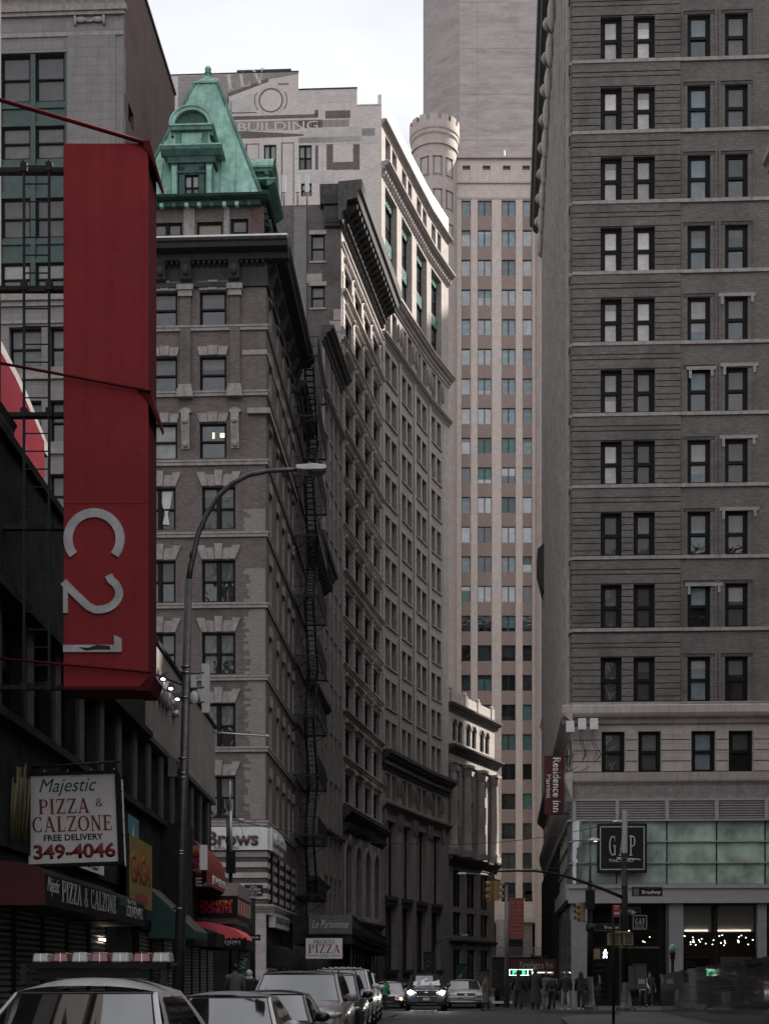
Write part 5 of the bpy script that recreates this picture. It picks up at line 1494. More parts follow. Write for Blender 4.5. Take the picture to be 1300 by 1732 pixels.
# pale brick repairs over four windows
for px0, px1, py in ((1214, 1278, 494), (1160, 1210, 619), (1218, 1282, 613), (1216, 1281, 735), (1216, 1283, 857), (1158, 1222, 985)):
    mb = MB(M['brick_ghost2']); a, b = ug(px0), ug(px1); z = hg(py + 6, px1); mb.box(a, b, -.07, -.052, z, z + .17); mb.box(a + .12, a + .26, -.07, -.052, z - .4, z); mb.box(b - .26, b - .12, -.07, -.052, z - .3, z); mb.build('repair_patch', fg.M, bg_)
# belt cornices, rusticated storey
mb = MB(M['lime_trim'], M['lime'])
mb.box(0, LG, -.10, 0, hg(1196), z_c1, 0); mb.prism([(0, hg(1226)), (-.12, hg(1224)), (-.18, hg(1218)), (-.4, hg(1214)), (-.5, hg(1208)), (-.5, hg(1197)), (-.42, hg(1194)), (0, hg(1194))], -.5, LG, 'x', 1)
mb.prism([(0, hg(1325)), (-.22, hg(1325)), (-.3, hg(1322)), (-.35, hg(1308)), (0, hg(1307))], -.35, LG, 'x', 1)
mb.prism([(0, hg(1355)), (-.06, hg(1355)), (-.12, hg(1344)), (-.22, hg(1330)), (-.3, hg(1326)), (0, hg(1325))], -.3, LG, 'x', 0)
for i in range(44):
    x = .2 + i*.38; mb.arc_strip(x, hg(1337), .07, .12, -60, 200, -.17, -.10, 6)
mb.build('cornice', fg.M, bg_)
zz = [hg(1306) + (hg(1234) - hg(1306)) * t for t in (0, .25, .5, .75, 1)]
us = [0] + [e for w_ in base_w for e in w_[:2]] + [LG]
for k in range(4):
    for i in range(0, len(us), 2): mb = MB(M['lime']); mb.box(us[i] + .03, us[i+1] - .03, -.08, 0, zz[k] + .03, zz[k+1] - .02); mb.build('rusticated_block', fg.M, bg_)
for i, hh in enumerate(base_w): add_win(fg, bg_, *hh, depth=.18, up=('b_mid', 'b_mid', 'refl_blue', 'b_dark')[i], lo=('b_dark', 'b_dark', 'refl_blue', 'g_dark')[i], style='dh', fr=.14)
# louvres and green glass band
mb = MB(M['alu'], M['black'])
zl0, zl1 = hg(1386), hg(1355)
mb.box(.05, LG, .05, .1, zl0, zl1, 1)
for k in range(7): z = zl0 + .06 + k*(zl1 - zl0 - .1)/6.5; mb.box(0, LG, -.09, .05, z, z + .05, 0)
for px in (969, 1043, 1127, 1211, 1295): x = ug(px) if px > 970 else .1; mb.box(x - .09, x + .09, -.16, .06, zl0, zl1, 0)
mb.box(-.1, LG, -.2, .1, zl0 - .1, zl0, 0); mb.box(-.1, LG, -.14, .1, zl1, zl1 + .1, 0); mb.build('louvre_band', fg.M, bg_)
zg0, zg1 = hg(1496), hg(1388)
gx = [0.05, ug(1042), ug(1127), ug(1211), ug(1293), ug(1378), LG]
for i in range(6):
    for k in range(3):
        z0_ = zg0 + (zg1 - zg0)*k/3; z1_ = zg0 + (zg1 - zg0)*(k+1)/3
        mb = MB(M['g_green']); mb.box(gx[i] + .03, gx[i+1] - .03, -.04, 0, z0_ + .03, z1_ - .03); mb.build('glass_panel', fg.M, bg_)
mb = MB(M['alu'], M['black']); 
for k in (1, 2): z = zg0 + (zg1 - zg0)*k/3; mb.box(-.12, LG, -.14, 0, z - .03, z + .03, 0)
for x in gx[1:-1]: mb.box(x - .03, x + .03, -.06, 0, zg0, zg1, 1)
mb.box(-.2, LG, -.28, .0, hg(1503), hg(1496), 0); mb.box(-.15, LG, -.2, .0, hg(1522), hg(1503), 0); mb.box(-.2, LG, -.26, 0, hg(1528), hg(1522), 0)
mb.build('mullion', fg.M, bg_)
mb = MB(M['g_refl']); mb.lathe([(.75, zg0 + .03), (.75, zg1 - .03)], (.55, .45, 0), 10, 0, True, 185, 262); mb.build('corner_glass', fg.M, bg_)
# shopfront: real depth behind the panes
M['shop_wall'] = plain('shop back wall', (.10, .09, .085), .8, var=.15)
M['shop_white'] = plain('shop bulkhead', (.62, .57, .55), .7, var=.08)
M['shop_red'] = plain('dark red shop wall', (.06, .010, .010), .7, var=.2)
M['pier_stone'] = stone('pale shop pier', (.21, .20, .195), (2.2, 1.45), .1, .1)
zsf = hg(1528)
mb = MB(M['shop_wall'], M['shop_red'], M['dark']); mb.box(.3, LG, 6.0, 6.2, .15, zsf, 0); mb.box(ug(1150), LG, 4.5, 4.6, .15, 2.8, 1); mb.box(.3, LG, .1, 6.0, zsf - .1, zsf, 2); mb.box(.3, LG, .1, 6.0, .14, .17, 2); mb.box(LG - .2, LG, .1, 6, .15, zsf, 0); mb.box(.2, .3, .6, 6, .15, zsf, 2)
mb.build('shop_interior', fg.M, bg_)
mb = MB(M['pier_stone'])
for a, b in ((976, 996), (1131, 1155), (1281, 1296)): mb.box(ug(a), ug(b), -.02, .5, .15, zsf)
mb.box(ug(1360), ug(1380), -.02, .5, .15, zsf); mb.build('pier', fg.M, bg_)
mb = MB(M['shop_white'], M['strip_light'])
mb.box(ug(1157), ug(1206), .6, .9, hg(1576), zsf - .1); mb.box(ug(1214), ug(1279), .6, .9, hg(1576), zsf - .1); mb.box(ug(1296), LG, .6, .9, hg(1576), zsf - .1)
mb.box(ug(1161), ug(1200), .56, .6, hg(1574), hg(1573), 1); mb.box(ug(1216), ug(1273), .56, .6, hg(1574), hg(1573), 1)
mb.build('bulkhead', fg.M, bg_)
lr = random.Random(4)
for i in range(34):
    x = lr.uniform(ug(1160), ug(1285)); y = lr.uniform(1.0, 4.3); mb = MB(M['shop_light']); z = lr.uniform(3.2, 3.75); mb.cyl((x, y, z), (x, y, z + .025), .024, seg=8); mb.build('ceiling_spot', fg.M, bg_)
for i in range(9):
    x = lr.uniform(ug(1060), ug(1110)); y = lr.uniform(1.0, 4.0); mb = MB(M['shop_light']); z = 4.3 + lr.uniform(-1, .4); mb.cyl((x, y, z), (x, y, z + .025), .024, seg=8); mb.build('ceiling_spot', fg.M, bg_)
M['shop_pane'] = plain('shop glazing', (.02, .022, .022), .04, spec=.8)
def clear_glass():
    m, nt, b = nm('clear shop glazing')
    nt.nodes.remove(b); out = nt.nodes['Material Output']
    tr_ = nt.nodes.new('ShaderNodeBsdfTransparent'); tr_.inputs[0].default_value = (.80, .84, .84, 1)
    gl_ = nt.nodes.new('ShaderNodeBsdfGlossy'); gl_.inputs['Roughness'].default_value = .03
    fz = nt.nodes.new('ShaderNodeFresnel'); fz.inputs['IOR'].default_value = 1.7
    mxs = nt.nodes.new('ShaderNodeMixShader'); nt.links.new(fz.outputs[0], mxs.inputs[0]); nt.links.new(tr_.outputs[0], mxs.inputs[1]); nt.links.new(gl_.outputs[0], mxs.inputs[2])
    nt.links.new(mxs.outputs[0], out.inputs[0]); return m
M['g_clear'] = clear_glass()
for a, b in ((998, 1036), (1060, 1116), (1157, 1211), (1213, 1280), (1298, 1358)):
    mb = MB(M['g_clear']); mb.box(ug(a), ug(b), .16, .18, .2, zsf - .02); mb.build('shop_window', fg.M, bg_)
mb = MB(M['frame_blk'], M['galv'])
for px in (997, 1037, 1059, 1117, 1119, 1212, 1297): x = ug(px); mb.box(x - .05, x + .05, .08, .2, .15, zsf, 0)
for a, b, y in ((998, 1060, 1696), (1060, 1117, 1601)): mb.box(ug(a), ug(b), .1, .24, hg(y + 3), hg(y), 1)
mb.box(ug(998), ug(1048), .05, .3, .1, hg(1694), 0)
mb.box(ug(1048), ug(1049.5), .1, .2, .2, zsf, 1)
mb.box(ug(1126), ug(1131), .05, .2, .2, zsf, 1); mb.build('shop_frame', fg.M, bg_)
# shelves seen through the left pane
mb = MB(M['galv'], M['cloth_lt'])
for k in range(9): z = .6 + .3*k; mb.box(ug(1003), ug(1034), 1.6, 1.9, z, z + .03); mb.box(ug(1006) + .1*(k % 3), ug(1028), 1.62, 1.85, z + .03, z + .1 + .03*(k % 3), 1)
mb.build('shelf', fg.M, bg_)
for ri, (a, b, z0, z1, mt) in enumerate(((1158, 1201, hg(1665), hg(1618), 'black'), (1221, 1274, hg(1665), hg(1618), 'white'))):
    Mx = fg.M @ T(ug(a), .4, z0)
    o = empty('shop_poster', Mx, ('dark sale poster with white lettering standing in the shop window', 'pale poster with a dark haired head turned away in the shop window')[ri], 'poster')
    w = ug(b) - ug(a); mb = MB(M[mt], M['white_dim']); mb.box(0, w, 0, .04, 0, z1 - z0, 0); mb.box(0, w, -.01, 0, z1 - z0 - .03, z1 - z0, 1); mb.build('poster_board', Mx, o)
    if ri == 0:
        text('Honest', Mx @ T(.32, -.01, 1.1), o, M['white_dim'], width=.4, height=.13, ext=.003); text('Everything', Mx @ T(.4, -.01, .92), o, M['white_dim'], width=.56, height=.13, ext=.003)
        text('50', Mx @ T(.5, -.01, .5), o, M['white'], width=.5, height=.36, ext=.003); mb = MB(M['white']); mb.box(.8, 1.05, -.01, 0, .5, .53); mb.build('lettering', Mx, o)
    else:
        mb = MB(M['hair'], M['skin_d']); mb.ball((w*.63, -.02, .95), .17, .02, .22, 14, 10, 0); mb.prism([(w*.5, 0), (w*.72, 0), (w*.66, .75), (w*.58, .75)], -.02, 0, 'y', 1); mb.build('picture', Mx, o)
# side wall: banded brick with window bays seen at a grazing angle
sS = sg.L
hside = []
ncol = 14
for ri, (z0, z1) in enumerate(rows_g[:14]):
    for c in range(ncol):
        x = sS - 2.0 - c * 3.45; hside.append((x - 1.15, x, z0, z1))
mb = MB(M['brick_grey']); wall_grid(mb, 0, sS, z_c1, HG, hside, .32); mb.build('wall', sg.M, bg_)
for i in range(0, len(hside)):
    pass
near = sorted(range(len(hside)), key=lambda i: -hside[i][0])[:98 - 66] if False else [i for i in range(len(hside)) if i % ncol < 2][:16]
for i in near: add_win(sg, bg_, *hside[i], depth=.2, up='b_mid', lo='g_dark', style='dh', fr=.1)
mb = MB(M['frame_blk'], M['g_dark'])
for i, hh in enumerate(hside):
    if i in near: continue
    a, b, z0, z1 = hh; mb.box(a, b, .2, .3, z0, z1, 0); mb.q([(a + .1, .19, z0 + .1), (b - .1, .19, z0 + .1), (b - .1, .19, z1 - .1), (a + .1, .19, z1 - .1)], 1)
o = mb.build('window_grid', sg.M, bg_); o['kind'] = 'stuff'
for ri, (z0, z1) in enumerate(rows_g[:14]):
    mb = MB(M['lime_trim'], M['brick_grey'])
    mb.box(0, sS, -.14, 0, z0 - .16, z0 + .01, 0)
    top_ = z0 + flh - .16
    e2 = [z1, z1 + (top_ - z1)*.40, z1 + (top_ - z1)*.60, top_]
    for k in range(3): mb.box(0, sS, -.08, 0, e2[k] + .05, e2[k+1], 1)
    cs = [(x, x + 2.3) for x in [sS - 2.0 - c*3.45 for c in range(ncol)]] + [(0, max(.1, sS - 2.0 - (ncol-1)*3.45 - 1.15))]
    for k in range(4):
        for a, b in cs: mb.box(a, min(b, sS), -.08, 0, z0 + (z1-z0)*k/4 + .05, z0 + (z1-z0)*(k+1)/4, 1)
    mb.build('brick_band', sg.M, bg_)
for c in range(ncol):
    x = sS - 2.0 - c*3.45 + .95
    mb = MB(M['lime_pale']); mb.box(x - .2, x + .2, -.24, 0, z_c1, HG - 3); mb.ball((x, -.35, HG - 4.5), .35, .3, 1.1, 8, 8); mb.ball((x, -.5, HG - 2.8), .4, .35, .4, 8, 8); mb.build('pilaster', sg.M, bg_)
mb = MB(M['brown_trim']); cornice(mb, -.6, sS + .3, HG - .2, 2.4, 1.15); cornice(mb, -.3, sS + .2, HG - 3.2, .6, .45); mb.build('cornice', sg.M, bg_)
mb = MB(M['lime']); mb.q([(0, 0, hg(1385)), (sS, 0, hg(1385)), (sS, 0, z_c1), (0, 0, z_c1)]); 
mb.prism([(0, hg(1226)), (-.18, hg(1218)), (-.5, hg(1208)), (-.5, hg(1197)), (0, hg(1194))], -.5, sS + .5, 'x'); mb.prism([(0, hg(1355)), (-.12, hg(1344)), (-.3, hg(1326)), (-.35, hg(1308)), (0, hg(1307))], -.3, sS + .35, 'x')
mb.build('wall', sg.M, bg_)
mb = MB(M['frame_blk'], M['g_dark'])
for c in range(14): x = sS - 1.6 - c*3.45; mb.box(x - 1.3, x, -.01, .1, hg(1306), hg(1237), 0); mb.box(x - 1.2, x - .1, -.02, 0, hg(1304), hg(1239), 1)
o = mb.build('window_grid', sg.M, bg_); o['kind'] = 'stuff'
mb = MB(M['alu'], M['dark'], M['g_green'])
for k in range(7): z = zl0 + .06 + k*(zl1 - zl0 - .1)/6.5; mb.box(sS - 14, sS, -.09, .02, z, z + .05, 0)
mb.box(sS - 14, sS, .0, .1, zl0, zl1, 1); mb.box(sS - 14.5, sS + .1, -.22, 0, zl0 - .1, zl0, 0); mb.box(sS - 14, sS, -.02, .1, zg0, zg1, 2)
for k in (1, 2): z = zg0 + (zg1 - zg0)*k/3; mb.box(sS - 14, sS + .1, -.14, 0, z - .03, z + .03, 0)
for k in range(1, 5): mb.box(sS - 3.2*k - .04, sS - 3.2*k + .04, -.08, 0, zg0, zg1, 0)
mb.box(sS - 15, sS + .2, -.3, 0, hg(1522), hg(1496), 0); mb.box(0, sS - 14, -.15, 0, .1, hg(1385), 1)
mb.build('louvre_band', sg.M, bg_)
mb = MB(M['pier_stone'], M['g_dark'], M['galv']); mb.box(sS - .8, sS, -.02, .5, .15, zsf, 0)
for k in range(4): a = sS - .9 - 3.2*(k+1); mb.box(a + .1, a + 3.1, -.02, .1, .4, zsf, 1); mb.box(a, a + .1, -.08, .1, .15, zsf, 2)
mb.build('shopfront', sg.M, bg_)
mb = MB(M['brown_trim']); a = sS - 38; z = hg(1035) ; mb.prism([(0, 31.6), (-.3, 31.9), (-.7, 33.6), (-.7, 35), (0, 35.7)], 6, 9, 'x'); mb.build('balcony', sg.M, bg_)
volume('core', [along(along(G0, rD, .6), (0, 1), 7), along(G1, (0, 1), 7), along(G1, d2, 50), along(along(G2, rD, .6), (0, 1), 0)], .1, HG - .2, M['brick_dark'], bg_)
volume('core', [along(along(G0, rD, .45), (0, 1), .75), along(G1, (0, 1), .75), along(G1, (0, 1), 7), along(along(G0, rD, .6), (0, 1), 7)], hg(1496), HG - .3, M['brick_dark'], bg_)
# projecting shop sign
sgn = empty('shop_sign', fg.M @ T(ug(1049), 0, hg(1434)), 'large square black shop sign with thin white serif letters and border', 'shop sign')
Ms = fg.M @ T(ug(1049.5), -.55, hg(1436))
mb = MB(M['black'], M['white_dim']); mb.box(-1.2, 1.2, 0, .3, -1.2, 1.2, 0)
for a, b, c, d in ((-1.08, 1.08, 1.02, 1.06), (-1.08, 1.08, -1.06, -1.02), (-1.08, -1.04, -1.06, 1.06), (1.04, 1.08, -1.06, 1.06)): mb.box(a, b, -.01, 0, c, d, 1)
mb.box(-.2, .2, .3, .55, -.1, .1, 0); mb.build('sign_board', Ms, sgn)
serif('G A P'.replace(' ', '  ') if False else 'GAP', Ms @ T(0, 0, .12), sgn, M['white_dim'], 1.30, .98, .02, gap=.28, thin=.8)
text('FACTORY', Ms @ T(0, 0, -.62), sgn, M['white_dim'], width=1.25, height=.16, ext=.02, bold=.02)
s_2 = empty('shop_sign', fg.M @ T(ug(1082), .0, hg(1560)), 'small square black hanging shop sign inside the glass entrance', 'shop sign')
Ms = fg.M @ T(ug(1082), .05, hg(1560))
mb = MB(M['black'], M['white_dim']); mb.box(-.36, .36, 0, .06, -.36, .36, 0)
for a, b, c, d in ((-.34, .34, .32, .34), (-.34, .34, -.34, -.32), (-.34, -.32, -.34, .34), (.32, .34, -.34, .34)): mb.box(a, b, -.006, 0, c, d, 1)
mb.build('sign_board', Ms, s_2); serif('GAP', Ms @ T(0, 0, .03), s_2, M['white_dim'], .46, .33, .006, gap=.28, thin=.8); text('FACTORY', Ms @ T(0, 0, -.23), s_2, M['white_dim'], width=.44, height=.06, ext=.004)
# hotel banner on the corner
Yb = 71.5; xb = X_at(936.5, Yb); Mb_ = T(xb, Yb, H_at(1328, Yb))
hb = empty('hanging_banner', Mb_, 'tall maroon vertical hotel banner with sideways pale lettering on the hotel corner', 'banner')
mb = MB(M['maroon'], M['galv']); mb.box(-.48, .48, -.1, .1, -1.48, 1.48, 0); mb.build('banner_cloth', Mb_, hb)
mb = MB(M['iron']); 
for z in (-1.44, 1.44): mb.cyl((-.45, 0, z), (1.1, .0, z), .03, seg=8)
mb.build('bracket', Mb_, hb)
text('Residence Inn', Mb_ @ T(.13, -.10, 0) @ RY(90), hb, M['white'], width=2.75, height=.40, ext=.02, bold=.02)
text('Marriott', Mb_ @ T(-.27, -.10, -.08) @ RY(90), hb, M['white'], width=1.2, height=.24, ext=.02, bold=.02)
# awning at the hotel door
Ya = 88.0; xa0, xa1 = X_at(863, Ya), X_at(941, Ya)
Ma = T(xa0, Ya, 0); ha = empty('door_canopy', Ma, 'maroon hotel door canopy with pale lettering beyond the corner', 'canopy')
w = xa1 - xa0; mb = MB(M['maroon'], M['galv'], M['strip_light']); z0, z1 = H_at(1645, Ya), H_at(1622, Ya)
M['maroon2'] = plain('faded maroon fascia', (.085, .032, .028), .7, var=.2); mb = MB(M['maroon2'], M['galv'], M['strip_light'])
mb.box(0, w, 0, 3.0, z0 + .04, z1, 0); mb.box(w*.42, w*.92, -.02, .0, z0 - .02, z0 + .02, 2); mb.build('fascia', Ma, ha)
text('Residence Inn', Ma @ T(w*.56, 0, (z0+z1)/2 + .03), ha, M['white_dim'], width=w*.72, height=.46, ext=.02, bold=.01)
mb = MB(M['iron']); text('Marriott', Ma @ T(w*.62, .0, z1 + .16), ha, M['maroon'], width=w*.36, height=.26, ext=.04, bold=.03)
mb = MB(M['white_dim'], M['dark2']); Yr = 120; xr0, xr1 = X_at(833, Yr), X_at(915, Yr); zb_ = H_at(1619, Yr); zt_ = H_at(1602, Yr)
mb.box(xr0, xr1, Yr, Yr + .05, zt_ - .05, zt_, 0); mb.box(xr0, xr1, Yr - .05, Yr + .1, zb_, zb_ + .08, 0)
for i in range(30): x = xr0 + (xr1 - xr0)*i/29; mb.box(x - .02, x + .02, Yr, Yr + .04, zb_, zt_, 0)
mb.box(xr0, xr1, Yr + .1, Yr + .4, .15, zb_, 1)
o = mb.build('terrace_railing'); tag(o, 'white terrace railing on a dark wall at the foot of the tan tower', 'railing')
# antenna boxes and cables on the corner
for i, (px, py) in enumerate(((962, 1232), (982, 1228), (1002, 1228))):
    Mx = fg.M @ T(ug(px), -.6, hg(py)); o = empty('antenna_panel', Mx, ('leftmost', 'middle', 'rightmost')[i] + ' of three cream antenna boxes on the hotel corner cornice', 'antenna', 'antenna boxes on the hotel corner')
    mb = MB(M['white_b'], M['galv']); mb.box(-.2, .2, -.1, .1, -.28, .28, 0); mb.build('casing', Mx, o, bevel=.03)
    mb = MB(M['galv']); mb.tube([(0, 0, -.28), (.05, .05, -.9), (.1 + .15*i, .5, -1.4), (-.1, .55, -2.0), (-.9, .55, -2.3)], .02, 6); mb.tube([(-.08, 0, -.28), (-.1, .1, -.8), (.2, .5, -1.3), (0, .54, -1.9), (-.9, .5, -2.4)], .018, 6); mb.build('cable', Mx, o)
# ------------------------------------------------------------ unseen blocks added to cut sun and sky light, and more of the avenue
def block(name, label, pts, H, mat, base=(0, 1)):
    b = empty(name, T(*pts[0]), label, 'building')
    n = len(pts); cxy = Vector((sum(p[0] for p in pts)/n, sum(p[1] for p in pts)/n))
    for i in base:
        A, B = pts[i], pts[(i+1) % n]
        f = Fac(A, B)
        mid = Vector(((A[0]+B[0])/2, (A[1]+B[1])/2)); 
        if (Vector((-f.dy, f.dx))).dot(cxy - mid) < 0: f = Fac(B, A)
        hs_ = []; k = int(f.L / 3.4); fl_n = int((H - 6)/3.7)
        for j in range(k):
            c = f.L*(j + .5)/k
            for q in range(fl_n): hs_.append((c - .75, c + .75, 5 + 3.7*q, 7.2 + 3.7*q))
        mb = MB(mat, M['g_dark'], M['lime_trim']); wall_grid(mb, 0, f.L, .15, H, hs_, .25, 0)
        mb.build('wall', f.M, b)
        mb = MB(M['g_dark'], M['frame_blk'])
        for a, c_, z0, z1 in hs_: mb.q([(a, .2, z0), (c_, .2, z0), (c_, .2, z1), (a, .2, z1)], 0); mb.box(a, c_, .15, .19, (z0+z1)/2 - .05, (z0+z1)/2 + .05, 1)
        o = mb.build('window_grid', f.M, b); o['kind'] = 'stuff'
        mb = MB(M['lime_trim']); cornice(mb, -.3, f.L + .3, H + .2, 1.2, .7); cornice(mb, 0, f.L, 4.6, .5, .3); mb.build('cornice', f.M, b)
    q_ = [tuple(Vector(p) + (cxy - Vector(p)).normalized()*.5) for p in pts]
    volume('core', q_, .1, H - .1, M['brick_dark'], b)
    return b
slab('sidewalk', [(6.4, -80), (6.6, 27.8), (60, 27.8), (60, -80)], -.2, .15, M['sidewalk'])
block('unseen_block', 'unseen brown brick block added to cut sky light, right of the near street', [(9.4, 26.5), (9.4, -20), (34, -20), (34, 26.5)], 15, M['brick_corner'], (0, 3))  # added out of view to darken the near left wall
block('unseen_block', 'unseen masonry block added behind the corner hotel to cut sunlight', [(15.6, 124.5), (18.4, 162), (60, 162), (60, 124.5)], 30, M['brick_grey'], (0, 1))  # added out of view, edge set where sun should pass
block('sun_block_tower', 'very tall unseen tower added far right beyond the hotel to block the sun', [(105, 205), (138, 141), (165, 160), (126, 211)], 159, M['brick_grey'], (0,))  # unseen sun blocker for the curved tower's facade
block('unseen_block', 'low unseen block added behind the hotel to shade the lower storeys at the bend', [(19.2, 163), (20.8, 176), (60, 176), (60, 163)], 19, M['lime'], (0,))  # unseen, added so the arcaded building's foot gets no sun
block('unseen_block', 'unseen corner block added at near right to keep sun off the left shops', [(13.4, 30), (13.4, 47.5), (40, 46), (40, 30)], 29, M['brick_corner'], (0, 1))  # unseen, put in the sun's path to the left shopfronts
block('sun_block_tower', 'slender taller unseen tower added to keep sun off the brick side wall', [(122.5, 172), (138.5, 141.5), (165, 160), (149, 190)], 202, M['lime'], (0,))  # unseen second sun blocker, added for the grey block's side wall
block('unseen_block', 'tall unseen masonry block on the avenue right of the corner hotel', [(27, 68.5), (70, 66.5), (72, 118), (31, 119)], 58, M['lime'], (0, 3))
block('unseen_block', 'unseen stone block on the avenue left of the grey office block', [(-66, 73), (-40, 71.6), (-40, 100), (-66, 100)], 48, M['lime_dark'], (0,))
# ============================================================ near left block: low dark shop building
XW = -6.1
def YW(px, x=XW): return x * F / (px - 650.0)
def HW(py, px, x=XW): return H_at(py, YW(px, x))
fn = Fac((XW, 8.0), (XW, 50.0)); LN = fn.L
uy = lambda Y: Y - 8.0
bn = empty('shop_building', fn.M, 'low dark shop building with tall black windows and a tan concrete corner fascia', 'building')
hn = []
k = 0
Y = 16.4
while Y < 49:
    hn.append((uy(Y), uy(Y) + 1.35, 5.95, 7.55)); Y += 2.05
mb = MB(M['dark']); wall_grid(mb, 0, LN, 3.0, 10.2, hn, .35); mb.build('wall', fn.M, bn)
for i, hh in enumerate(hn): add_win(fn, bn, *hh, depth=.2, up='g_dark' if i % 3 else 'b_dark', lo='g_dim', style='dh2' if i % 2 else 'dh', fr=.06)
mb = MB(M['conc'], M['galv'], M['dark'])
c0 = uy(35.6)
mb.box(c0, LN + .12, -.12, 0, 7.8, 10.35, 0)
mb.box(c0 - .1, LN + .16, -.18, .2, 10.35, 10.47, 2); mb.box(c0, LN + .14, -.15, 0, 7.66, 7.8, 1)
mb.build('fascia', fn.M, bn)
mb = MB(M['dark'], M['galv'])
mb.box(0, c0, -.10, 0, 7.75, 10.1, 0); mb.box(0, c0, -.2, .2, 10.1, 10.25, 0); mb.box(0, c0, -.3, 0, 7.6, 7.75, 0)
mb.box(0, LN, -.25, 0, 5.66, 5.8, 0); mb.box(0, LN, -.08, 0, 3.7, 5.66, 0); mb.build('ledge', fn.M, bn)
for hh in hn:
    mb = MB(M['dark2'], M['galv']); a = hh[1] + .12
    if a + .45 < LN: mb.box(a, a + .45, -.06, 0, 5.8, 7.6, 0); mb.build('pier', fn.M, bn)
for i, ch in enumerate('MODELL\'S'):
    Yl = 34.9 + i*.62
    text(ch, fn.M @ T(uy(Yl) + .9, -.12, 9.25), bn, M['galv_lt'], height=.62 if ch != "'" else .2, width=.4 if ch != "'" else .1, ext=.18, bold=.01)
eN = Fac((XW, 50.0), (XW - 12, 50.0)); eN = Fac((XW - 12, 50.0), (XW, 50.0))
volume('core', [(XW - .4, 8), (XW - .4, 49.9), (XW - 14, 49.9), (XW - 14, 8)], .1, 10.1, M['dark'], bn)
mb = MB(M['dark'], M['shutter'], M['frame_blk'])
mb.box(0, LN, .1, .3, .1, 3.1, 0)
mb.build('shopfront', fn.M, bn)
# roller shutters
Y = 15.5; i = 0
while Y < 49:
    w = 1.75
    if not (29.3 < Y < 33.3):
        mb = MB(M['shutter'], M['frame_blk']); 
        for q in range(26): z = .18 + q*.1; mb.prism([(.0, z), (-.035, z + .02), (-.035, z + .06), (0, z + .095)], 0, w, 'x', 0)
        mb.box(-.07, 0, -.06, .1, .15, 2.85, 1); mb.box(w, w + .07, -.06, .1, .15, 2.85, 1); mb.box(-.07, w + .07, -.14, .1, 2.8, 3.05, 1)
        mb.build('roller_shutter', fn.M @ T(uy(Y), 0, 0), bn)
    Y += 1.95; i += 1
mb = MB(M['shop_light'], M['dark2']); mb.box(uy(30.2), uy(30.8), -.05, .05, 2.4, 2.44, 0); mb.build('door_light', fn.M, bn)
# taller dark block at the left edge which carries the banner sign
fo = Fac((XW - .02, -8.0), (XW - .02, 22.66)); bo = empty('dark_office_block', fo.M, 'tall dark block seen as a thin strip at the left edge', 'building')
ho = [(1 + 3*i_, 2.8 + 3*i_, 12 + 3.6*k_, 14.2 + 3.6*k_) for i_ in range(10) for k_ in range(7)]
mb = MB(M['brick_dark']); wall_grid(mb, 0, fo.L, 10.6, 40, ho, .3); mb.build('wall', fo.M, bo)
for hh in ho: add_win_one(fo, bo, *hh, depth=.15, up='g_dark', lo='b_dark', style='dh')
mb = MB(M['dark_trim'], M['brick_dark']); cz = 10.25; mb.prism([(0, cz - .3), (-.05, cz - .25), (-.10, cz - .05), (-.2, cz), (-.2, cz + .1), (-.25, cz + .2), (0, cz + .35)], fo.L - 2, fo.L + .05, 'x', 0)
mb.build('cornice', fo.M, bo); volume('core', [(XW - .4, -8), (XW - .4, 22.6), (XW - 12, 22.6), (XW - 12, -8)], 8, 40, M['brick_dark'], bo)
# bright red roof board, seen edge on
rb = empty('roof_sign', T(XW - .3, 22.7, 10.3), 'bright red curved sign board standing on the dark roof behind the ladder truss', 'sign')
mb = MB(M['red_bright'], M['grey_stone'], M['white_b'])
x = XW - .15
ya, yb = 17.5, YW(75, x)
pts = [(ya, HW(840, 75, x)), (yb, HW(842, 75, x)), (yb, HW(747, 75, x)), (YW(50, x), HW(690, 50, x)), (YW(25, x), HW(635, 25, x)), (YW(2, x), HW(595, 2, x)), (ya, 12.4)]
n = len(pts); mb.q([(x, a, b) for a, b in pts], 0); mb.q([(x - .12, a, b) for a, b in pts], 0)
for i in range(n): a, b = pts[i], pts[(i+1) % n]; mb.q([(x, *a), (x, *b), (x - .12, *b), (x - .12, *a)], 0)
mb.build('sign_board', None, rb)
mb = MB(M['white_b'])
fr0 = Matrix(((0, -1, 0, x + .004), (1, 0, 0, 0), (0, 0, 1, 0), (0, 0, 0, 1)))
mb.arc_strip(YW(30, x), HW(770, 30, x), .55, .62, -40, 60, -.01, 0, 10); mb.arc_strip(YW(12, x), HW(770, 20, x), .5, .57, -40, 60, -.01, 0, 10); mb.build('lettering', fr0, rb)
rs = MB(M['grey_stone'], M['iron']); x2 = x - 1.0
P_ = [(YW(-60, x2), HW(660, 0, x2)), (YW(82, x2), HW(770, 80, x2)), (YW(82, x2), HW(750, 80, x2)), (YW(40, x2), HW(650, 40, x2)), (YW(0, x2), HW(572, 0, x2)), (YW(-60, x2), 14)]
n = len(P_); rs.q([(x2, a, b) for a, b in P_]); rs.q([(x2 - .4, a, b) for a, b in P_])
for i in range(n): a, b = P_[i], P_[(i+1) % n]; rs.q([(x2, *a), (x2, *b), (x2 - .4, *b), (x2 - .4, *a)])
tag(rs.build('stair_bulkhead'), 'grey sloping stone bulkhead behind the bright red roof board', 'bulkhead')

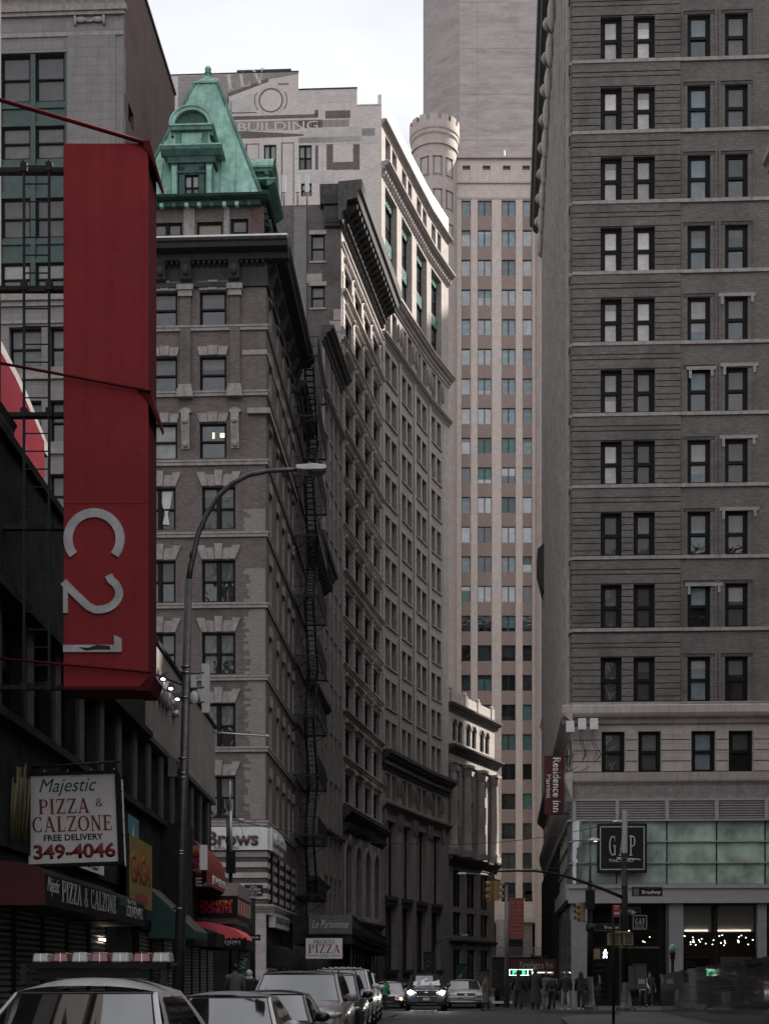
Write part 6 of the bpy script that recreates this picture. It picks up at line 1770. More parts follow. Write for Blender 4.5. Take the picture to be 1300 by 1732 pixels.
# ------------------------------------------------------------ the big red banner sign
YB = 22.0; S = F / YB
Bx = lambda px: (px - 650) / S; Bz = lambda py: EYE + (1650 - py) / S
bs2 = empty('banner_sign', T(Bx(178), YB, Bz(1166)), 'huge vertical red banner box with sideways silver letters hung from an iron truss', 'sign')
x0, x1, z0, z1 = Bx(107), Bx(251), Bz(1166), Bz(241)
mb = MB(M['red'], M['red_edge']); 
mb.box(x0, x1, YB, YB + .78, z0, z1, 0); me_ = mb.mesh('box')
for p in me_.polygons:
    if p.normal.x > .5 or p.normal.z < -.5: p.material_index = 1
mb.build('banner_box', None, bs2, me=me_, bevel=.012)
mb = MB(M['red_edge'], M['red'])
for zz, hh in ((z1, .0), (Bz(662), .0)):
    mb.prism([(x1 - .16, zz + .03), (x1 + .02, zz + .03), (x1 + .12, zz - .32), (x1 + .10, zz - .38), (x1 + .005, zz - .16)], YB - .025, YB + .8, 'y', 0)
mb.prism([(x1 - .2, z0 - .02), (x1 + .02, z0 - .02), (x1 + .1, z0 + .2), (x1 + .005, z0 + .2)], YB - .02, YB + .8, 'y', 0)
mb.box(x0 + .003, x1 - .003, YB - .004, YB, Bz(851.5), Bz(851), 0); mb.box(x0, x1, YB - .004, YB, z0, z0 + .05, 0)
mb.build('banner_clamp', None, bs2)
def strokes(mb, pts, w, y0, y1, m=0):
    for (a, b), (c, d) in zip(pts, pts[1:]):
        dx, dz = c - a, d - b; l = math.hypot(dx, dz); ox, oz = -dz/l*w/2, dx/l*w/2
        mb.prism([(a-ox, b-oz), (a+ox, b+oz), (c+ox, d+oz), (c-ox, d-oz)], y0, y1, 'y', m)
def ribbon(mb, cl, w, y0, y1, m=0):
    """thick line with mitred joints in the xz plane"""
    L_, R_ = [], []
    for i, p in enumerate(cl):
        a = cl[max(i-1, 0)]; b = cl[min(i+1, len(cl)-1)]; dx, dz = b[0]-a[0], b[1]-a[1]; l = math.hypot(dx, dz)
        L_.append((p[0] - dz/l*w/2, p[1] + dx/l*w/2)); R_.append((p[0] + dz/l*w/2, p[1] - dx/l*w/2))
    for i in range(len(cl)-1):
        A_, B_, C_, D_ = L_[i], L_[i+1], R_[i+1], R_[i]
        mb.q([(A_[0], y0, A_[1]), (B_[0], y0, B_[1]), (C_[0], y0, C_[1]), (D_[0], y0, D_[1])], m)
        mb.q([(A_[0], y0, A_[1]), (B_[0], y0, B_[1]), (B_[0], y1, B_[1]), (A_[0], y1, A_[1])], m)
        mb.q([(D_[0], y0, D_[1]), (C_[0], y0, C_[1]), (C_[0], y1, C_[1]), (D_[0], y1, D_[1])], m)
    for i in (0, -1):
        A_, D_ = L_[i], R_[i]; mb.q([(A_[0], y0, A_[1]), (D_[0], y0, D_[1]), (D_[0], y1, D_[1]), (A_[0], y1, A_[1])], m)
px2 = lambda l_: [(Bx(a), Bz(b)) for a, b in l_]
cpts = [(159.5 + 44*math.cos(R(t)), 911.5 - 44*math.sin(R(t)) * 1.0) for t in range(-38, 219, 8)]
mb = MB(M['letter_grey']); ribbon(mb, px2(cpts), 15/S, YB - .03, YB, 0); mb.build('lettering', None, bs2)
two = [(184, 973)] + [(166 + 36*math.cos(R(t)), 1003.5 - 28*math.sin(R(t))) for t in range(52, -100, -10)] + [(150, 1026), (135, 1012), (120, 997), (107.5, 984)]
mb = MB(M['letter_grey']); ribbon(mb, px2(two), 13/S, YB - .03, YB, 0); mb.build('lettering', None, bs2)
mb = MB(M['letter_grey']); mb.box(Bx(107.3), Bx(115), YB - .028, YB, Bz(1037), Bz(990)); mb.build('lettering', None, bs2)
mb = MB(M['letter_grey'], M['iron']); mb.box(Bx(107.3), Bx(193), YB - .03, YB, Bz(1103), Bz(1091), 0); mb.prism(px2([(193.3, 1074), (206, 1080), (206, 1103), (193.3, 1103)]), YB - .03, YB, 'y', 0)
mb.prism(px2([(133, 1095), (150, 1096), (165, 1091), (186, 1093), (188, 1099), (160, 1099), (146, 1101)]), YB - .034, YB - .03, 'y', 1); mb.build('lettering', None, bs2)
# iron truss to the wall, ladder and red rods
tr_ = MB(M['iron'])
for py in (267, 470, 687, 880, 1155):
    tr_.box(XW, x0, YB + .3, YB + .42, Bz(py) - .035, Bz(py) + .035)
for px in (34, 77):
    X_ = Bx(px); tr_.box(X_ - .018, X_ + .018, YB + .22, YB + .26, Bz(1160), Bz(255))
    for py in (267, 470, 687, 880, 1155): tr_.box(X_ - .05, X_ + .05, YB + .2, YB + .3, Bz(py) - .07, Bz(py) + .07)
py = 265
while py < 1150: tr_.box(Bx(34), Bx(77), YB + .23, YB + .25, Bz(py) - .008, Bz(py) + .008); py += 30.5
tr_.cyl((XW, YB + .35, Bz(1115)), (x0, YB + .35, Bz(900)), .012, seg=6) if False else None
tr_.build('truss', None, bs2)
tr_ = MB(M['red_edge'], M['iron'])
tr_.cyl((Bx(-30), YB - .1, Bz(165)), (x1 - .06, YB - .05, Bz(243)), .035, seg=4, m=0)
tr_.cyl((Bx(-30), YB - .1, Bz(612)), (x1 + .05, YB - .05, Bz(663)), .022, seg=6, m=0)
tr_.cyl((Bx(-30), YB - .1, Bz(1113)), (x1 + .05, YB - .05, Bz(1138)), .022, seg=6, m=0)
tr_.build('tie_rod', None, bs2)

# ------------------------------------------------------------ pizza sign, awnings and small signs
YP = 24.2; SP = F / YP
mx_, mz_ = (121.5 - 650)/SP, EYE + (1650 - 1385)/SP
Mp = T(mx_, YP, mz_) @ RZ(4) @ RY(-2.3)
ps = empty('pizza_sign', Mp, 'square white hanging pizza sign with red and green lettering and a phone number', 'sign')
wS, hS = 150/SP, 149/SP
mb = MB(M['white'], M['black'], M['galv_lt'], M['chrome_d']); mb.box(-wS/2, wS/2, 0, .22, -hS/2, hS/2, 0)
for a, b, c, d in ((-wS/2-.05, wS/2+.05, hS/2, hS/2+.05), (-wS/2-.05, wS/2+.05, -hS/2-.05, -hS/2), (-wS/2-.05, -wS/2, -hS/2, hS/2), (wS/2, wS/2+.05, -hS/2, hS/2)): mb.box(a, b, -.03, .25, c, d, 1)
mb.box(wS/2 + .05, wS/2 + .08, .0, .2, -hS/2, hS/2, 1); mb.box(wS/2+.10, wS/2+.125, .03, .07, -hS/2 - .08, hS/2 - .1, 2)
for q in range(4): mb.ball((-wS*.3 + q*wS*.26, .1, hS/2 + .08), .028, m=3); mb.ball((wS/2 + .1, .05, -hS*.2 + q*.25), .025, m=3)
mb.build('sign_box', Mp, ps)
k_ = 1/SP
def crn(px, py): return ((px - 121.5)*k_, (1385 - py)*k_)
a = crn(117, 1331); text('Majestic', Mp @ T(a[0], 0, a[1]), ps, M['t_green'], width=96*k_, height=30*k_, ext=.006, bold=.0, shear=.35)
a = crn(113, 1363); serif('PIZZA', Mp @ T(a[0] - .04, 0, a[1]), ps, M['t_red'], 86*k_, 25*k_, .006)
a = crn(168, 1358); serif('&', Mp @ T(a[0], 0, a[1]), ps, M['t_green'], 12*k_, 14*k_, .006)
a = crn(122, 1393); serif('CALZONE', Mp @ T(a[0], 0, a[1]), ps, M['t_red'], 134*k_, 26*k_, .006)
a = crn(123, 1416); text('FREE DELIVERY', Mp @ T(a[0], 0, a[1]), ps, M['black'], width=99*k_, height=10.5*k_, ext=.006, bold=.02)
a = crn(124, 1439.5); text('349-4046', Mp @ T(a[0], 0, a[1]), ps, M['t_red'], width=137*k_, height=26*k_, ext=.006, bold=.035)
mb = MB(M['iron']); mb.cyl((-.9, .1, hS/2 + .16), (wS/2 + .1, .1, hS/2 + .22), .02, seg=6); mb.cyl((-.9, .1, hS/2 + .1), (-.1, .1, hS/2 + .18), .012, seg=6); mb.box(wS/2, wS/2 + .04, .08, .12, hS/2, hS/2 + .24)
mb.cyl((-.55, .1, hS/2), (-.55, .1, hS/2 + .2), .012, seg=6); mb.cyl((.5, .1, hS/2), (.5, .1, hS/2 + .2), .012, seg=6); mb.cyl((-.3, .1, hS/2 + .2), (-1.0, .1, hS/2 + 1.2), .006, seg=5); mb.build('bracket', Mp, ps)
# pizza awning
ya = YW(76, -5.15); yb = YW(197, -5.15); yc = YW(244, -5.15)
pa = empty('pizza_awning', T(-6.1, ya, 2.7), 'long black and red pizza shop awning with white serif lettering', 'awning')
mb = MB(M['black'], M['maroon'], M['awn_grey'])
prof = [(-6.1, 2.72), (-5.15, 2.72), (-5.15, 3.2), (-5.22, 3.28), (-5.45, 3.36), (-6.1, 3.42)]
n0 = [(a, b) for a, b in prof]
mb.prism(n0, ya, yb, 'y', 0); me_ = mb.mesh('awning')
for p in me_.polygons:
    if p.normal.y < -.5: p.material_index = 1
    elif p.normal.z > .3: p.material_index = 0
mb.build('awning_cloth', None, pa, me=me_)
Msd = Matrix(((0, -1, 0, -5.15), (1, 0, 0, 0), (0, 0, 1, 0), (0, 0, 0, 1)))
serif('PIZZA & CALZONE', Msd @ T((YW(104, -5.15) + YW(196, -5.15))/2, -.004, 3.0), pa, M['white_dim'], YW(196, -5.15) - YW(104, -5.15), .34, .004)
text('Majestic', Msd @ T((YW(79, -5.15) + YW(101, -5.15))/2, -.004, 3.02), pa, M['white_dim'], width=YW(100, -5.15) - YW(80, -5.15), height=.30, ext=.004, shear=.3)
sa_ = empty('souvenir_awning', T(-6.1, yb, 2.7), 'short souvenir shop awning with small white lettering next to the pizza awning', 'awning')
mb = MB(M['black'], M['cloth_jean'], M['green']); mb.prism([(-6.1, 2.70), (-5.14, 2.70), (-5.14, 3.16), (-5.3, 3.28), (-6.1, 3.38)], yb + .02, yc, 'y', 0)
mb.box(-5.14, -5.13, yb + .25, yb + 1.0, 3.02, 3.15, 2); mb.build('awning_cloth', None, sa_)
text('New York', Msd @ T((yb+yc)/2, -.016, 3.14), sa_, M['white_dim'], width=1.0, height=.11, ext=.004); text('SOUVENIRS', Msd @ T((yb+yc)/2 + .3, -.016, 2.94), sa_, M['white_dim'], width=1.9, height=.24, ext=.004, bold=.01)
# flat banners on the wall
def wallsign(name, label, cat, px0, px1, z0, z1, mat, x=-5.85, th=.06):
    a, b = YW(px0, x), YW(px1, x); Mx = Matrix(((0, -1, 0, x), (1, 0, 0, (a+b)/2), (0, 0, 1, (z0+z1)/2), (0, 0, 0, 1)))
    o = empty(name, Mx, label, cat); mb = MB(M[mat], M['iron']); w, h = b - a, z1 - z0
    mb.box(-w/2, w/2, 0, th, -h/2, h/2, 0); mb.box(-w/2 - .03, -w/2, -.01, th, -h/2, h/2, 1); mb.build('board', Mx, o)
    return o, Mx, w, h
o, Mx, w, h = wallsign('hanging_banner', 'small teal banner with a white leaf emblem above the yellow banner', 'banner', 216, 234.5, 4.35, 5.35, 'blue')
mb = MB(M['white_dim']); mb.prism([(-.0, -.25), (.18, 0), (.0, .3), (-.18, 0)], -.006, 0, 'y'); mb.build('emblem', Mx, o); text('CATORI', Mx @ T(0, 0, -.42), o, M['white_dim'], width=.9, height=.12, ext=.004)
o, Mx, w, h = wallsign('hanging_banner', 'tall yellow banner with faded orange block letters on the dark shop wall', 'banner', 218, 257, 3.25, 4.85, 'yellow', -5.75)
M['t_or'] = plain('orange brown letters', (.22, .04, .012), .6, var=.2); text('GAGA', Mx @ T(.0, 0, .1), o, M['t_or'], width=w*.85, height=.72, ext=.004, bold=.04)
mb = MB(M['t_or']); mb.box(-w*.25, w*.3, -.005, 0, -h*.42, -h*.3); mb.build('lettering', Mx, o)
o, Mx, w, h = wallsign('shop_poster', 'white jewellery poster half hidden behind the pizza sign above the awning', 'poster', 128, 176, 3.75, 4.6, 'white', -5.9)
text('WE BUY', Mx @ T(0, 0, .1), o, M['t_grey'], width=w*.7, height=.2, ext=.004); text('GOLD', Mx @ T(0, 0, -.25), o, M['t_grey'], width=w*.6, height=.25, ext=.004, bold=.03)
# bamboo like pale rods behind the pizza sign
mb = MB(M['bamboo'], M['galv']); rr_ = random.Random(3)
for i in range(40):
    y = YW(16, -5.95) + i*.075
    if 23.7 < y < 24.7: continue
    z = 3.85 + rr_.uniform(-.05, .1); mb.cyl((-5.95, y, z), (-5.9, y + rr_.uniform(-.1, .1), z + rr_.uniform(.8, 1.25)), .014, seg=5, m=i % 3 == 0)
o = mb.build('bamboo_screen'); tag(o, 'yellow bamboo pole screen behind the hanging pizza sign', 'screen'); o['kind'] = 'stuff'
# dark green awnings further along
ga = empty('green_awning', T(-6.1, 33, 2.7), 'sloping dark green awning with a striped edge beyond the yellow banner', 'awning')
mb = MB(M['awn_green'], M['awn_grey'], M['black'])
y0, y1 = 36.3, 38.9
mb.prism([(-6.1, 2.6), (-4.85, 2.6), (-4.85, 2.78), (-6.1, 3.95)], y0, y1, 'y', 0)
for q in range(4): mb.prism([(-4.85, 2.79), (-4.85, 2.82), (-6.1, 4.0), (-6.1, 3.96)], y0 + q*.7, y0 + q*.7 + .35, 'y', 1)
mb.box(-4.86, -4.84, y0, y1, 2.45, 2.6, 2); mb.build('awning_cloth', None, ga)
db = empty('black_canopy', T(-6.1, 34, 3), 'boxy black shop canopy above the dark green awning', 'canopy')
mb = MB(M['black'], M['galv']); mb.box(-6.1, -5.35, 38.2, 39.6, 3.2, 5.75, 0); mb.box(-5.36, -5.33, 38.17, 38.2, 3.2, 5.7, 1); mb.build('canopy_box', None, db)
# red and white hanging notice (star), left of the pole
def flat(name, label, cat, px0, px1, py0, py1, Y, mat, th=.06, rot=0, group=None):
    w = (px1-px0)*Y/F; h = (py1-py0)*Y/F; Mx = T(X_at((px0+px1)/2, Y), Y, H_at((py0+py1)/2, Y)) @ RZ(rot)
    w = w / max(.3, math.cos(R(rot)))
    o = empty(name, Mx, label, cat, group); mb = MB(M[mat], M['iron']); mb.box(-w/2, w/2, 0, th, -h/2, h/2, 0); mb.build('board', Mx, o); return o, Mx, w, h
o, Mx, w, h = flat('shop_notice', 'narrow white notice with a red star panel and red foot beside the lamp post', 'sign', 285, 301, 1404, 1478, 38.5, 'white')
mb = MB(M['t_red'], M['orange'], M['white'], M['t_grey']); mb.box(-w/2, w*.2, -.006, 0, h*.34, h/2, 0); mb.box(-w/2, w/2, -.006, 0, -h/2, -h*.33, 1)
P = []
for i in range(10): r_ = .055 if i % 2 == 0 else .024; P.append((-w*.17 + r_*math.sin(R(36*i)), h*.42 + r_*math.cos(R(36*i))))
mb.prism(P, -.010, -.0062, 'y', 2)
for i in range(5): mb.box(-w*.4, w*(.2 + .06*(i % 3)), -.006, 0, h*.24 - i*.09, h*.27 - i*.09, 3)
mb.build('emblem', Mx, o)
# small projecting doughnut sign
o, Mx, w, h = flat('shop_sign', 'small white projecting doughnut shop sign with orange and pink block letters behind the lamp post', 'sign', 317, 340, 1430, 1472, 41.5, 'white', .25, -55)
M['t_orange'] = plain('orange letters', (.50, .07, .02), .5, var=.1); M['t_pink'] = plain('pink letters', (.35, .03, .08), .5, var=.1)
text('DUNKIN', Mx @ T(0, 0, .12), o, M['t_orange'], width=w*.85, height=.26, ext=.02, bold=.03); text('DONUTS', Mx @ T(0, 0, -.18), o, M['t_pink'], width=w*.85, height=.26, ext=.02, bold=.03)
# red jewellery awning
ja = empty('jewellery_awning', T(-6.1, 45, 4), 'rounded dark red jewellery shop awning with stacked white capitals', 'awning')
y0, y1 = 42.0, 47.0
zt = H_at(1418, 46)
mb = MB(M['maroon']); M['red2'] = plain('red awning cloth', (.18, .022, .022), .7, var=.15)
mb = MB(M['red2'], M['maroon']); prof = [(-6.1, 4.75)] + [(-6.1 + .85*math.sin(R(t)), 4.75 + 1.1*math.cos(R(t))) for t in range(0, 91, 15)]
mb.prism(prof, y0, y1, 'y', 0); me_ = mb.mesh('awning')
for p in me_.polygons:
    if p.normal.y < -.5: p.material_index = 1
mb.build('awning_cloth', None, ja, me=me_)
mb = MB(M['red2']); mb.box(-5.27, -5.24, y0, y1, 4.35, 4.76); mb.build('valance', None, ja)
for i, ch in enumerate('JEWE'): text(ch, T(-5.50, y0 - .002, 5.38 - i*.32), ja, M['white_dim'], width=.2, height=.26, ext=.01, bold=.03)
text('JEWELER', Matrix(((0, -1, 0, -5.24), (1, 0, 0, 0), (0, 0, 1, 0), (0, 0, 0, 1))) @ T(45.0, 0, 4.56), ja, M['white'], width=3.8, height=.3, ext=.01, bold=.03)
# doughnut shop canopy at the corner
da = empty('doughnut_canopy', T(-6.1, 47, 3.5), 'black boxed doughnut shop canopy with grey pink top and orange pink letters', 'canopy')
Yd = 46.0; dx0, dx1 = -7.2, X_at(401, Yd); z0, z1, z2 = H_at(1552, Yd), H_at(1515, Yd), H_at(1489, Yd)
mb = MB(M['black'], M['awn_grey'], M['galv'], M['white_dim'])
mb.box(dx0, dx1, Yd, Yd + 4.6, z0, z1, 0)
mb.q([(dx0, Yd, z1), (dx1, Yd, z1), (dx1 - .1, Yd + 1.3, z2), (dx0, Yd + 1.3, z2)], 1); mb.q([(dx1, Yd, z1), (dx1, Yd + 4.6, z1), (dx1 - .1, Yd + 4.6, z2), (dx1 - .1, Yd + 1.3, z2)], 1)
mb.q([(dx0, Yd + 1.3, z2), (dx1 - .1, Yd + 1.3, z2), (dx1 - .1, Yd + 4.6, z2), (dx0, Yd + 4.6, z2)], 1)
mb.box(dx0 + .3, dx1 - .05, Yd + .05, Yd + 4.5, z0 - .2, z0, 2)
mb.build('canopy_cloth', None, da)
Md = T(X_at(366, Yd), Yd, 0)
text("DUNKIN'", Md @ T(0, 0, H_at(1527.5, Yd)), da, M['t_orange'], width=1.05, height=.22, ext=.01, bold=.045); text('DONUTS', Md @ T(0, 0, H_at(1539, Yd)), da, M['t_pink'], width=1.0, height=.22, ext=.01, bold=.045)
mb = MB(M['white'], M['t_orange']); cx = X_at(323.5, Yd) - X_at(366, Yd)
mb.prism([(cx - .14, H_at(1546, Yd)), (cx + .14, H_at(1546, Yd)), (cx + .18, H_at(1524, Yd)), (cx - .18, H_at(1524, Yd))], -.012, 0, 'y', 0); mb.box(cx - .2, cx + .2, -.016, 0, H_at(1524, Yd), H_at(1521, Yd), 0); mb.box(cx - .34, cx - .17, -.012, 0, H_at(1546, Yd), H_at(1528, Yd), 1); mb.cyl((cx + .02, -.02, H_at(1521, Yd)), (cx + .06, -.02, H_at(1515, Yd)), .02, seg=6)
mb.build('emblem', Md, da)
mb = MB(M['white_dim'], M['t_orange'])
for i in range(9): mb.box(dx1, dx1 + .012, Yd + .3 + i*.47, Yd + .55 + i*.47, z0 + .12, z1 - .1 , i % 2)
mb.build('side_pattern', None, da)
# sushi awning below
su = empty('sushi_awning', T(-6.1, 42, 2.6), 'black sushi shop awning with thin white lettering over the shutters', 'awning')
Ys = 42.5; mb = MB(M['black']); xs0, xs1 = X_at(333, Ys), X_at(366, Ys); zs = H_at(1592, Ys)
mb.prism([(-6.3, zs - .15), (xs1, zs - .15), (xs1, zs + .25), (-6.1, zs + .62)], Ys, Ys + 2.2, 'y'); mb.build('awning_cloth', None, su)
text('SUSHI', T(X_at(355, Ys), Ys, H_at(1572, Ys) - .02), su, M['t_grey'], width=.38, height=.17, ext=.004)
pk = empty('pink_awning', T(-6.1, 45, 2.6), 'pink red topped black ribbed awning bulging over the shop corner', 'awning')
mb = MB(M['red_bright'], M['black'], M['white_dim'])
Yk = 44.8; zc = H_at(1583, Yk); xk = -6.0
pr = [(xk + .0, zc - .1)] + [(xk + 1.55*math.sin(R(t)), zc - .12 + .58*math.cos(R(t))) for t in range(0, 91, 15)]
mb.prism(pr, Yk, Yk + 3.2, 'y', 0)
for i in range(16): y = Yk - .02 + i*.2; mb.box(xk + .2, xk + 1.58, y, y + .12, zc - .42, zc - .1, 1)
for i in range(9): mb.box(xk + .18 + .17*i, xk + .29 + .17*i, Yk - .03, Yk - .02, zc - .42, zc - .06, 1)
mb.build('awning_cloth', None, pk); text('SASHIMI', T(xk + 1.15, Yk - .035, zc - .22), pk, M['white_dim'], width=.6, height=.16, ext=.005, bold=.02)
# green feather flag
fg_ = empty('feather_flag', T(X_at(412, 47), 47, .15), 'green feather flag with white vertical lettering at the shop corner', 'flag')
mb = MB(M['green_b'], M['iron'], M['yellow']); Yf = 47; 
mb.prism([(X_at(402, Yf), H_at(1665, Yf)), (X_at(421, Yf), H_at(1665, Yf)), (X_at(421, Yf), H_at(1610, Yf)), (X_at(416, Yf), H_at(1600, Yf)), (X_at(403, Yf), H_at(1601, Yf))], Yf, Yf + .02, 'y', 0); mb.box(X_at(403, Yf), X_at(420, Yf), Yf - .004, Yf, H_at(1664, Yf), H_at(1647, Yf), 2)
mb.cyl((X_at(422, Yf), Yf, .15), (X_at(422, Yf), Yf, H_at(1600, Yf)), .02, seg=6, m=1); mb.build('flag_cloth', None, fg_)
text('VAPE', T(X_at(411, Yf), Yf, H_at(1625, Yf)) @ RY(-80), fg_, M['white_b'], width=.62, height=.24, ext=.006, bold=.02)
mb = MB(M['galv_lt']); mb.cyl((XW, 49.5, H_at(1238, 49.5)), (X_at(452, 49.5), 49.5, H_at(1245, 49.5)), .035, .028, seg=8); mb.ball((X_at(452, 49.5), 49.5, H_at(1245, 49.5)), .06); tag(mb.build('flag_pole'), 'bare white horizontal flagpole sticking out from the concrete fascia corner', 'flagpole')
# roof spot lamps, antenna on the pole
for i, (px, py) in enumerate(((276, 1146), (289, 1162), (300, 1180))):
    Yl = 30.0; Mx = T(X_at(px, Yl), Yl, H_at(py, Yl)) @ RX(-25) @ SC(.7, .7, .7)
    o = empty('spot_lamp', Mx, ('upper', 'middle', 'lower')[i] + ' of three lit black spot lamps on the slanting arm below the red banner', 'lamp', 'spot lamps on the slanting arm')
    mb = MB(M['black'], M['street_lamp_on']); mb.lathe([(.03, .16), (.07, .12), (.11, -.02), (.12, -.07)], (0, 0, 0), 14, 0); mb.lathe([(0.001, -.05), (.07, -.055)], (0, 0, 0), 12, 1); mb.cyl((0, 0, .14), (.1, .2, .35), .015, seg=6, m=0)
    mb.build('lamp_head', Mx, o)
mb = MB(M['iron']); mb.cyl((XW, 28.0, H_at(1095, 28)), (X_at(312, 31), 31, H_at(1182, 31)), .012, seg=6); mb.cyl((XW, 28.0, H_at(1085, 28)), (X_at(312, 31), 31, H_at(1160, 31)), .02, seg=6); tag(mb.build('lamp_arm'), 'thin black slanting arm that carries the three spot lamps', 'arm')

# ------------------------------------------------------------ street lamp at the left kerb
YL = 24.5
lp = empty('street_lamp', T(X_at(300, YL), YL, .15), 'tall grey street lamp with a long curved arm in front of the brick corner building', 'street lamp')
PX = lambda px, py: (X_at(px, YL), YL, H_at(py, YL))
mb = MB(M['galv']); mb.cyl((X_at(299.5, YL), YL, .15), PX(319, 980), .10, .062, 14); mb.build('pole', None, lp)
mb = MB(M['galv']); 
arm = [(319, 985), (322, 960), (327, 940), (334, 905), (348, 872), (368, 840), (392, 817), (420, 803), (452, 796.5), (480, 794.5), (503, 793.5)]
mb.tube([PX(*p) for p in arm], .052, 10, 0, .035); mb.build('arm', None, lp)
mb = MB(M['galv_lt'], M['street_lamp_on'], M['galv'])
mb.prism([(X_at(500, YL), H_at(789, YL)), (X_at(530, YL), H_at(786.5, YL)), (X_at(551, YL), H_at(789, YL)), (X_at(553, YL), H_at(794, YL)), (X_at(548, YL), H_at(797, YL)), (X_at(515, YL), H_at(797.5, YL)), (X_at(501, YL), H_at(796, YL))], YL - .12, YL + .12, 'y', 0)
mb.prism([(X_at(519, YL), H_at(797.5, YL)), (X_at(550, YL), H_at(797, YL)), (X_at(546, YL), H_at(800, YL)), (X_at(526, YL), H_at(800, YL))], YL - .10, YL + .10, 'y', 2)
mb.cyl(PX(523, 786), PX(523, 781), .035, .03, 8, 2); mb.build('lamp_head', None, lp, bevel=.015)
mb = MB(M['galv'], M['chrome_d'], M['white_b'])
for py in (1128, 1138, 1180, 1283, 1308, 1316, 1440, 1445, 1537): 
    t = (1650 - py)/670; x_ = X_at(299.5 + 19*(1650-py)/670, YL); r_ = .10 - .038*(1650-py)/670; mb.cyl((x_, YL, H_at(py+1.5, YL)), (x_, YL, H_at(py-1.5, YL)), r_ + .012, seg=12, m=1)
mb.build('clamp', None, lp)
mb = MB(M['galv']); mb.box(X_at(284, YL), X_at(299, YL), YL, YL + .15, H_at(1313, YL), H_at(1283, YL)); mb.cyl(PX(299, 1290), PX(310, 1290), .015, seg=6); mb.cyl(PX(299, 1306), PX(310, 1306), .015, seg=6); mb.build('equipment_box', None, lp)
mb = MB(M['white_b'], M['galv']); mb.box(X_at(341, YL), X_at(354, YL), YL + .0, YL + .1, H_at(1205, YL), H_at(1122, YL), 0); mb.box(X_at(323, YL), X_at(332, YL), YL, YL + .1, H_at(1165, YL), H_at(1140, YL), 0)
mb.ball((X_at(328, YL), YL, H_at(1180, YL)), .08, .06, .12, m=0)
for py in (1140, 1165, 1190): mb.cyl(PX(311, py), PX(345, py - 3), .016, seg=6, m=1)
mb.build('antenna_panel', None, lp)
mb = MB(M['iron']); mb.cyl(PX(322, 985), PX(325, 940), .012, seg=6); mb.ball(PX(325, 940), .05, .05, .1, 8, 6); mb.tube([PX(316, 1140), PX(318, 1060), PX(321, 985)], .01, 6); mb.build('cable', None, lp)
# antenna post and signal back at the corner
YA_ = 49.8; cp = empty('signal_post', T(X_at(390, YA_), YA_, .15), 'slim corner post with a pale whip antenna and a black signal box seen from behind', 'signal post')
PA = lambda px, py: (X_at(px, YA_), YA_, H_at(py, YA_))
mb = MB(M['galv_lt'], M['galv'], M['black']); mb.cyl(PA(390, 1720), PA(390, 1440), .07, .07, 10, 2); mb.cyl(PA(390, 1440), PA(390, 1372), .07, .06, 10, 0); mb.cyl(PA(389, 1372), PA(389, 1321), .035, .03, 8, 0); mb.cyl(PA(385, 1440), PA(385, 1384), .05, .05, 8, 1); mb.build('pole', None, cp)
mb = MB(M['black']); mb.box(X_at(383, YA_), X_at(398, YA_), YA_ - .2, YA_ + .1, H_at(1477, YA_), H_at(1441, YA_)); mb.build('signal_head', None, cp)
mb = MB(M['galv_lt'], M['iron']); mb.cyl(PA(392, 1386), PA(400, 1388), .02, seg=6, m=1); mb.ball(PA(407, 1387), .14, .08, .06, 10, 6, 0); mb.tube([PA(398, 1380), PA(404, 1392), PA(408, 1400), PA(412, 1415)], .01, 6, 1); mb.build('sensor', None, cp)
p2 = empty('signal_post', T(X_at(427, 52), 52, .15), 'black corner post with stacked parking signs and a one way arrow near the green flag', 'signal post')
PB = lambda px, py: (X_at(px, 52), 52, H_at(py, 52))
mb = MB(M['black']); mb.cyl(PB(427, 1722), PB(427, 1519), .11, .10, 12); mb.build('pole', None, p2)
mb = MB(M['t_grey'], M['white_dim'], M['t_red']); mb.box(X_at(417, 52), X_at(426, 52), 51.86, 51.88, H_at(1562, 52), H_at(1522, 52), 0); mb.box(X_at(418, 52), X_at(422, 52), 51.85, 51.86, H_at(1529, 52), H_at(1523, 52), 2)
for i in range(5): mb.box(X_at(419, 52), X_at(424, 52), 51.85, 51.86, H_at(1535 + 6*i, 52), H_at(1533.5 + 6*i, 52), 1)
mb.build('parking_sign', None, p2)
mb = MB(M['black'], M['white_dim']); mb.box(X_at(416, 52), X_at(441, 52), 51.84, 51.86, H_at(1591, 52), H_at(1581, 52), 0); mb.prism([(X_at(432, 52), H_at(1589.5, 52)), (X_at(440, 52), H_at(1586, 52)), (X_at(432, 52), H_at(1582.5, 52)), (X_at(434, 52), H_at(1586, 52))], 51.83, 51.84, 'y', 1); mb.box(X_at(418, 52), X_at(432, 52), 51.83, 51.84, H_at(1587.5, 52), H_at(1584.5, 52), 1); mb.build('one_way_sign', None, p2)

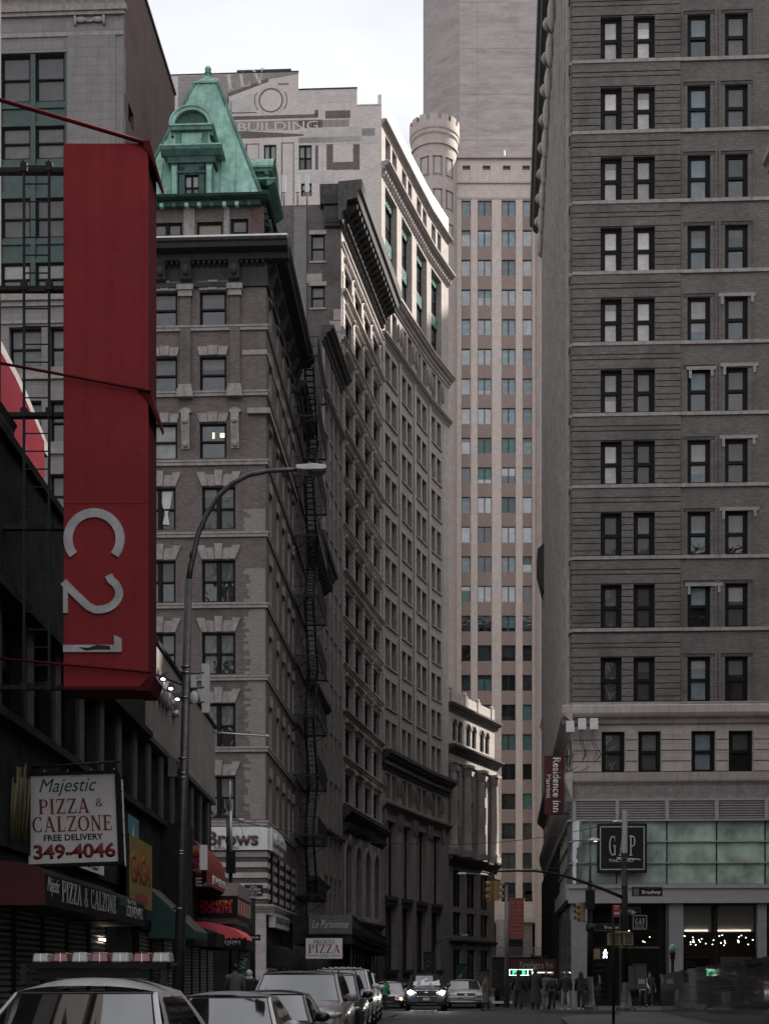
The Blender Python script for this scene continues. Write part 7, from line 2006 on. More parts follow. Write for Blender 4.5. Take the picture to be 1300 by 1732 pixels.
# ------------------------------------------------------------ sidewalk shed with bistro banner
sh_ = empty('sidewalk_shed', T(X_at(520, 76), 76, .15), 'black sidewalk shed with lattice railing running along the left side of the far street', 'scaffold')
pa_ = [(76.0, X_at(596, 76)), (92, X_at(617, 92)), (108, X_at(640, 108)), (124, X_at(656, 124))]
mb = MB(M['iron'], M['dark'])
for (ya, xa), (yb, xb) in zip(pa_, pa_[1:]):
    for z0, z1, d in ((3.35, 3.6, 0), (3.6, 3.8, .02)):
        mb.q([(xa, ya, z0), (xb, yb, z0), (xb, yb, z1 + .0), (xa, ya, z1)], 1)
    mb.q([(xa, ya, 3.35), (xb, yb, 3.35), (xb - 3.2, yb, 3.35), (xa - 3.2, ya, 3.35)], 1); mb.q([(xa, ya, 3.55), (xb, yb, 3.55), (xb - 3.2, yb, 3.55), (xa - 3.2, ya, 3.55)], 1)
    for z in (3.9, 4.85): mb.cyl((xa, ya, z), (xb, yb, z), .04, seg=6)
    n = int((yb - ya)/.45)
    for i in range(n):
        t = i/n; x_, y_ = xa + (xb-xa)*t, ya + (yb-ya)*t; mb.cyl((x_, y_, 3.6), (x_, y_, 4.85), .025, seg=5)
        if i % 4 == 0: mb.cyl((x_, y_, 3.8), (xa + (xb-xa)*(t + 4/n), ya + (yb-ya)*(t + 4/n), 4.85), .02, seg=5)
mb.q([(pa_[0][1] - 3.2, 76, 3.35), (pa_[0][1], 76, 3.35), (pa_[0][1], 76, 4.9), (pa_[0][1] - 3.2, 76, 4.9)], 1); mb.q([(pa_[0][1] - 3.2, 76.05, 3.35), (pa_[0][1], 76.05, 3.35), (pa_[0][1], 76.05, 4.9), (pa_[0][1] - 3.2, 76.05, 4.9)], 1)
mb.build('deck', None, sh_)
for k in range(13):
    y_ = 76.5 + k*3.9; i = min(2, int((y_ - 76)/16)); (ya, xa), (yb, xb) = pa_[i], pa_[i+1]; x_ = xa + (xb-xa)*(y_-ya)/(yb-ya)
    mb = MB(M['iron']); mb.cyl((x_ - .1, y_, .15), (x_ - .1, y_, 3.35), .05, seg=8); mb.cyl((x_ - .1, y_, 2.6), (x_ - .1, y_ + .9, 3.35), .03, seg=6); mb.build('post', None, sh_)
Mx = T(X_at(558.5, 75.85), 75.85, H_at(1563, 75.85)); lb = empty('bistro_banner', Mx, 'grey fabric bistro banner with thin script lettering hung on the black shed', 'banner')
M['banner_grey'] = plain('grey banner cloth', (.085, .088, .09), .8, var=.2, scale=1.2, streak=.3)
mb = MB(M['banner_grey'], M['t_grey']); w = 73/F*75.85; h = 34/F*75.85
nn = 14
for i in range(nn):
    for j in range(4):
        f_ = lambda a, b: (-w/2 + w*a/nn, -.03 - .025*math.sin(a*1.3 + b), -h/2 + h*b/4 - .05*math.sin(math.pi*a/nn)*(b == 4))
        mb.q([f_(i, j), f_(i+1, j), f_(i+1, j+1), f_(i, j+1)], 0, True)
mb.box(-w*.44, w*.44, -.075, -.065, -h*.42, -h*.36, 1); mb.build('cloth', Mx, lb)
text('Le Parisienne', Mx @ T(0, -.07, 0), lb, M['white_dim'], width=w*.84, height=.42, ext=.006, shear=.35)
Mx = T(X_at(548, 75.7), 75.7, H_at(1604, 75.7)); pz = empty('pizza_sign', Mx, 'white rectangular pizza sign with red serif capitals under the black sidewalk shed', 'sign')
w = 62/F*75.7; h = 35/F*75.7; mb = MB(M['white'], M['black'], M['t_red']); mb.box(-w/2, w/2, 0, .15, -h/2, h/2, 0)
for a, b, c, d in ((-w/2-.03, w/2+.03, h/2, h/2+.03), (-w/2-.03, w/2+.03, -h/2-.03, -h/2), (-w/2-.03, -w/2, -h/2, h/2), (w/2, w/2+.03, -h/2, h/2)): mb.box(a, b, -.02, .17, c, d, 1)
mb.box(-w*.45, -w*.15, -.004, 0, -h*.37, -h*.34, 2); mb.box(w*.15, w*.45, -.004, 0, -h*.37, -h*.34, 2); mb.build('sign_box', Mx, pz)
serif('PRONTO', Mx @ T(0, 0, h*.3), pz, M['black'], w*.58, h*.23, .006); serif('PIZZA', Mx @ T(0, 0, -.03), pz, M['t_red'], w*.88, h*.42, .006); serif('OPEN', Mx @ T(0, 0, -h*.36), pz, M['black'], w*.26, h*.14, .006)
# ============================================================ vehicles
def car(name, label, Mx, L=4.8, Wd=1.85, H=1.48, kind='sedan', col='paint_silver', roofcol=None, rails=False, crown=.08, lamps=False, group=None, plate=None, nose=True):
    root = empty(name, Mx, label, 'car', group)
    P = M[col]
    suv = kind in ('suv', 'van')
    belt = (.62 if suv else .60) * H + .03
    hood = belt - (.04 if suv else .10)
    hw = Wd / 2
    yc, run = (1.25, .72) if suv else (1.30, .80)
    yr, rrun = (L - .18, .35) if suv else ((L - .75, .75) if kind == 'sedan' else (L - .25, .75))
    wb, wr = hw * .90, hw * (.74 if suv else .68)
    zr = H - crown
    # lower body loft
    st = [(0.0, .78, .36, hood - .32), (.06, .88, .28, hood - .16), (.25, .95, .24, hood - .07), (.75, .99, .22, hood - .02), (yc, 1.0, .22, belt), (L*.5, 1.0, .22, belt), (yr - .2, .99, .22, belt + .01), (L - .25, .96, .26, belt - (.0 if suv else .04)), (L - .06, .90, .32, belt - .14), (L, .82, .4, belt - .26)]
    mb = MB(P, M['black'])
    rings = []
    for y, f, zb, zt in st:
        w = hw * f; zm = (zb + zt)/2
        half = [(0, zb), (w*.80, zb), (w*.96, zb + .08), (w, zm - .05), (w*.995, zm + .12), (w*.965, zt - .10), (w*.90, zt - .015), (w*.55, zt + .02), (0, zt + .03)]
        ring = half + [(-x, z) for x, z in reversed(half[1:-1])]
        rings.append([(x, y, z) for x, z in ring])
    n = len(rings[0]); base = len(mb.v)
    for r_ in rings: mb.v += r_
    for i in range(len(rings) - 1):
        for j in range(n):
            k = (j + 1) % n
            mb.f.append((base+i*n+j, base+i*n+k, base+(i+1)*n+k, base+(i+1)*n+j)); mb.m.append(0); mb.sm.append(True)
    mb.f.append(tuple(base + j for j in range(n))); mb.m.append(0); mb.sm.append(False)
    mb.f.append(tuple(base + (len(rings)-1)*n + j for j in range(n))); mb.m.append(0); mb.sm.append(False)
    mb.build('body', Mx, root)
    # greenhouse surfaces
    def wdt(t): return wb + (wr - wb) * (max(t, 0) ** .9)
    def front(s, t): return Vector((s*wdt(t), yc + run*t + .16*(abs(s)**2.2)*(1 - .3*t), belt + (zr - belt)*t))
    def rear(s, t): return Vector((s*wdt(t), yr - rrun*t - .12*(abs(s)**2.2), belt + (zr - belt)*t))
    def side(r, t, sg):
        a = front(sg, t); b = rear(sg, t); p = a.lerp(b, r); p.x += sg*.05*math.sin(math.pi*t)*.5; return p
    def roof(s, r):
        a = front(s, 1); b = rear(s, 1); p = a.lerp(b, r); p.z += (H - zr)*(1 - abs(s)**2.6)*(1 - (2*r - 1)**4*.55) ; return p
    def grid(mb, fn_, s0, s1, t0, t1, ns, nt_, off=Vector((0,0,0)), m=0):
        b0 = len(mb.v)
        for i in range(ns + 1):
            for j in range(nt_ + 1): mb.v.append(tuple(fn_(s0 + (s1-s0)*i/ns, t0 + (t1-t0)*j/nt_) + off))
        for i in range(ns):
            for j in range(nt_):
                a = b0 + i*(nt_+1) + j; mb.f.append((a, a+nt_+1, a+nt_+2, a+1)); mb.m.append(m); mb.sm.append(True)
    mb = MB(P)
    grid(mb, front, -1, 1, -.02, 1, 12, 4); grid(mb, rear, -1, 1, -.02, 1, 12, 4); grid(mb, lambda r, t: side(r, t, 1), 0, 1, -.02, 1, 10, 4); grid(mb, lambda r, t: side(r, t, -1), 0, 1, -.02, 1, 10, 4)
    mb.build('pillars', Mx, root)
    mb = MB(M[roofcol] if roofcol else P); grid(mb, roof, -1, 1, 0, 1, 12, 8); mb.build('roof', Mx, root)
    mb = MB(M['glass_car']); grid(mb, front, -.91, .91, .03, .95, 12, 4, Vector((0, -.012, .006))); mb.build('windshield', Mx, root)
    mb = MB(M['black']); grid(mb, front, -.95, .95, .955, .985, 12, 1, Vector((0, -.010, .006))); 
    for sg in (-1, 1): grid(mb, front, sg*.915, sg*.935, .0, .97, 1, 4, Vector((0, -.013, .006)))
    mb.tube([front(-.5, .0) + Vector((0, -.03, .01)), front(.3, .05) + Vector((0, -.03, .02))], .012, 6); mb.build('windshield_trim', Mx, root)
    for sg in (-1, 1):
        mb = MB(M['glass_car']); segs = ((.07, .40), (.44, .72), (.76, .93)) if suv else ((.09, .47), (.51, .85))
        for a, b in segs: grid(mb, lambda r, t: side(r, t, sg), a, b, .05, .90, 6, 3, Vector((sg*.012, 0, 0)))
        mb.build('side_window', Mx, root)
        mb = MB(M['black']); 
        for a, b in zip(segs, segs[1:]): grid(mb, lambda r, t: side(r, t, sg), a[1], b[0], .0, .93, 1, 3, Vector((sg*.008, 0, 0)))
        mb.build('pillar_trim', Mx, root)
        mm = MB(P, M['black'], M['chrome']); c = side(.06, .12, sg) + Vector((sg*.17, 0, .02))
        mm.ball(tuple(c), .13, .07, .085, 12, 8, 0); mm.q([(c.x-.1, c.y+.06, c.z-.06), (c.x+.1, c.y+.06, c.z-.06), (c.x+.1, c.y+.06, c.z+.06), (c.x-.1, c.y+.06, c.z+.06)], 2); mm.cyl(tuple(c + Vector((-sg*.2, .04, -.06))), tuple(c + Vector((-sg*.05, 0, -.05))), .03, seg=6, m=1)
        mm.build('mirror', Mx, root)
        if rails:
            rl = MB(M['chrome_d']); pts_ = [side(r_, 1, sg) + Vector((-sg*.09, 0, .10 if 0.05 < r_ < .95 else .02)) for r_ in (.03, .08, .3, .6, .9, .96)]; rl.tube([tuple(p) for p in pts_], .018, 8); rl.build('roof_rail', Mx, root)
    mb = MB(M['glass_car']); grid(mb, rear, -.88, .88, .08, .90, 10, 3, Vector((0, .012, .004))); mb.build('rear_window', Mx, root)
    # wheels
    wr_ = .36 if suv else .32
    for y in (.92, L - .95):
        for sg in (-1, 1):
            x = sg*(hw - .02)
            Mw = Mx @ T(x, y, wr_)
            w_ = MB(M['rubber'], M['black']); w_.cyl((-sg*.22, 0, 0), (sg*.015, 0, 0), wr_, seg=24, m=0); wo_ = w_.build('wheel', Mw, root)
            r_ = MB(M['chrome_d'], M['black']); r_.cyl((sg*.015, 0, 0), (sg*.03, 0, 0), wr_*.62, seg=20, m=1)
            for q in range(5): a = R(72*q); r_.cyl((sg*.034, 0, 0), (sg*.034, math.cos(a)*wr_*.58, math.sin(a)*wr_*.58), .035, .03, 6, 0)
            r_.build('rim', Mw, wo_)
            ar = MB(M['black']); ar.lathe([(wr_ + .0, 0), (wr_ + .06, 0)], (0, 0, 0), 20, 0, True, 0, 360); ar.build('wheel_arch', Mx @ T(sg*(hw + .004), y, wr_ + .03) @ RY(90), root)
    # face
    for sg in (-1, 1):
        h_ = MB(M['lens_w'], M['chrome_d']); zc = hood - .20
        h_.ball((sg*hw*.70, .10, zc), hw*.2, .12, .075 if suv else .07, 14, 8, 0); h_.ball((sg*hw*.86, .28, zc + .02), .1, .22, .05, 10, 6, 0)
        ho_ = h_.build('headlight', Mx, root)
        if lamps:
            h_ = MB(M['lamp_on']); h_.ball((sg*hw*.74, -.02, zc), .13, .06, .09, 12, 8, 0); h_.build('lamp', Mx, ho_)
        h_ = MB(M['lens_w']); h_.ball((sg*hw*.72, .06, .48), .09, .06, .035, 10, 6, 0); h_.build('fog_light', Mx, root)
        h_ = MB(M['lens_r']); h_.ball((sg*hw*.82, L - .1, belt - .18), hw*.14, .1, .12, 10, 6, 0); h_.build('tail_light', Mx, root)
    g_ = MB(M['black'], M['chrome'], M['chrome_d']); zg = hood - .24
    g_.prism([(-hw*.5, zg + .11), (hw*.5, zg + .11), (hw*.42, zg - .14), (-hw*.42, zg - .14)], -.03, .08, 'y', 0)
    for q in range(4): z = zg + .08 - q*.06; g_.box(-hw*(.49 - .02*q), hw*(.49 - .02*q), -.045, -.03, z, z + .016, 2)
    for (a, b, c_, d) in ((-hw*.52, zg + .12, hw*.52, zg + .12), (-hw*.44, zg - .15, hw*.44, zg - .15), (-hw*.52, zg + .12, -hw*.44, zg - .15), (hw*.52, zg + .12, hw*.44, zg - .15)): g_.cyl((a, -.04, b), (c_, -.04, d), .014, seg=6, m=1)
    g_.ball((0, -.05, zg + .02), .11, .02, .045, 14, 6, 1); g_.build('grille', Mx, root)
    b_ = MB(M['black'], P, M['chrome_d']); b_.prism([(-hw*.86, .30), (hw*.86, .30), (hw*.80, .44), (-hw*.80, .44)], -.02, .12, 'y', 0); b_.box(-hw*.5, hw*.5, -.03, .0, .31, .33, 2); b_.build('bumper', Mx, root)
    if plate:
        p_ = MB(M['white_b']); p_.box(-.15, .15, -.06, -.045, .50, .62); po = p_.build('license_plate', Mx, root); text(plate, Mx @ T(0, -.06, .56), po, M['t_grey'], width=.24, height=.07, ext=.003)
    return root, dict(H=H, roof=roof, front=front, side=side, belt=belt, hw=hw, L=L)
M['paint_white'] = paint('white car paint', (.56, .53, .52), .0)
M['paint_silver'] = paint('silver car paint', (.42, .40, .39), .25)
M['paint_pink'] = paint('champagne car paint', (.26, .225, .215), .2)
M['paint_black'] = paint('black car paint', (.012, .012, .013), .1)
M['paint_grey'] = paint('dark grey car paint', (.045, .047, .05), .3)
GP = 'cars parked along the left kerb'
def park(xc, yw, rot=-1.6): return T(xc, yw - 1.9, 0) @ RZ(rot)
c1, i1 = car('police_car', 'white police car with a red and clear roof light bar, nearest the camera', park(-2.92, 13.3), 5.1, 2.02, 1.63, 'sedan', 'paint_white', crown=.14, group=GP)
c1['category'] = 'police car'
# light bar
Ml = W[c1] @ T(0, 2.75, 1.63)
lb_ = empty('light_bar', Ml, parent=c1)
mb = MB(M['black'], M['galv'], M['iron']); mb.box(-.66, .70, -.13, .13, .09, .15, 0); mb.box(-.60, .52, -.10, .10, -.02, .085, 0); mb.box(-.4, .5, -.115, -.10, -.015, -.005, 1)
for s in (-.74, .66): mb.box(s - .03, s + .03, -.08, .08, -.06, .14, 2); mb.cyl((s - .04, -.05, .0), (s + .04, -.05, .08), .03, seg=6, m=2)
mb.cyl((.6, -.05, .11), (.80, -.05, .11), .03, seg=8, m=0); mb.build('bar_base', Ml, lb_)
for i, x in enumerate((-.56, -.36, -.17, .03, .235, .45, .64)):
    mb = MB(M['lens_r' if i % 2 else 'lens_w']); h_ = .098 if i else .09; w_ = .085 if i < 3 else .095
    mb.prism([(x - w_, .15), (x + w_, .15), (x + w_*.84, .15 + h_), (x - w_*.84, .15 + h_)], -.11, .11, 'y'); o = mb.build('beacon_lens', Ml, lb_, bevel=.014)
    mb = MB(M['chrome']); mb.box(x - .004, x + .004, -.114, -.110, .155, .15 + h_ - .006); mb.build('rib', Ml, o)
c2, i2 = car('parked_car', 'silver sedan parked directly behind the police car', park(-2.26, 19.4), 4.7, 1.82, 1.43, 'sedan', 'paint_silver', group=GP)
c3, i3 = car('parked_car', 'low black hatchback parked between the silver sedan and the pale wagon with roof rails', park(-2.05, 24.4), 4.3, 1.78, 1.40, 'hatch', 'paint_black', group=GP)
c4, i4 = car('parked_car', 'champagne sport utility car with black roof rails and a glass roof panel', park(-1.82, 29.2), 4.9, 2.10, 1.76, 'suv', 'paint_pink', 'paint_pink', rails=True, group=GP)
mb = MB(M['glass_car']); Mp_ = W[c4]
b0 = 0
for i in range(8):
    for j in range(5):
        P4 = [i4['roof'](-.78 + 1.56*(i+a)/8, .12 + .6*(j+b)/5) + Vector((0, 0, .006)) for a, b in ((0, 0), (1, 0), (1, 1), (0, 1))]; mb.q([tuple(p) for p in P4], 0, True)
mb.build('glass_roof', Mp_, c4)
c5, i5 = car('parked_car', 'black sport utility car parked behind the champagne one', park(-1.50, 34.6), 4.8, 1.98, 1.74, 'suv', 'paint_black', rails=True, group=GP)
c6, i6 = car('parked_car', 'dark grey sedan tucked between the black and the tall white sport utility cars', park(-1.45, 39.8), 4.6, 1.84, 1.46, 'sedan', 'paint_grey', group=GP)
c7, i7 = car('parked_car', 'tall white sport utility car with roof clearance lamps', park(-1.42, 45.4), 5.2, 2.10, 1.92, 'suv', 'paint_white', group=GP)
mb = MB(M['lens_w'])
for k in range(7): p = i7['roof'](-.75 + .25*k, .04); mb.ball((p.x, p.y, p.z + .015), .05, .05, .03, 8, 5)
mb.build('clearance_lamp', W[c7], c7)
c8, i8 = car('parked_car', 'white wagon at the far end of the parked row', park(-1.20, 51.6), 4.8, 1.95, 1.80, 'suv', 'paint_white', group=GP)
c9, i9 = car('approaching_car', 'dark sport utility car with bright headlights driving towards the camera', T(1.93, 65.6, 0) @ RZ(-1.5), 4.75, 1.96, 1.74, 'suv', 'paint_grey', lamps=True, plate='JNX 4801')
mb = MB(M['white_b']); 
fr9 = i9['front']
for (a, b, c_, d) in ((-.72, .12, -.1, .62), (-.1, .12, .55, .5), (-.25, .6, .05, .8), (.5, .12, .78, .62)):
    mb.q([tuple(fr9(a, b) + Vector((0, -.02, .01))), tuple(fr9(c_, b) + Vector((0, -.02, .01))), tuple(fr9(c_, d) + Vector((0, -.02, .01))), tuple(fr9(a, d*.7) + Vector((0, -.02, .01)))], 0)
o = mb.build('windshield_patch', W[c9], c9)  # four pale patches laid on the windshield
c10, i10 = car('parked_car', 'silver car with shining chrome bumper standing beside the dark one with bright headlights', T(4.05, 70.5, 0) @ RZ(-1.0), 4.7, 1.88, 1.45, 'suv', 'paint_silver')
mb = MB(M['chrome']); mb.box(-.85, .85, -.06, 0, .56, .64); mb.box(-.8, .8, -.06, 0, .34, .40); mb.build('chrome_bumper', W[c10], c10)
c11, i11 = car('parked_car', 'low pale car with an amber lamp half hidden at the far left kerb', T(.1, 70.0, 0) @ RZ(-3), 4.4, 1.75, 1.35, 'sedan', 'paint_white')
mb = MB(M['tail_on']); mb.ball((.72, -.02, .5), .07, .04, .06, 10, 6); mb.build('amber_lamp', W[c11], c11)
# ============================================================ street furniture on the right
def PT(px, py, Y): return (X_at(px, Y), Y, H_at(py, Y))
def fluted(mb, x, y, z0, z1, r0, r1, m=0, seg=10):
    mb.lathe([(r0*1.9, z0), (r0*1.9, z0 + .12), (r0*1.3, z0 + .22), (r0*1.15, z0 + .35), (r1, z1)], (x, y, 0), seg, m, False)
# big signal mast
YM = 60.6; xm = X_at(1058, YM)
sm = empty('signal_mast', T(xm, YM, .15), 'tall black signal mast with a long curved arm carrying two yellow signals over the road', 'signal mast')
mb = MB(M['black'], M['galv_lt']); mb.cyl((xm, YM, 1.3), PT(1055, 1443, YM), .15, .12, 14, 0); mb.build('pole', None, sm)
mb = MB(M['galv_lt'], M['galv']); fluted(mb, xm, YM, .15, 1.35, .22, .17, 1); mb.build('pole_base', None, sm)
mb = MB(M['galv_lt']); mb.box(xm - .16, xm - .02, YM - .08, YM + .08, H_at(1443, YM), H_at(1370, YM)); mb.box(xm - .01, xm + .05, YM - .06, YM + .06, H_at(1443, YM), H_at(1372, YM)); mb.build('pole_extension', None, sm)
mb = MB(M['black']); mb.cyl(PT(1053, 1518, YM), PT(1040, 1512, YM), .07, seg=8)
arm = [(1053, 1518), (1020, 1504), (990, 1493), (960, 1483), (930, 1476), (900, 1473), (870, 1473), (833, 1474)]
mb.tube([PT(*p, YM) for p in arm], .075, 10, 0, .04); mb.build('mast_arm', None, sm)
def signal(px0, px1, py0, py1, Y, rot, parent, ang=0):
    x = X_at((px0+px1)/2, Y); zt = H_at(py0, Y); zb = H_at(py1, Y); h = zt - zb; w = .3
    Ms = T(x, Y, zb) @ RZ(rot) @ RY(ang)
    mb = MB(M['signal'], M['black'], M['brown_trim']); mb.box(-w/2, w/2, 0, .2, 0, h)
    for k in range(3):
        z = h*(k + .5)/3; mb.cyl((0, 0, z), (0, -.02, z), .10, seg=14, m=1)
        for q in range(8):
            a0, a1 = R(-20 + 27.5*q), R(-20 + 27.5*(q+1)); r_ = .115
            P = [(r_*math.cos(a0), 0, z + r_*math.sin(a0)), (r_*math.cos(a1), 0, z + r_*math.sin(a1)), (r_*math.cos(a1)*1.02, -.2, z + r_*math.sin(a1)*1.0), (r_*math.cos(a0)*1.02, -.2, z + r_*math.sin(a0)*1.0)]
            mb.q(P, 0); mb.q([(p[0]*1.06, p[1], z + (p[2]-z)*1.06) for p in P], 0)
    o = mb.build('signal_head', Ms, parent); return o
signal(817, 833, 1490, 1524, YM, -58, sm, 4); signal(837, 847, 1490, 1523, YM, 112, sm, -5)
mb = MB(M['iron']); mb.cyl(PT(833, 1474, YM), PT(833, 1490, YM), .03, seg=8); mb.box(X_at(826, YM), X_at(846, YM), YM - .03, YM + .03, H_at(1492, YM), H_at(1488, YM)); mb.cyl(PT(846, 1491, YM), PT(856, 1500, YM), .025, seg=6); mb.build('signal_hanger', None, sm)
mb = MB(M['galv_lt'], M['street_lamp_on'], M['iron']); mb.tube([PT(1054, 1373, YM), PT(1050, 1376, YM), PT(1046, 1388, YM)], .02, 6, 2); mb.ball(PT(1044, 1390, YM), .24, .14, .08, 12, 6, 0); mb.cyl(PT(1062, 1452, YM), PT(1083, 1454, YM), .03, seg=6); mb.cyl(PT(1043, 1451, YM), PT(1062, 1452, YM), .03, seg=6); mb.build('lamp_bracket', None, sm)
def board(name, px0, px1, py0, py1, Y, mat, parent, txt=None, tm='white_b', th=.03, frame_=True, tw=.85, thh=.5, dy=0):
    x0, x1, z0, z1 = X_at(px0, Y), X_at(px1, Y), H_at(py1, Y), H_at(py0, Y)
    mb = MB(M[mat], M['t_grey']); mb.box(x0, x1, Y, Y + th, z0, z1, 0)
    if frame_:
        e = .015
        for a, b, c_, d in ((x0+e, x1-e, z1-2*e, z1-e), (x0+e, x1-e, z0+e, z0+2*e), (x0+e, x0+2*e, z0+e, z1-e), (x1-2*e, x1-e, z0+e, z1-e)): mb.box(a, b, Y - .004, Y, c_, d, 1)
    o = mb.build(name, None, parent)
    if txt: text(txt, T((x0+x1)/2, Y - .001, (z0+z1)/2 + dy), o, M[tm], width=(x1-x0)*tw, height=(z1-z0)*thh, ext=.006, bold=.015)
    return o
YS_ = YM - .35
o = board('street_sign', 1068, 1120, 1500, 1516, YS_, 'black', sm)
text('Broadway', T(X_at(1101, YS_), YS_ - .001, H_at(1510, YS_)), o, M['white_b'], width=.78, height=.22, ext=.006, bold=.012); text('Canyon of Heroes', T(X_at(1101, YS_), YS_ - .001, H_at(1503.5, YS_)), o, M['t_grey'], width=.5, height=.06, ext=.006)
mb = MB(M['t_grey']); mb.box(X_at(1071, YS_), X_at(1080, YS_), YS_ - .006, YS_, H_at(1514, YS_), H_at(1503, YS_)); mb.build('emblem', None, o)
o = board('one_way_sign', 1048, 1083, 1535, 1548, YS_ + .8, 'black', sm)
mb = MB(M['white_dim']); xa = X_at(1075, YS_); mb.prism([(X_at(1072, YS_), H_at(1546, YS_)), (X_at(1082, YS_), H_at(1541.5, YS_)), (X_at(1072, YS_), H_at(1537, YS_)), (X_at(1074.5, YS_), H_at(1541.5, YS_))], YS_ + .79, YS_ + .8, 'y'); mb.build('emblem', None, o)
text('ONE WAY', T(X_at(1060, YS_ + .8), YS_ + .8, H_at(1541.5, YS_ + .8)), o, M['white_dim'], width=.5, height=.15, ext=.006, bold=.02)
board('small_sign', 1051, 1058, 1468, 1498, YS_, 'galv', sm)
for px0, px1 in ((1027, 1048), (1053, 1069)):
    x0, x1 = X_at(px0, YS_), X_at(px1, YS_); z0, z1 = H_at(1599, YS_), H_at(1579, YS_)
    mb = MB(M['signal'], M['black'], M['galv']); mb.box(x0, x1, YS_ - .2, YS_ + .1, z0, z1, 0); mb.box(x0 + .06, x1 - .06, YS_ - .21, YS_ - .2, z0 + .05, z1 - .05, 2); mb.box(x0, x1, YS_ - .3, YS_ - .2, z1, z1 + .02, 0); mb.build('pedestrian_signal', None, sm, bevel=.01)
mb = MB(M['signal']); mb.box(X_at(1036, YS_), X_at(1066, YS_), YS_ - .05, YS_ - .01, H_at(1577.5, YS_), H_at(1575, YS_)); mb.box(X_at(1036, YS_), X_at(1066, YS_), YS_ - .05, YS_ - .01, H_at(1603, YS_), H_at(1601, YS_)); mb.build('signal_bracket', None, sm)
mb = MB(M['cabinet'], M['white_dim'], M['black']); x0, x1 = X_at(1061, YM), X_at(1090, YM); mb.box(x0, x0 + .26, YM - .35, YM + .1, H_at(1674, YM), H_at(1634, YM), 0); mb.box(x0 + .27, x1, YM - .40, YM + .1, H_at(1673, YM), H_at(1632, YM), 0); mb.box(x0 + .2, x1 + .02, YM - .43, YM + .12, H_at(1632, YM), H_at(1630.5, YM), 0)
for k in range(3): mb.box(x0 + .40 + k*.09, x0 + .46 + k*.09, YM - .405, YM - .40, H_at(1664, YM), H_at(1656, YM), 1)
mb.ball((x0 + .45, YM - .41, H_at(1642, YM)), .02, m=2)
o = mb.build('control_cabinet', None, sm, bevel=.012)
# signal post with the walking man
YQ = 62.2; xq = X_at(997, YQ)
sp_ = empty('signal_post', T(xq, YQ, .15), 'black signal post with a lit white walking man and a pale mushroom lamp on top', 'signal post')
mb = MB(M['black'], M['galv']); mb.cyl((xq, YQ, 1.5), PT(997.5, 1490, YQ), .13, .10, 12, 0); mb.cyl(PT(997.5, 1490, YQ), PT(998, 1428, YQ), .05, .045, 8, 1); mb.cyl(PT(998, 1428, YQ), PT(998, 1384, YQ), .03, .03, 8, 1); mb.build('pole', None, sp_)
mb = MB(M['galv']); fluted(mb, xq, YQ, .15, 1.6, .2, .15, 0); mb.build('pole_base', None, sp_)
mb = MB(M['galv_lt'], M['street_lamp_on'], M['galv']); c = PT(1004, 1421, YQ); mb.lathe([(.02, .12), (.15, .1), (.27, .02), (.3, -.03), (.1, -.05)], c, 16, 0); mb.ball((c[0] + .06, c[1] - .05, c[2] - .04), .08, .05, .03, 8, 6, 1); mb.box(X_at(969, YQ), X_at(1000, YQ), YQ - .03, YQ + .03, H_at(1423, YQ), H_at(1421, YQ), 2); mb.build('lamp_head', None, sp_)
mb = MB(M['black']); x0, x1 = X_at(989, YQ), X_at(1004, YQ); mb.box(x0, x1, YQ - .3, YQ - .1, H_at(1538, YQ), H_at(1506, YQ)); mb.build('signal_head', None, sp_)
signal(972, 986, 1528, 1559, YQ, -70, sp_)
mb = MB(M['signal'], M['iron']); mb.box(X_at(980, YQ), X_at(985, YQ), YQ - .2, YQ - .1, H_at(1560, YQ), H_at(1527, YQ), 0); 
for py in (1527, 1559): mb.cyl(PT(982, py, YQ), PT(996, py, YQ), .02, seg=6, m=1)
mb.build('signal_bracket', None, sp_)
o = board('street_sign', 1005, 1047, 1562, 1575, YQ - .3, 'black', sp_)
text('Broadway', T(X_at(1032, YQ), YQ - .301, H_at(1569.5, YQ)), o, M['white_dim'], width=.62, height=.18, ext=.006, bold=.012)
mb = MB(M['iron']); mb.cyl(PT(998, 1575, YQ), PT(998, 1562, YQ), .2, seg=12); mb.build('collar', None, sp_)
x0, x1, z0, z1 = X_at(1014, YQ), X_at(1029, YQ), H_at(1622, YQ), H_at(1605, YQ)
mb = MB(M['black'], M['signal']); mb.box(x0, x1, YQ - .25, YQ, z0, z1, 0); mb.box(X_at(1003, YQ), X_at(1013, YQ), YQ - .25, YQ - .05, z0, z1, 1)
o = mb.build('pedestrian_signal', None, sp_)
def walkman(cx, Y, cz, s, parent):
    mb = MB(M['walk_on'])
    mb.cyl((cx + .03*s, Y - .01, cz + .40*s), (cx + .03*s, Y, cz + .40*s), .09*s, seg=10)
    def ln(a, b, w): strokes(mb, [(cx + a[0]*s, cz + a[1]*s), (cx + b[0]*s, cz + b[1]*s)], w*s, Y - .01, Y)
    ln((.0, .32), (-.03, -.05), .2); ln((-.03, -.02), (-.2, -.45), .11); ln((-.02, -.02), (.12, -.24), .11); ln((.12, -.22), (.14, -.46), .10); ln((-.04, .26), (-.22, .05), .09); ln((.04, .26), (.22, .06), .09)
    return mb.build('walking_man', None, parent)
walkman((x0+x1)/2, YQ - .255, (z0+z1)/2, .40, o)
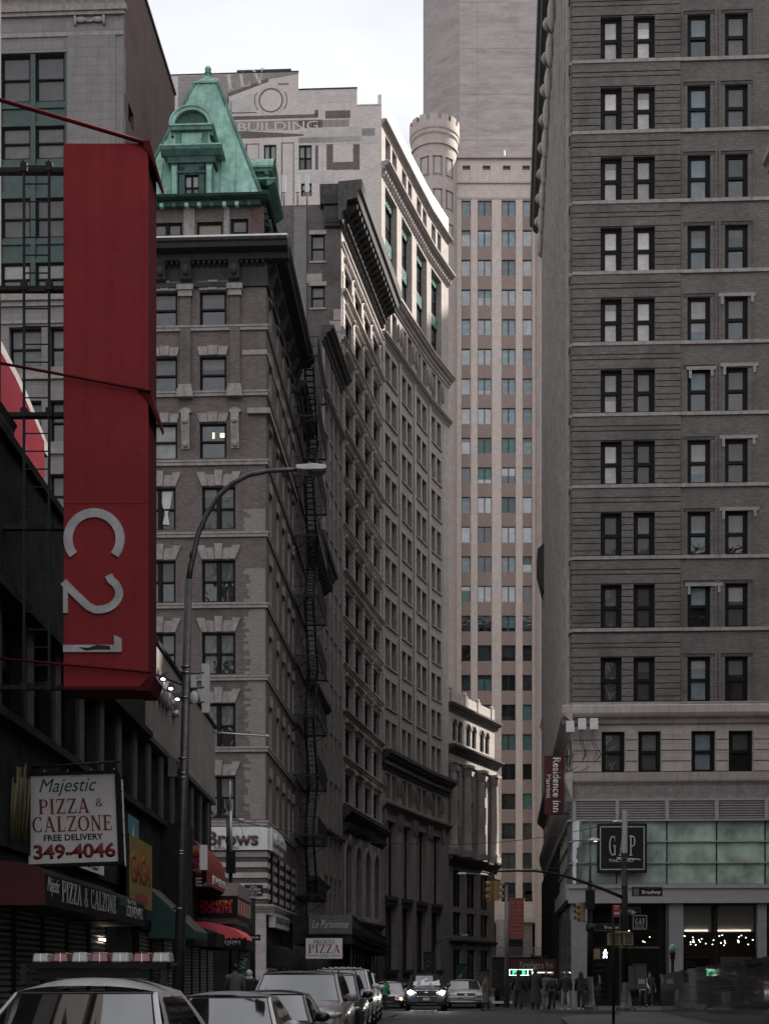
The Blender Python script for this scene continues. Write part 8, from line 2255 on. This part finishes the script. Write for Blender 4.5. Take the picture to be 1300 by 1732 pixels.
# near sign pole
YN = 44.0; np_ = empty('sign_pole', T(X_at(1037, YN), YN, .149), 'thin black sign pole with a small red regulation sign in front of the mast', 'sign pole')
mb = MB(M['black']); xn = X_at(1037, YN); mb.cyl((xn, YN, .149), (xn, YN, H_at(1530, YN)), .045, .04, 8); mb.build('pole', None, np_)
mb = MB(M['t_red'], M['white_b']); M['sign_red'] = plain('regulation red', (.32, .02, .035), .5, var=.1); mb = MB(M['sign_red'], M['white_b'])
x0, x1, z0, z1 = X_at(1036, YN), X_at(1048, YN), H_at(1551, YN), H_at(1531, YN); mb.box(x0, x1, YN - .07, YN - .055, z0, z1, 0)
for a, b in ((.06, .12), (.30, .34), (.62, .78)): mb.box(x0 + .03, x1 - .03 - (.06 if a > .2 and a < .5 else 0), YN - .074, YN - .07, z1 - (z1-z0)*b, z1 - (z1-z0)*a, 1)
mb.build('regulation_sign', None, np_)
# subway lamp
YG = 57.5; gl_ = empty('globe_lamp', T(X_at(1137, YG), YG, .149), 'black lamp post with a green and white globe beside the granite parapet', 'lamp post')
mb = MB(M['black']); x = X_at(1137, YG); mb.lathe([(.12, .15), (.12, .4), (.07, .5), (.06, 2.2), (.1, 2.35), (.1, 2.5), (.16, 2.55), (.1, 2.6)], (x, YG, 0), 12, 0); mb.build('post', None, gl_)
M['globe_g'] = plain('green globe glass', (.02, .20, .13), .15, var=.1, spec=.8); M['globe_w'] = plain('milky globe glass', (.40, .33, .29), .2, var=.1, spec=.8)
mb = MB(M['globe_w'], M['globe_g']); mb.lathe([(.03, -.17), (.12, -.14), (.175, -.05), (.18, 0)], (x, YG, 2.77), 16, 0); mb.lathe([(.182, 0), (.17, .07), (.12, .14), (.02, .18)], (x, YG, 2.77), 16, 1); mb.build('globe', None, gl_)
# granite parapet
gp = empty('granite_parapet', T(X_at(1117, 58), 58, .149), 'polished dark granite parapet wall with stepped coping at the right corner', 'parapet')
path = [(X_at(1117, 58.4), 58.4, 1.58), (X_at(1150, 52.5), 52.5, 1.74), (X_at(1195, 46), 46, 1.88), (X_at(1245, 41), 41, 1.98), (X_at(1292, 37.5), 37.5, 2.06), (X_at(1360, 34), 34, 2.15)]
mb = MB(M['granite'], M['alu']); mc = MB(M['granite'])
fr_c = [0, .36, .66, 1.0]
for (xa, ya, ha), (xb, yb, hb_) in zip(path, path[1:]):
    d = Vector((xb-xa, yb-ya)).normalized(); nx, ny = -d.y*.35, d.x*.35
    for k in range(3):
        a0, a1 = .149 + (ha-.149)*fr_c[k] + .01, .149 + (ha-.149)*fr_c[k+1] - .01; b0, b1 = .149 + (hb_-.149)*fr_c[k] + .01, .149 + (hb_-.149)*fr_c[k+1] - .01
        mb.q([(xa, ya, a0), (xb, yb, b0), (xb, yb, b1), (xa, ya, a1)]); mb.q([(xa + nx, ya + ny, a0), (xb + nx, yb + ny, b0), (xb + nx, yb + ny, b1), (xa + nx, ya + ny, a1)])
    mb.q([(xa + nx*.1, ya + ny*.1, .149), (xb + nx*.1, yb + ny*.1, .149), (xb + nx*.1, yb + ny*.1, hb_), (xa + nx*.1, ya + ny*.1, ha)], 1)
    for k in range(3):
        t0, t1 = k/3, (k+1)/3; x0, y0, x1, y1 = xa + (xb-xa)*t0, ya + (yb-ya)*t0, xa + (xb-xa)*t1, ya + (yb-ya)*t1; h_ = ha + (hb_-ha)*t1
        P = [(x0 - nx*.1, y0 - ny*.1), (x1 - nx*.1, y1 - ny*.1), (x1 + nx, y1 + ny), (x0 + nx, y0 + ny)]; mc.prism(P, h_ - .08, h_ + .06, 'z')
(xa, ya, ha) = path[0]; mb.q([(xa, ya, .149), (xa + .35, ya + .1, .149), (xa + .35, ya + .1, ha), (xa, ya, ha)])
mb.build('wall_face', None, gp); mc.build('coping', None, gp)
# banner post
YH = 66.0; bp_ = empty('banner_post', T(X_at(857, YH), YH, .15), 'grey lamp post with a red street banner of repeated pale lines', 'lamp post')
mb = MB(M['galv']); xh = X_at(857, YH); mb.cyl((xh, YH, .15), PT(856, 1497, YH), .12, .08, 12); mb.tube([PT(856, 1497, YH), PT(848, 1492, YH), PT(825, 1481, YH), PT(800, 1478, YH), PT(786, 1477, YH)], .035, 8); mb.build('pole', None, bp_)
mb = MB(M['galv_lt']); mb.prism([(X_at(773, YH), H_at(1477, YH)), (X_at(776, YH), H_at(1475.5, YH)), (X_at(787, YH), H_at(1475.5, YH)), (X_at(789, YH), H_at(1478.5, YH)), (X_at(776, YH), H_at(1479, YH))], YH - .12, YH + .12, 'y'); mb.build('lamp_head', None, bp_)
M['ban_red'] = plain('street banner red', (.13, .022, .020), .7, var=.15); M['t_rose'] = plain('rose letters', (.24, .09, .07), .6, var=.1)
x0, x1, z0, z1 = X_at(860, YH), X_at(885.5, YH), H_at(1588, YH), H_at(1520, YH)
mb = MB(M['ban_red'], M['galv']); mb.box(x0, x1, YH - .02, YH + .0, z0, z1, 0); mb.box(xh, x1, YH - .015, YH + .03, z1, z1 + .03, 1); mb.box(xh, x1, YH - .015, YH + .03, z0 - .03, z0, 1); o = mb.build('street_banner', None, bp_)
for k in range(5):
    text('DO YOU', T((x0+x1)/2, YH - .021, z1 - .2 - k*.355), o, M['t_rose'], width=.58, height=.13, ext=.004, bold=.01); text('REMEMBER', T((x0+x1)/2, YH - .021, z1 - .36 - k*.355), o, M['t_rose'], width=.6, height=.09, ext=.004)
# second small lamp further off
YK = 96; l2 = empty('street_lamp', T(X_at(736, YK), YK, .15), 'slim far street lamp whose arm reaches over the dark car with bright headlights', 'street lamp')
mb = MB(M['galv']); mb.cyl((X_at(736, YK), YK, .15), PT(737, 1596, YK), .09, .06, 8); mb.tube([PT(737, 1596, YK), PT(750, 1589, YK), PT(768, 1583, YK), PT(780, 1581.5, YK)], .04, 6); mb.build('pole', None, l2)
mb = MB(M['galv_lt'], M['street_lamp_on']); mb.box(X_at(780, YK), X_at(791, YK), YK - .12, YK + .12, H_at(1582.5, YK), H_at(1580, YK), 0); mb.build('lamp_head', None, l2)
# signs over the far pavement
def hang(name, label, px0, px1, py0, py1, Y, mat, cat='sign'):
    x0, x1, z0, z1 = X_at(px0, Y), X_at(px1, Y), H_at(py1, Y), H_at(py0, Y); Mx = T((x0+x1)/2, Y, (z0+z1)/2)
    o = empty(name, Mx, label, cat); mb = MB(M[mat], M['black']); w, h = x1-x0, z1-z0; mb.box(-w/2, w/2, 0, .08, -h/2, h/2, 0); mb.box(-w/2 - .05, w/2 + .05, -.02, .1, h/2, h/2 + .08, 1); mb.build('board', Mx, o); return o, Mx, w, h
o, Mx, w, h = hang('hanging_banner', 'green square sandwich shop banner with diagonal white and yellow lettering', 770, 791, 1632, 1663, 98, 'green', 'banner')
text('SUB', Mx @ T(-.2, 0, -.28) @ RY(-52), o, M['white_dim'], width=.72, height=.2, ext=.01, bold=.04); text('WAY', Mx @ T(.22, 0, .28) @ RY(-52), o, M['t_or'], width=.62, height=.2, ext=.01, bold=.04)
o, Mx, w, h = hang('hanging_banner', 'plain tan square banner hanging from a pole next to the green one', 810.5, 827, 1643, 1660, 99, 'b_tan', 'banner')
mb = MB(M['galv']); mb.cyl((.3, 0, h/2 + .08), (-1.2, .1, h/2 + 1.2), .03, seg=6); mb.build('bracket', Mx, o)
o, Mx, w, h = hang('led_sign', 'lit green and white electronic price sign above the pedestrians', 861, 900, 1639.5, 1650, 76, 'black')
mb = MB(M['led_white'])
for a, b, c_, d in ((-w/2, w/2, h/2 - .03, h/2), (-w/2, w/2, -h/2, -h/2 + .03), (-w/2, -w/2 + .03, -h/2, h/2), (w/2 - .03, w/2, -h/2, h/2)): mb.box(a, b, -.01, 0, c_, d)
mb.box(w*.28, w*.32, -.01, 0, -h*.4, h*.4); mb.build('border_lamp', Mx, o); text('PR E', Mx @ T(-w*.08, 0, 0), o, M['led_green'], width=w*.55, height=h*.7, ext=.01, bold=.03)
o, Mx, w, h = hang('wall_poster', 'small scribbled graffiti panel high behind the dark car with bright headlights', 716, 733, 1612, 1645, 120, 'dark2', 'poster')
mb = MB(M['white_dim'], M['t_grey'])
mb.tube([(-.3, -.02, -.6), (-.32, -.02, .0), (0, -.02, .15), (.25, -.02, -.1), (.1, -.02, -.35), (-.1, -.02, -.2)], .05, 5, 0); mb.tube([(-.3, -.02, .6), (-.1, -.02, .4), (.1, -.02, .65), (.3, -.02, .4), (.2, -.02, .75)], .03, 5, 1); mb.build('graffiti', Mx, o)
# overhead wires
def wire(name, label, a, b, sag, r=.012):
    A, B = Vector(a), Vector(b); pts = []
    for i in range(25): t = i/24; p = A.lerp(B, t); p.z -= sag*4*t*(1-t); pts.append(tuple(p))
    mb = MB(M['iron']); mb.tube(pts, r, 5); tag(mb.build(name), label, 'wire')
wire('overhead_wire', 'thin black cable drooping from the slim corner post to the big signal mast', PT(408, 1390, 50), PT(1046, 1389, 60.4), .9, .014)
wire('overhead_wire', 'lower thin cable between the hotel side wall and the mast arm', PT(838, 1475, 66), PT(1046, 1452, 60.4), .1, .012)
# bird and litter on the road
yb = 55.0; xb = X_at(664, yb)
mb = MB(M['cloth_gry']); rg = [(-.16, .02, .05), (-.10, .035, .06), (0, .055, .085), (.08, .05, .10), (.13, .03, .13), (.17, .032, .155), (.20, .012, .15)]
for (a, ra, za_), (b, rb_, zb_) in zip(rg, rg[1:]): mb.cyl((xb + a, yb, za_), (xb + b, yb, zb_), ra, rb_, 8)
mb.cyl((xb - .02, yb - .015, 0), (xb + .01, yb - .015, .07), .006, seg=5); mb.cyl((xb + .03, yb + .015, 0), (xb + .02, yb + .015, .07), .006, seg=5); mb.cyl((xb - .16, yb, .05), (xb - .26, yb, .03), .02, .01, 6); mb.cyl((xb + .2, yb, .15), (xb + .225, yb, .145), .008, .003, 5)
tag(mb.build('pigeon'), 'small grey pigeon standing on the asphalt in front of the cars', 'bird')
mb = MB(M['galv_lt'], M['galv']); Yg = 64.0
for i in range(5): mb.box(X_at(693, Yg), X_at(739, Yg), Yg - .1*i, Yg - .1*i + .05, .05, .09, 0)
for px in (700, 716, 730): mb.box(X_at(px, Yg), X_at(px + 3, Yg), Yg - .45, Yg + .1, 0.0, .05, 1)
tag(mb.build('metal_grating'), 'pale metal grating lying on the road just before the dark car with bright headlights', 'grating')
# news racks and small clutter on the far kerb
for i, (px, w, h, mt) in enumerate(((846, .5, 1.1, 'dark'), (836, .45, .9, 'dark2'), (861, .5, 1.15, 'galv'))):
    x = X_at(px, 68); mb = MB(M[mt], M['black'], M['white_dim']); mb.box(x - w/2, x + w/2, 68, 68.4, .15, .15 + h, 0); mb.box(x - w*.38, x + w*.38, 67.98, 68, .3 + h*.4, .1 + h*.9, 1); mb.box(x - w*.3, x + w*.3, 67.97, 67.98, .3, .42, 2)
    tag(mb.build('news_box', bevel=.01), ('dark news box between its two neighbours on the far kerb', 'shortest dark stone coloured news box left of the others', 'taller grey news box nearest the red banner post')[i], 'news box', 'news boxes by the banner post')
# ============================================================ people
def skin_obj(name, verts, edges, mat, Mx, parent, sub=2):
    """verts: (x,y,z,rx,ry)"""
    me = bpy.data.meshes.new(name); me.from_pydata([v[:3] for v in verts], edges, [])
    me.materials.append(mat)
    o = bpy.data.objects.new(name, me); COL.objects.link(o); place(o, Mx, parent)
    md = o.modifiers.new('skin', 'SKIN'); md.use_smooth_shade = True; md.branch_smoothing = .6
    for i, v in enumerate(verts):
        me.skin_vertices[0].data[i].radius = (v[3], v[4])
    me.skin_vertices[0].data[0].use_root = True
    s = o.modifiers.new('subsurf', 'SUBSURF'); s.levels = 1; s.render_levels = sub
    return o

def person(label, px, Y, h=1.7, turn=180, top='cloth_blk', legs='cloth_jean', skin='skin', hair='hair', coat=0.0, step=.2, armbend=.15, hood=None, hat=None, lean=0.0, group=None, ground=.15, bag=None, pack=None, shoes='cloth_blk', short=False):
    """feet at px on the ground at depth Y; turn: 0 faces the camera, 180 walks away"""
    s = h / 1.75; X = X_at(px, Y)
    Mx = T(X, Y, ground) @ RZ(turn) @ SC(s, s, s)
    root = empty('person', Mx, label, 'person', group)
    d = step/2; ln = lean
    ys = lambda z: -ln*max(0, z - .95)      # leans towards -y (forward)
    # --- body skeleton (one surface)
    V = [(0, 0, .96, .125, .10), (0, ys(1.12), 1.12, .125, .09), (0, ys(1.3), 1.32, .145, .10), (0, ys(1.44), 1.44, .10, .085), (0, ys(1.5), 1.51, .052, .055), (0, ys(1.6)-.01, 1.60, .068, .085), (0, ys(1.7)-.005, 1.69, .070, .085)]
    E = [(0,1),(1,2),(2,3),(3,4),(4,5),(5,6)]
    for sg in (-1, 1):
        f = -d if sg > 0 else d
        b = len(V)
        V += [(sg*.09, 0, .88, .085, .09), (sg*.095, f*.55 - .015, .50, .056, .06), (sg*.095, f + .03*(f > 0), .10, .038, .042), (sg*.10, f - .13, .035, .036, .028)]
        E += [(0, b), (b, b+1), (b+1, b+2), (b+2, b+3)]
        a = len(V); g = f*.8
        V += [(sg*.19, ys(1.42), 1.42, .055, .055), (sg*.235, ys(1.2) + g*.4 + .02, 1.14, .042, .042), (sg*.24, ys(1.0) + g - armbend, .90, .030, .030), (sg*.235, ys(1.0) + g - armbend - .02, .82, .036, .018)]
        E += [(3, a), (a, a+1), (a+1, a+2), (a+2, a+3)]
        # five fingers rooted in the palm
        px_, py_, pz_ = V[a+3][:3]
        for q, (oy, ln_) in enumerate(((-.027, .07), (-.009, .08), (.009, .075), (.027, .06))):
            c = len(V); V += [(px_, py_ + oy, pz_ - .045, .008, .008), (px_ - sg*.012, py_ + oy - .004, pz_ - .045 - ln_*.55, .007, .007), (px_ - sg*.03, py_ + oy - .006, pz_ - .045 - ln_, .006, .006)]; E += [(a+3, c), (c, c+1), (c+1, c+2)]
        c = len(V); V += [(px_ - sg*.01, py_ - .045, pz_ + .0, .009, .009), (px_ - sg*.025, py_ - .06, pz_ - .035, .008, .008)]; E += [(a+3, c), (c, c+1)]
    skin_obj('body', V, E, M[skin], Mx, root, 1)
    # face
    fc = MB(M[skin], M['hair'], M['white_b']); hy = ys(1.62) - .01
    fc.cyl((0, hy - .085, 1.635), (0, hy - .108, 1.60), .010, .016, 8, 0); 
    for sg in (-1, 1): fc.ball((sg*.03, hy - .084, 1.635), .011, .007, .007, 8, 6, 2); fc.ball((sg*.03, hy - .090, 1.635), .005, .004, .005, 6, 4, 1); fc.box(sg*.03 - .015, sg*.03 + .015, hy - .092, hy - .08, 1.655, 1.661, 1); fc.ball((sg*.078, hy, 1.62), .010, .02, .03, 8, 6, 0)
    fc.box(-.022, .022, hy - .092, hy - .08, 1.562, 1.570, 1); fc.build('face', Mx, root)
    # clothes
    jb = MB(M[top]); hem = .86 if coat == 0 else coat
    prof = [(.0, hem, .205 if coat else .18, .15), (0, (hem + 1.0)/2 if coat else .95, .19, .135), (0, 1.02, .172, .125), (0, 1.2, .18, .13), (0, 1.36, .205, .135), (0, 1.45, .17, .115), (0, 1.52, .08, .075)]
    seg = 20; n0 = len(jb.v); pr_ = random.Random(int(px))
    for k, (cx, z, rx, ry) in enumerate(prof):
        for i in range(seg):
            a = 2*math.pi*i/seg; w = 1 + pr_.uniform(-.03, .03) if k < 5 else 1
            jb.v.append((rx*w*math.cos(a), ys(z) + ry*w*math.sin(a), z))
    for k in range(len(prof) - 1):
        for i in range(seg):
            j = (i+1) % seg; jb.f.append((n0+k*seg+i, n0+k*seg+j, n0+(k+1)*seg+j, n0+(k+1)*seg+i)); jb.m.append(0); jb.sm.append(True)
    jo = jb.build('coat' if coat else 'jacket', Mx, root)
    for sg in (-1, 1):
        f = -d if sg > 0 else d; g = f*.8
        sl = MB(M[top]); pts = [(sg*.15, ys(1.42), 1.43), (sg*.205, ys(1.4), 1.38), (sg*.238, ys(1.2) + g*.4 + .02, 1.14), (sg*.243, ys(1.0) + g - armbend, .91)]
        sl.tube(pts, .082, 12, 0, .055); sl.ball(pts[1], .085, .08, .085, 12, 8); sl.build('sleeve', Mx, root)
        tr = MB(M[legs]); pts = [(sg*.085, 0, .95), (sg*.095, f*.25 - .01, .75), (sg*.097, f*.55 - .012, .50), (sg*.096, f*.8 + .01, .30), (sg*.096, f + .02*(f > 0), .09)]
        tr.tube(pts, .105, 12, 0, .058); tr.build('trouser_leg', Mx, root)
        sh = MB(M[shoes]); sh.ball((sg*.098, f - .05, .04), .05, .135, .045, 12, 8); sh.ball((sg*.097, f + .02, .075), .048, .06, .06, 10, 6); sh.build('shoe', Mx, root)
    hd = MB(M[hat or hood or hair])
    if hood: hd.ball((0, hy + .025, 1.635), .108, .118, .135, 14, 10); hd.ball((0, hy + .05, 1.50), .13, .09, .08, 12, 8); nm_ = 'hood'
    elif hat: hd.ball((0, hy + .01, 1.68), .092, .105, .095, 14, 10); hd.lathe([(.094, -.02), (.1, .0), (.096, .025)], (0, hy + .01, 1.665), 14); hd.ball((0, hy + .01, 1.785), .025, .025, .02, 8, 6); nm_ = 'hat'
    else: hd.ball((0, hy + .025, 1.665), .085, .10, .10, 14, 10); nm_ = 'hair'
    hd.build(nm_, Mx, root)
    if not hood and not short:
        hl = MB(M[hair]); hl.ball((0, hy + .055, 1.58), .088, .07, .15, 12, 10); hl.build('long_hair', Mx, root)
    if pack:
        g_ = MB(M[pack], M['cloth_blk']); g_.ball((0, .20 + ys(1.25), 1.22), .165, .11, .23, 14, 10, 0); g_.ball((0, .28 + ys(1.2), 1.14), .12, .06, .12, 12, 8, 1)
        for sg in (-1, 1): g_.tube([(sg*.11, .14, 1.38), (sg*.12, .0 + ys(1.4), 1.47), (sg*.12, -.13 + ys(1.3), 1.34), (sg*.13, -.1, 1.12)], .016, 6, 1)
        o = g_.build('backpack', Mx); tag(o, 'dark backpack worn by ' + label, 'backpack')
        o['label'] = ' '.join(('dark backpack worn by the ' + label.split(' ', 1)[1]).split()[:15]) if False else 'round dark backpack on the walker with the pale knit hat'
    if bag:
        g_ = MB(M[bag], M['cloth_blk']); x = bag and .29; g_.prism([(x - .02, .48), (x + .06, .48), (x + .05, .70), (x - .01, .70)], -.16 - armbend, .10 - armbend, 'y', 0); g_.tube([(x + .02, -.12 - armbend, .70), (x - .02, -.05 - armbend, .83), (x + .02, .04 - armbend, .70)], .008, 6, 1)
        o = g_.build('handbag', Mx); tag(o, 'white handbag carried by the person in the long brown coat', 'handbag')
    return root
GX = 'people crossing towards the corner hotel'
person('person in a grey hooded jacket facing away beside the green feather flag', 397, 40, 1.82, 205, 'cloth_gry', 'cloth_jean', short=True, step=.3)
person('person in black with a white knit hood next to the green feather flag', 421, 42, 1.66, 190, 'cloth_blk', 'cloth_blk', hood='cloth_wht', step=.1)
person('dark haired person half hidden behind the roof rails of the champagne car', 456, 58, 1.75, 20, 'cloth_blk', 'cloth_jean', step=.2)
person('person in a long brown grey coat walking beside the silver car', 821, 66.5, 1.62, 60, 'cloth_brn', 'cloth_blk', coat=.42, step=.25, ground=0, bag='cloth_wht')
person('person in a short black jacket and slim black trousers left of the long quilted coat', 876, 62.6, 1.72, 185, 'cloth_blk', 'cloth_blk', hat='cloth_blk', step=.35, group=GX)
person('tall person in a long black quilted coat and grey knit hat', 905, 62.4, 1.84, 178, 'cloth_nav', 'cloth_blk', coat=.30, hat='cloth_gry', step=.25, group=GX)
person('person in an olive coat and pale knit hat with bare shins walking away', 923, 63.2, 1.66, 170, 'cloth_olv', 'cloth_lt', coat=.62, hat='cloth_lt', step=.3, group=GX)
person('person in a dark puffer jacket and pale knit hat carrying a round backpack', 933, 62.8, 1.62, 175, 'cloth_olv', 'cloth_blk', hat='cloth_lt', step=.2, group=GX, pack='cloth_blk')
person('person in a black hooded jacket with light grey trousers walking away', 956.5, 61.8, 1.66, 190, 'cloth_blk', 'cloth_lt', hood='cloth_brn', step=.38, shoes='cloth_wht', group=GX)
person('slim person dressed all in black with hood up and white shoes by the signal post', 982, 61.8, 1.66, 172, 'cloth_blk', 'cloth_blk', hood='cloth_blk', step=.22, shoes='cloth_wht', group=GX)
person('person in a white patterned jacket half hidden behind the green control cabinet', 1086, 67, 1.66, 30, 'cloth_wht', 'cloth_jean', step=.25)
person('person in a dark coat standing in the glass shop entrance', 1098, 68.5, 1.66, 10, 'cloth_blk', 'cloth_blk', coat=.62, step=.15)
person('person in a dark patterned jacket bending over behind the granite parapet', 1163, 57.5, 1.70, -70, 'cloth_brn', 'cloth_jean', step=.2, lean=.45, ground=-.05)
person('small figure in a vivid green jacket at the far left kerb', 651, 68, 1.45, 160, 'green_b', 'cloth_blk', step=.2, ground=0, short=True)
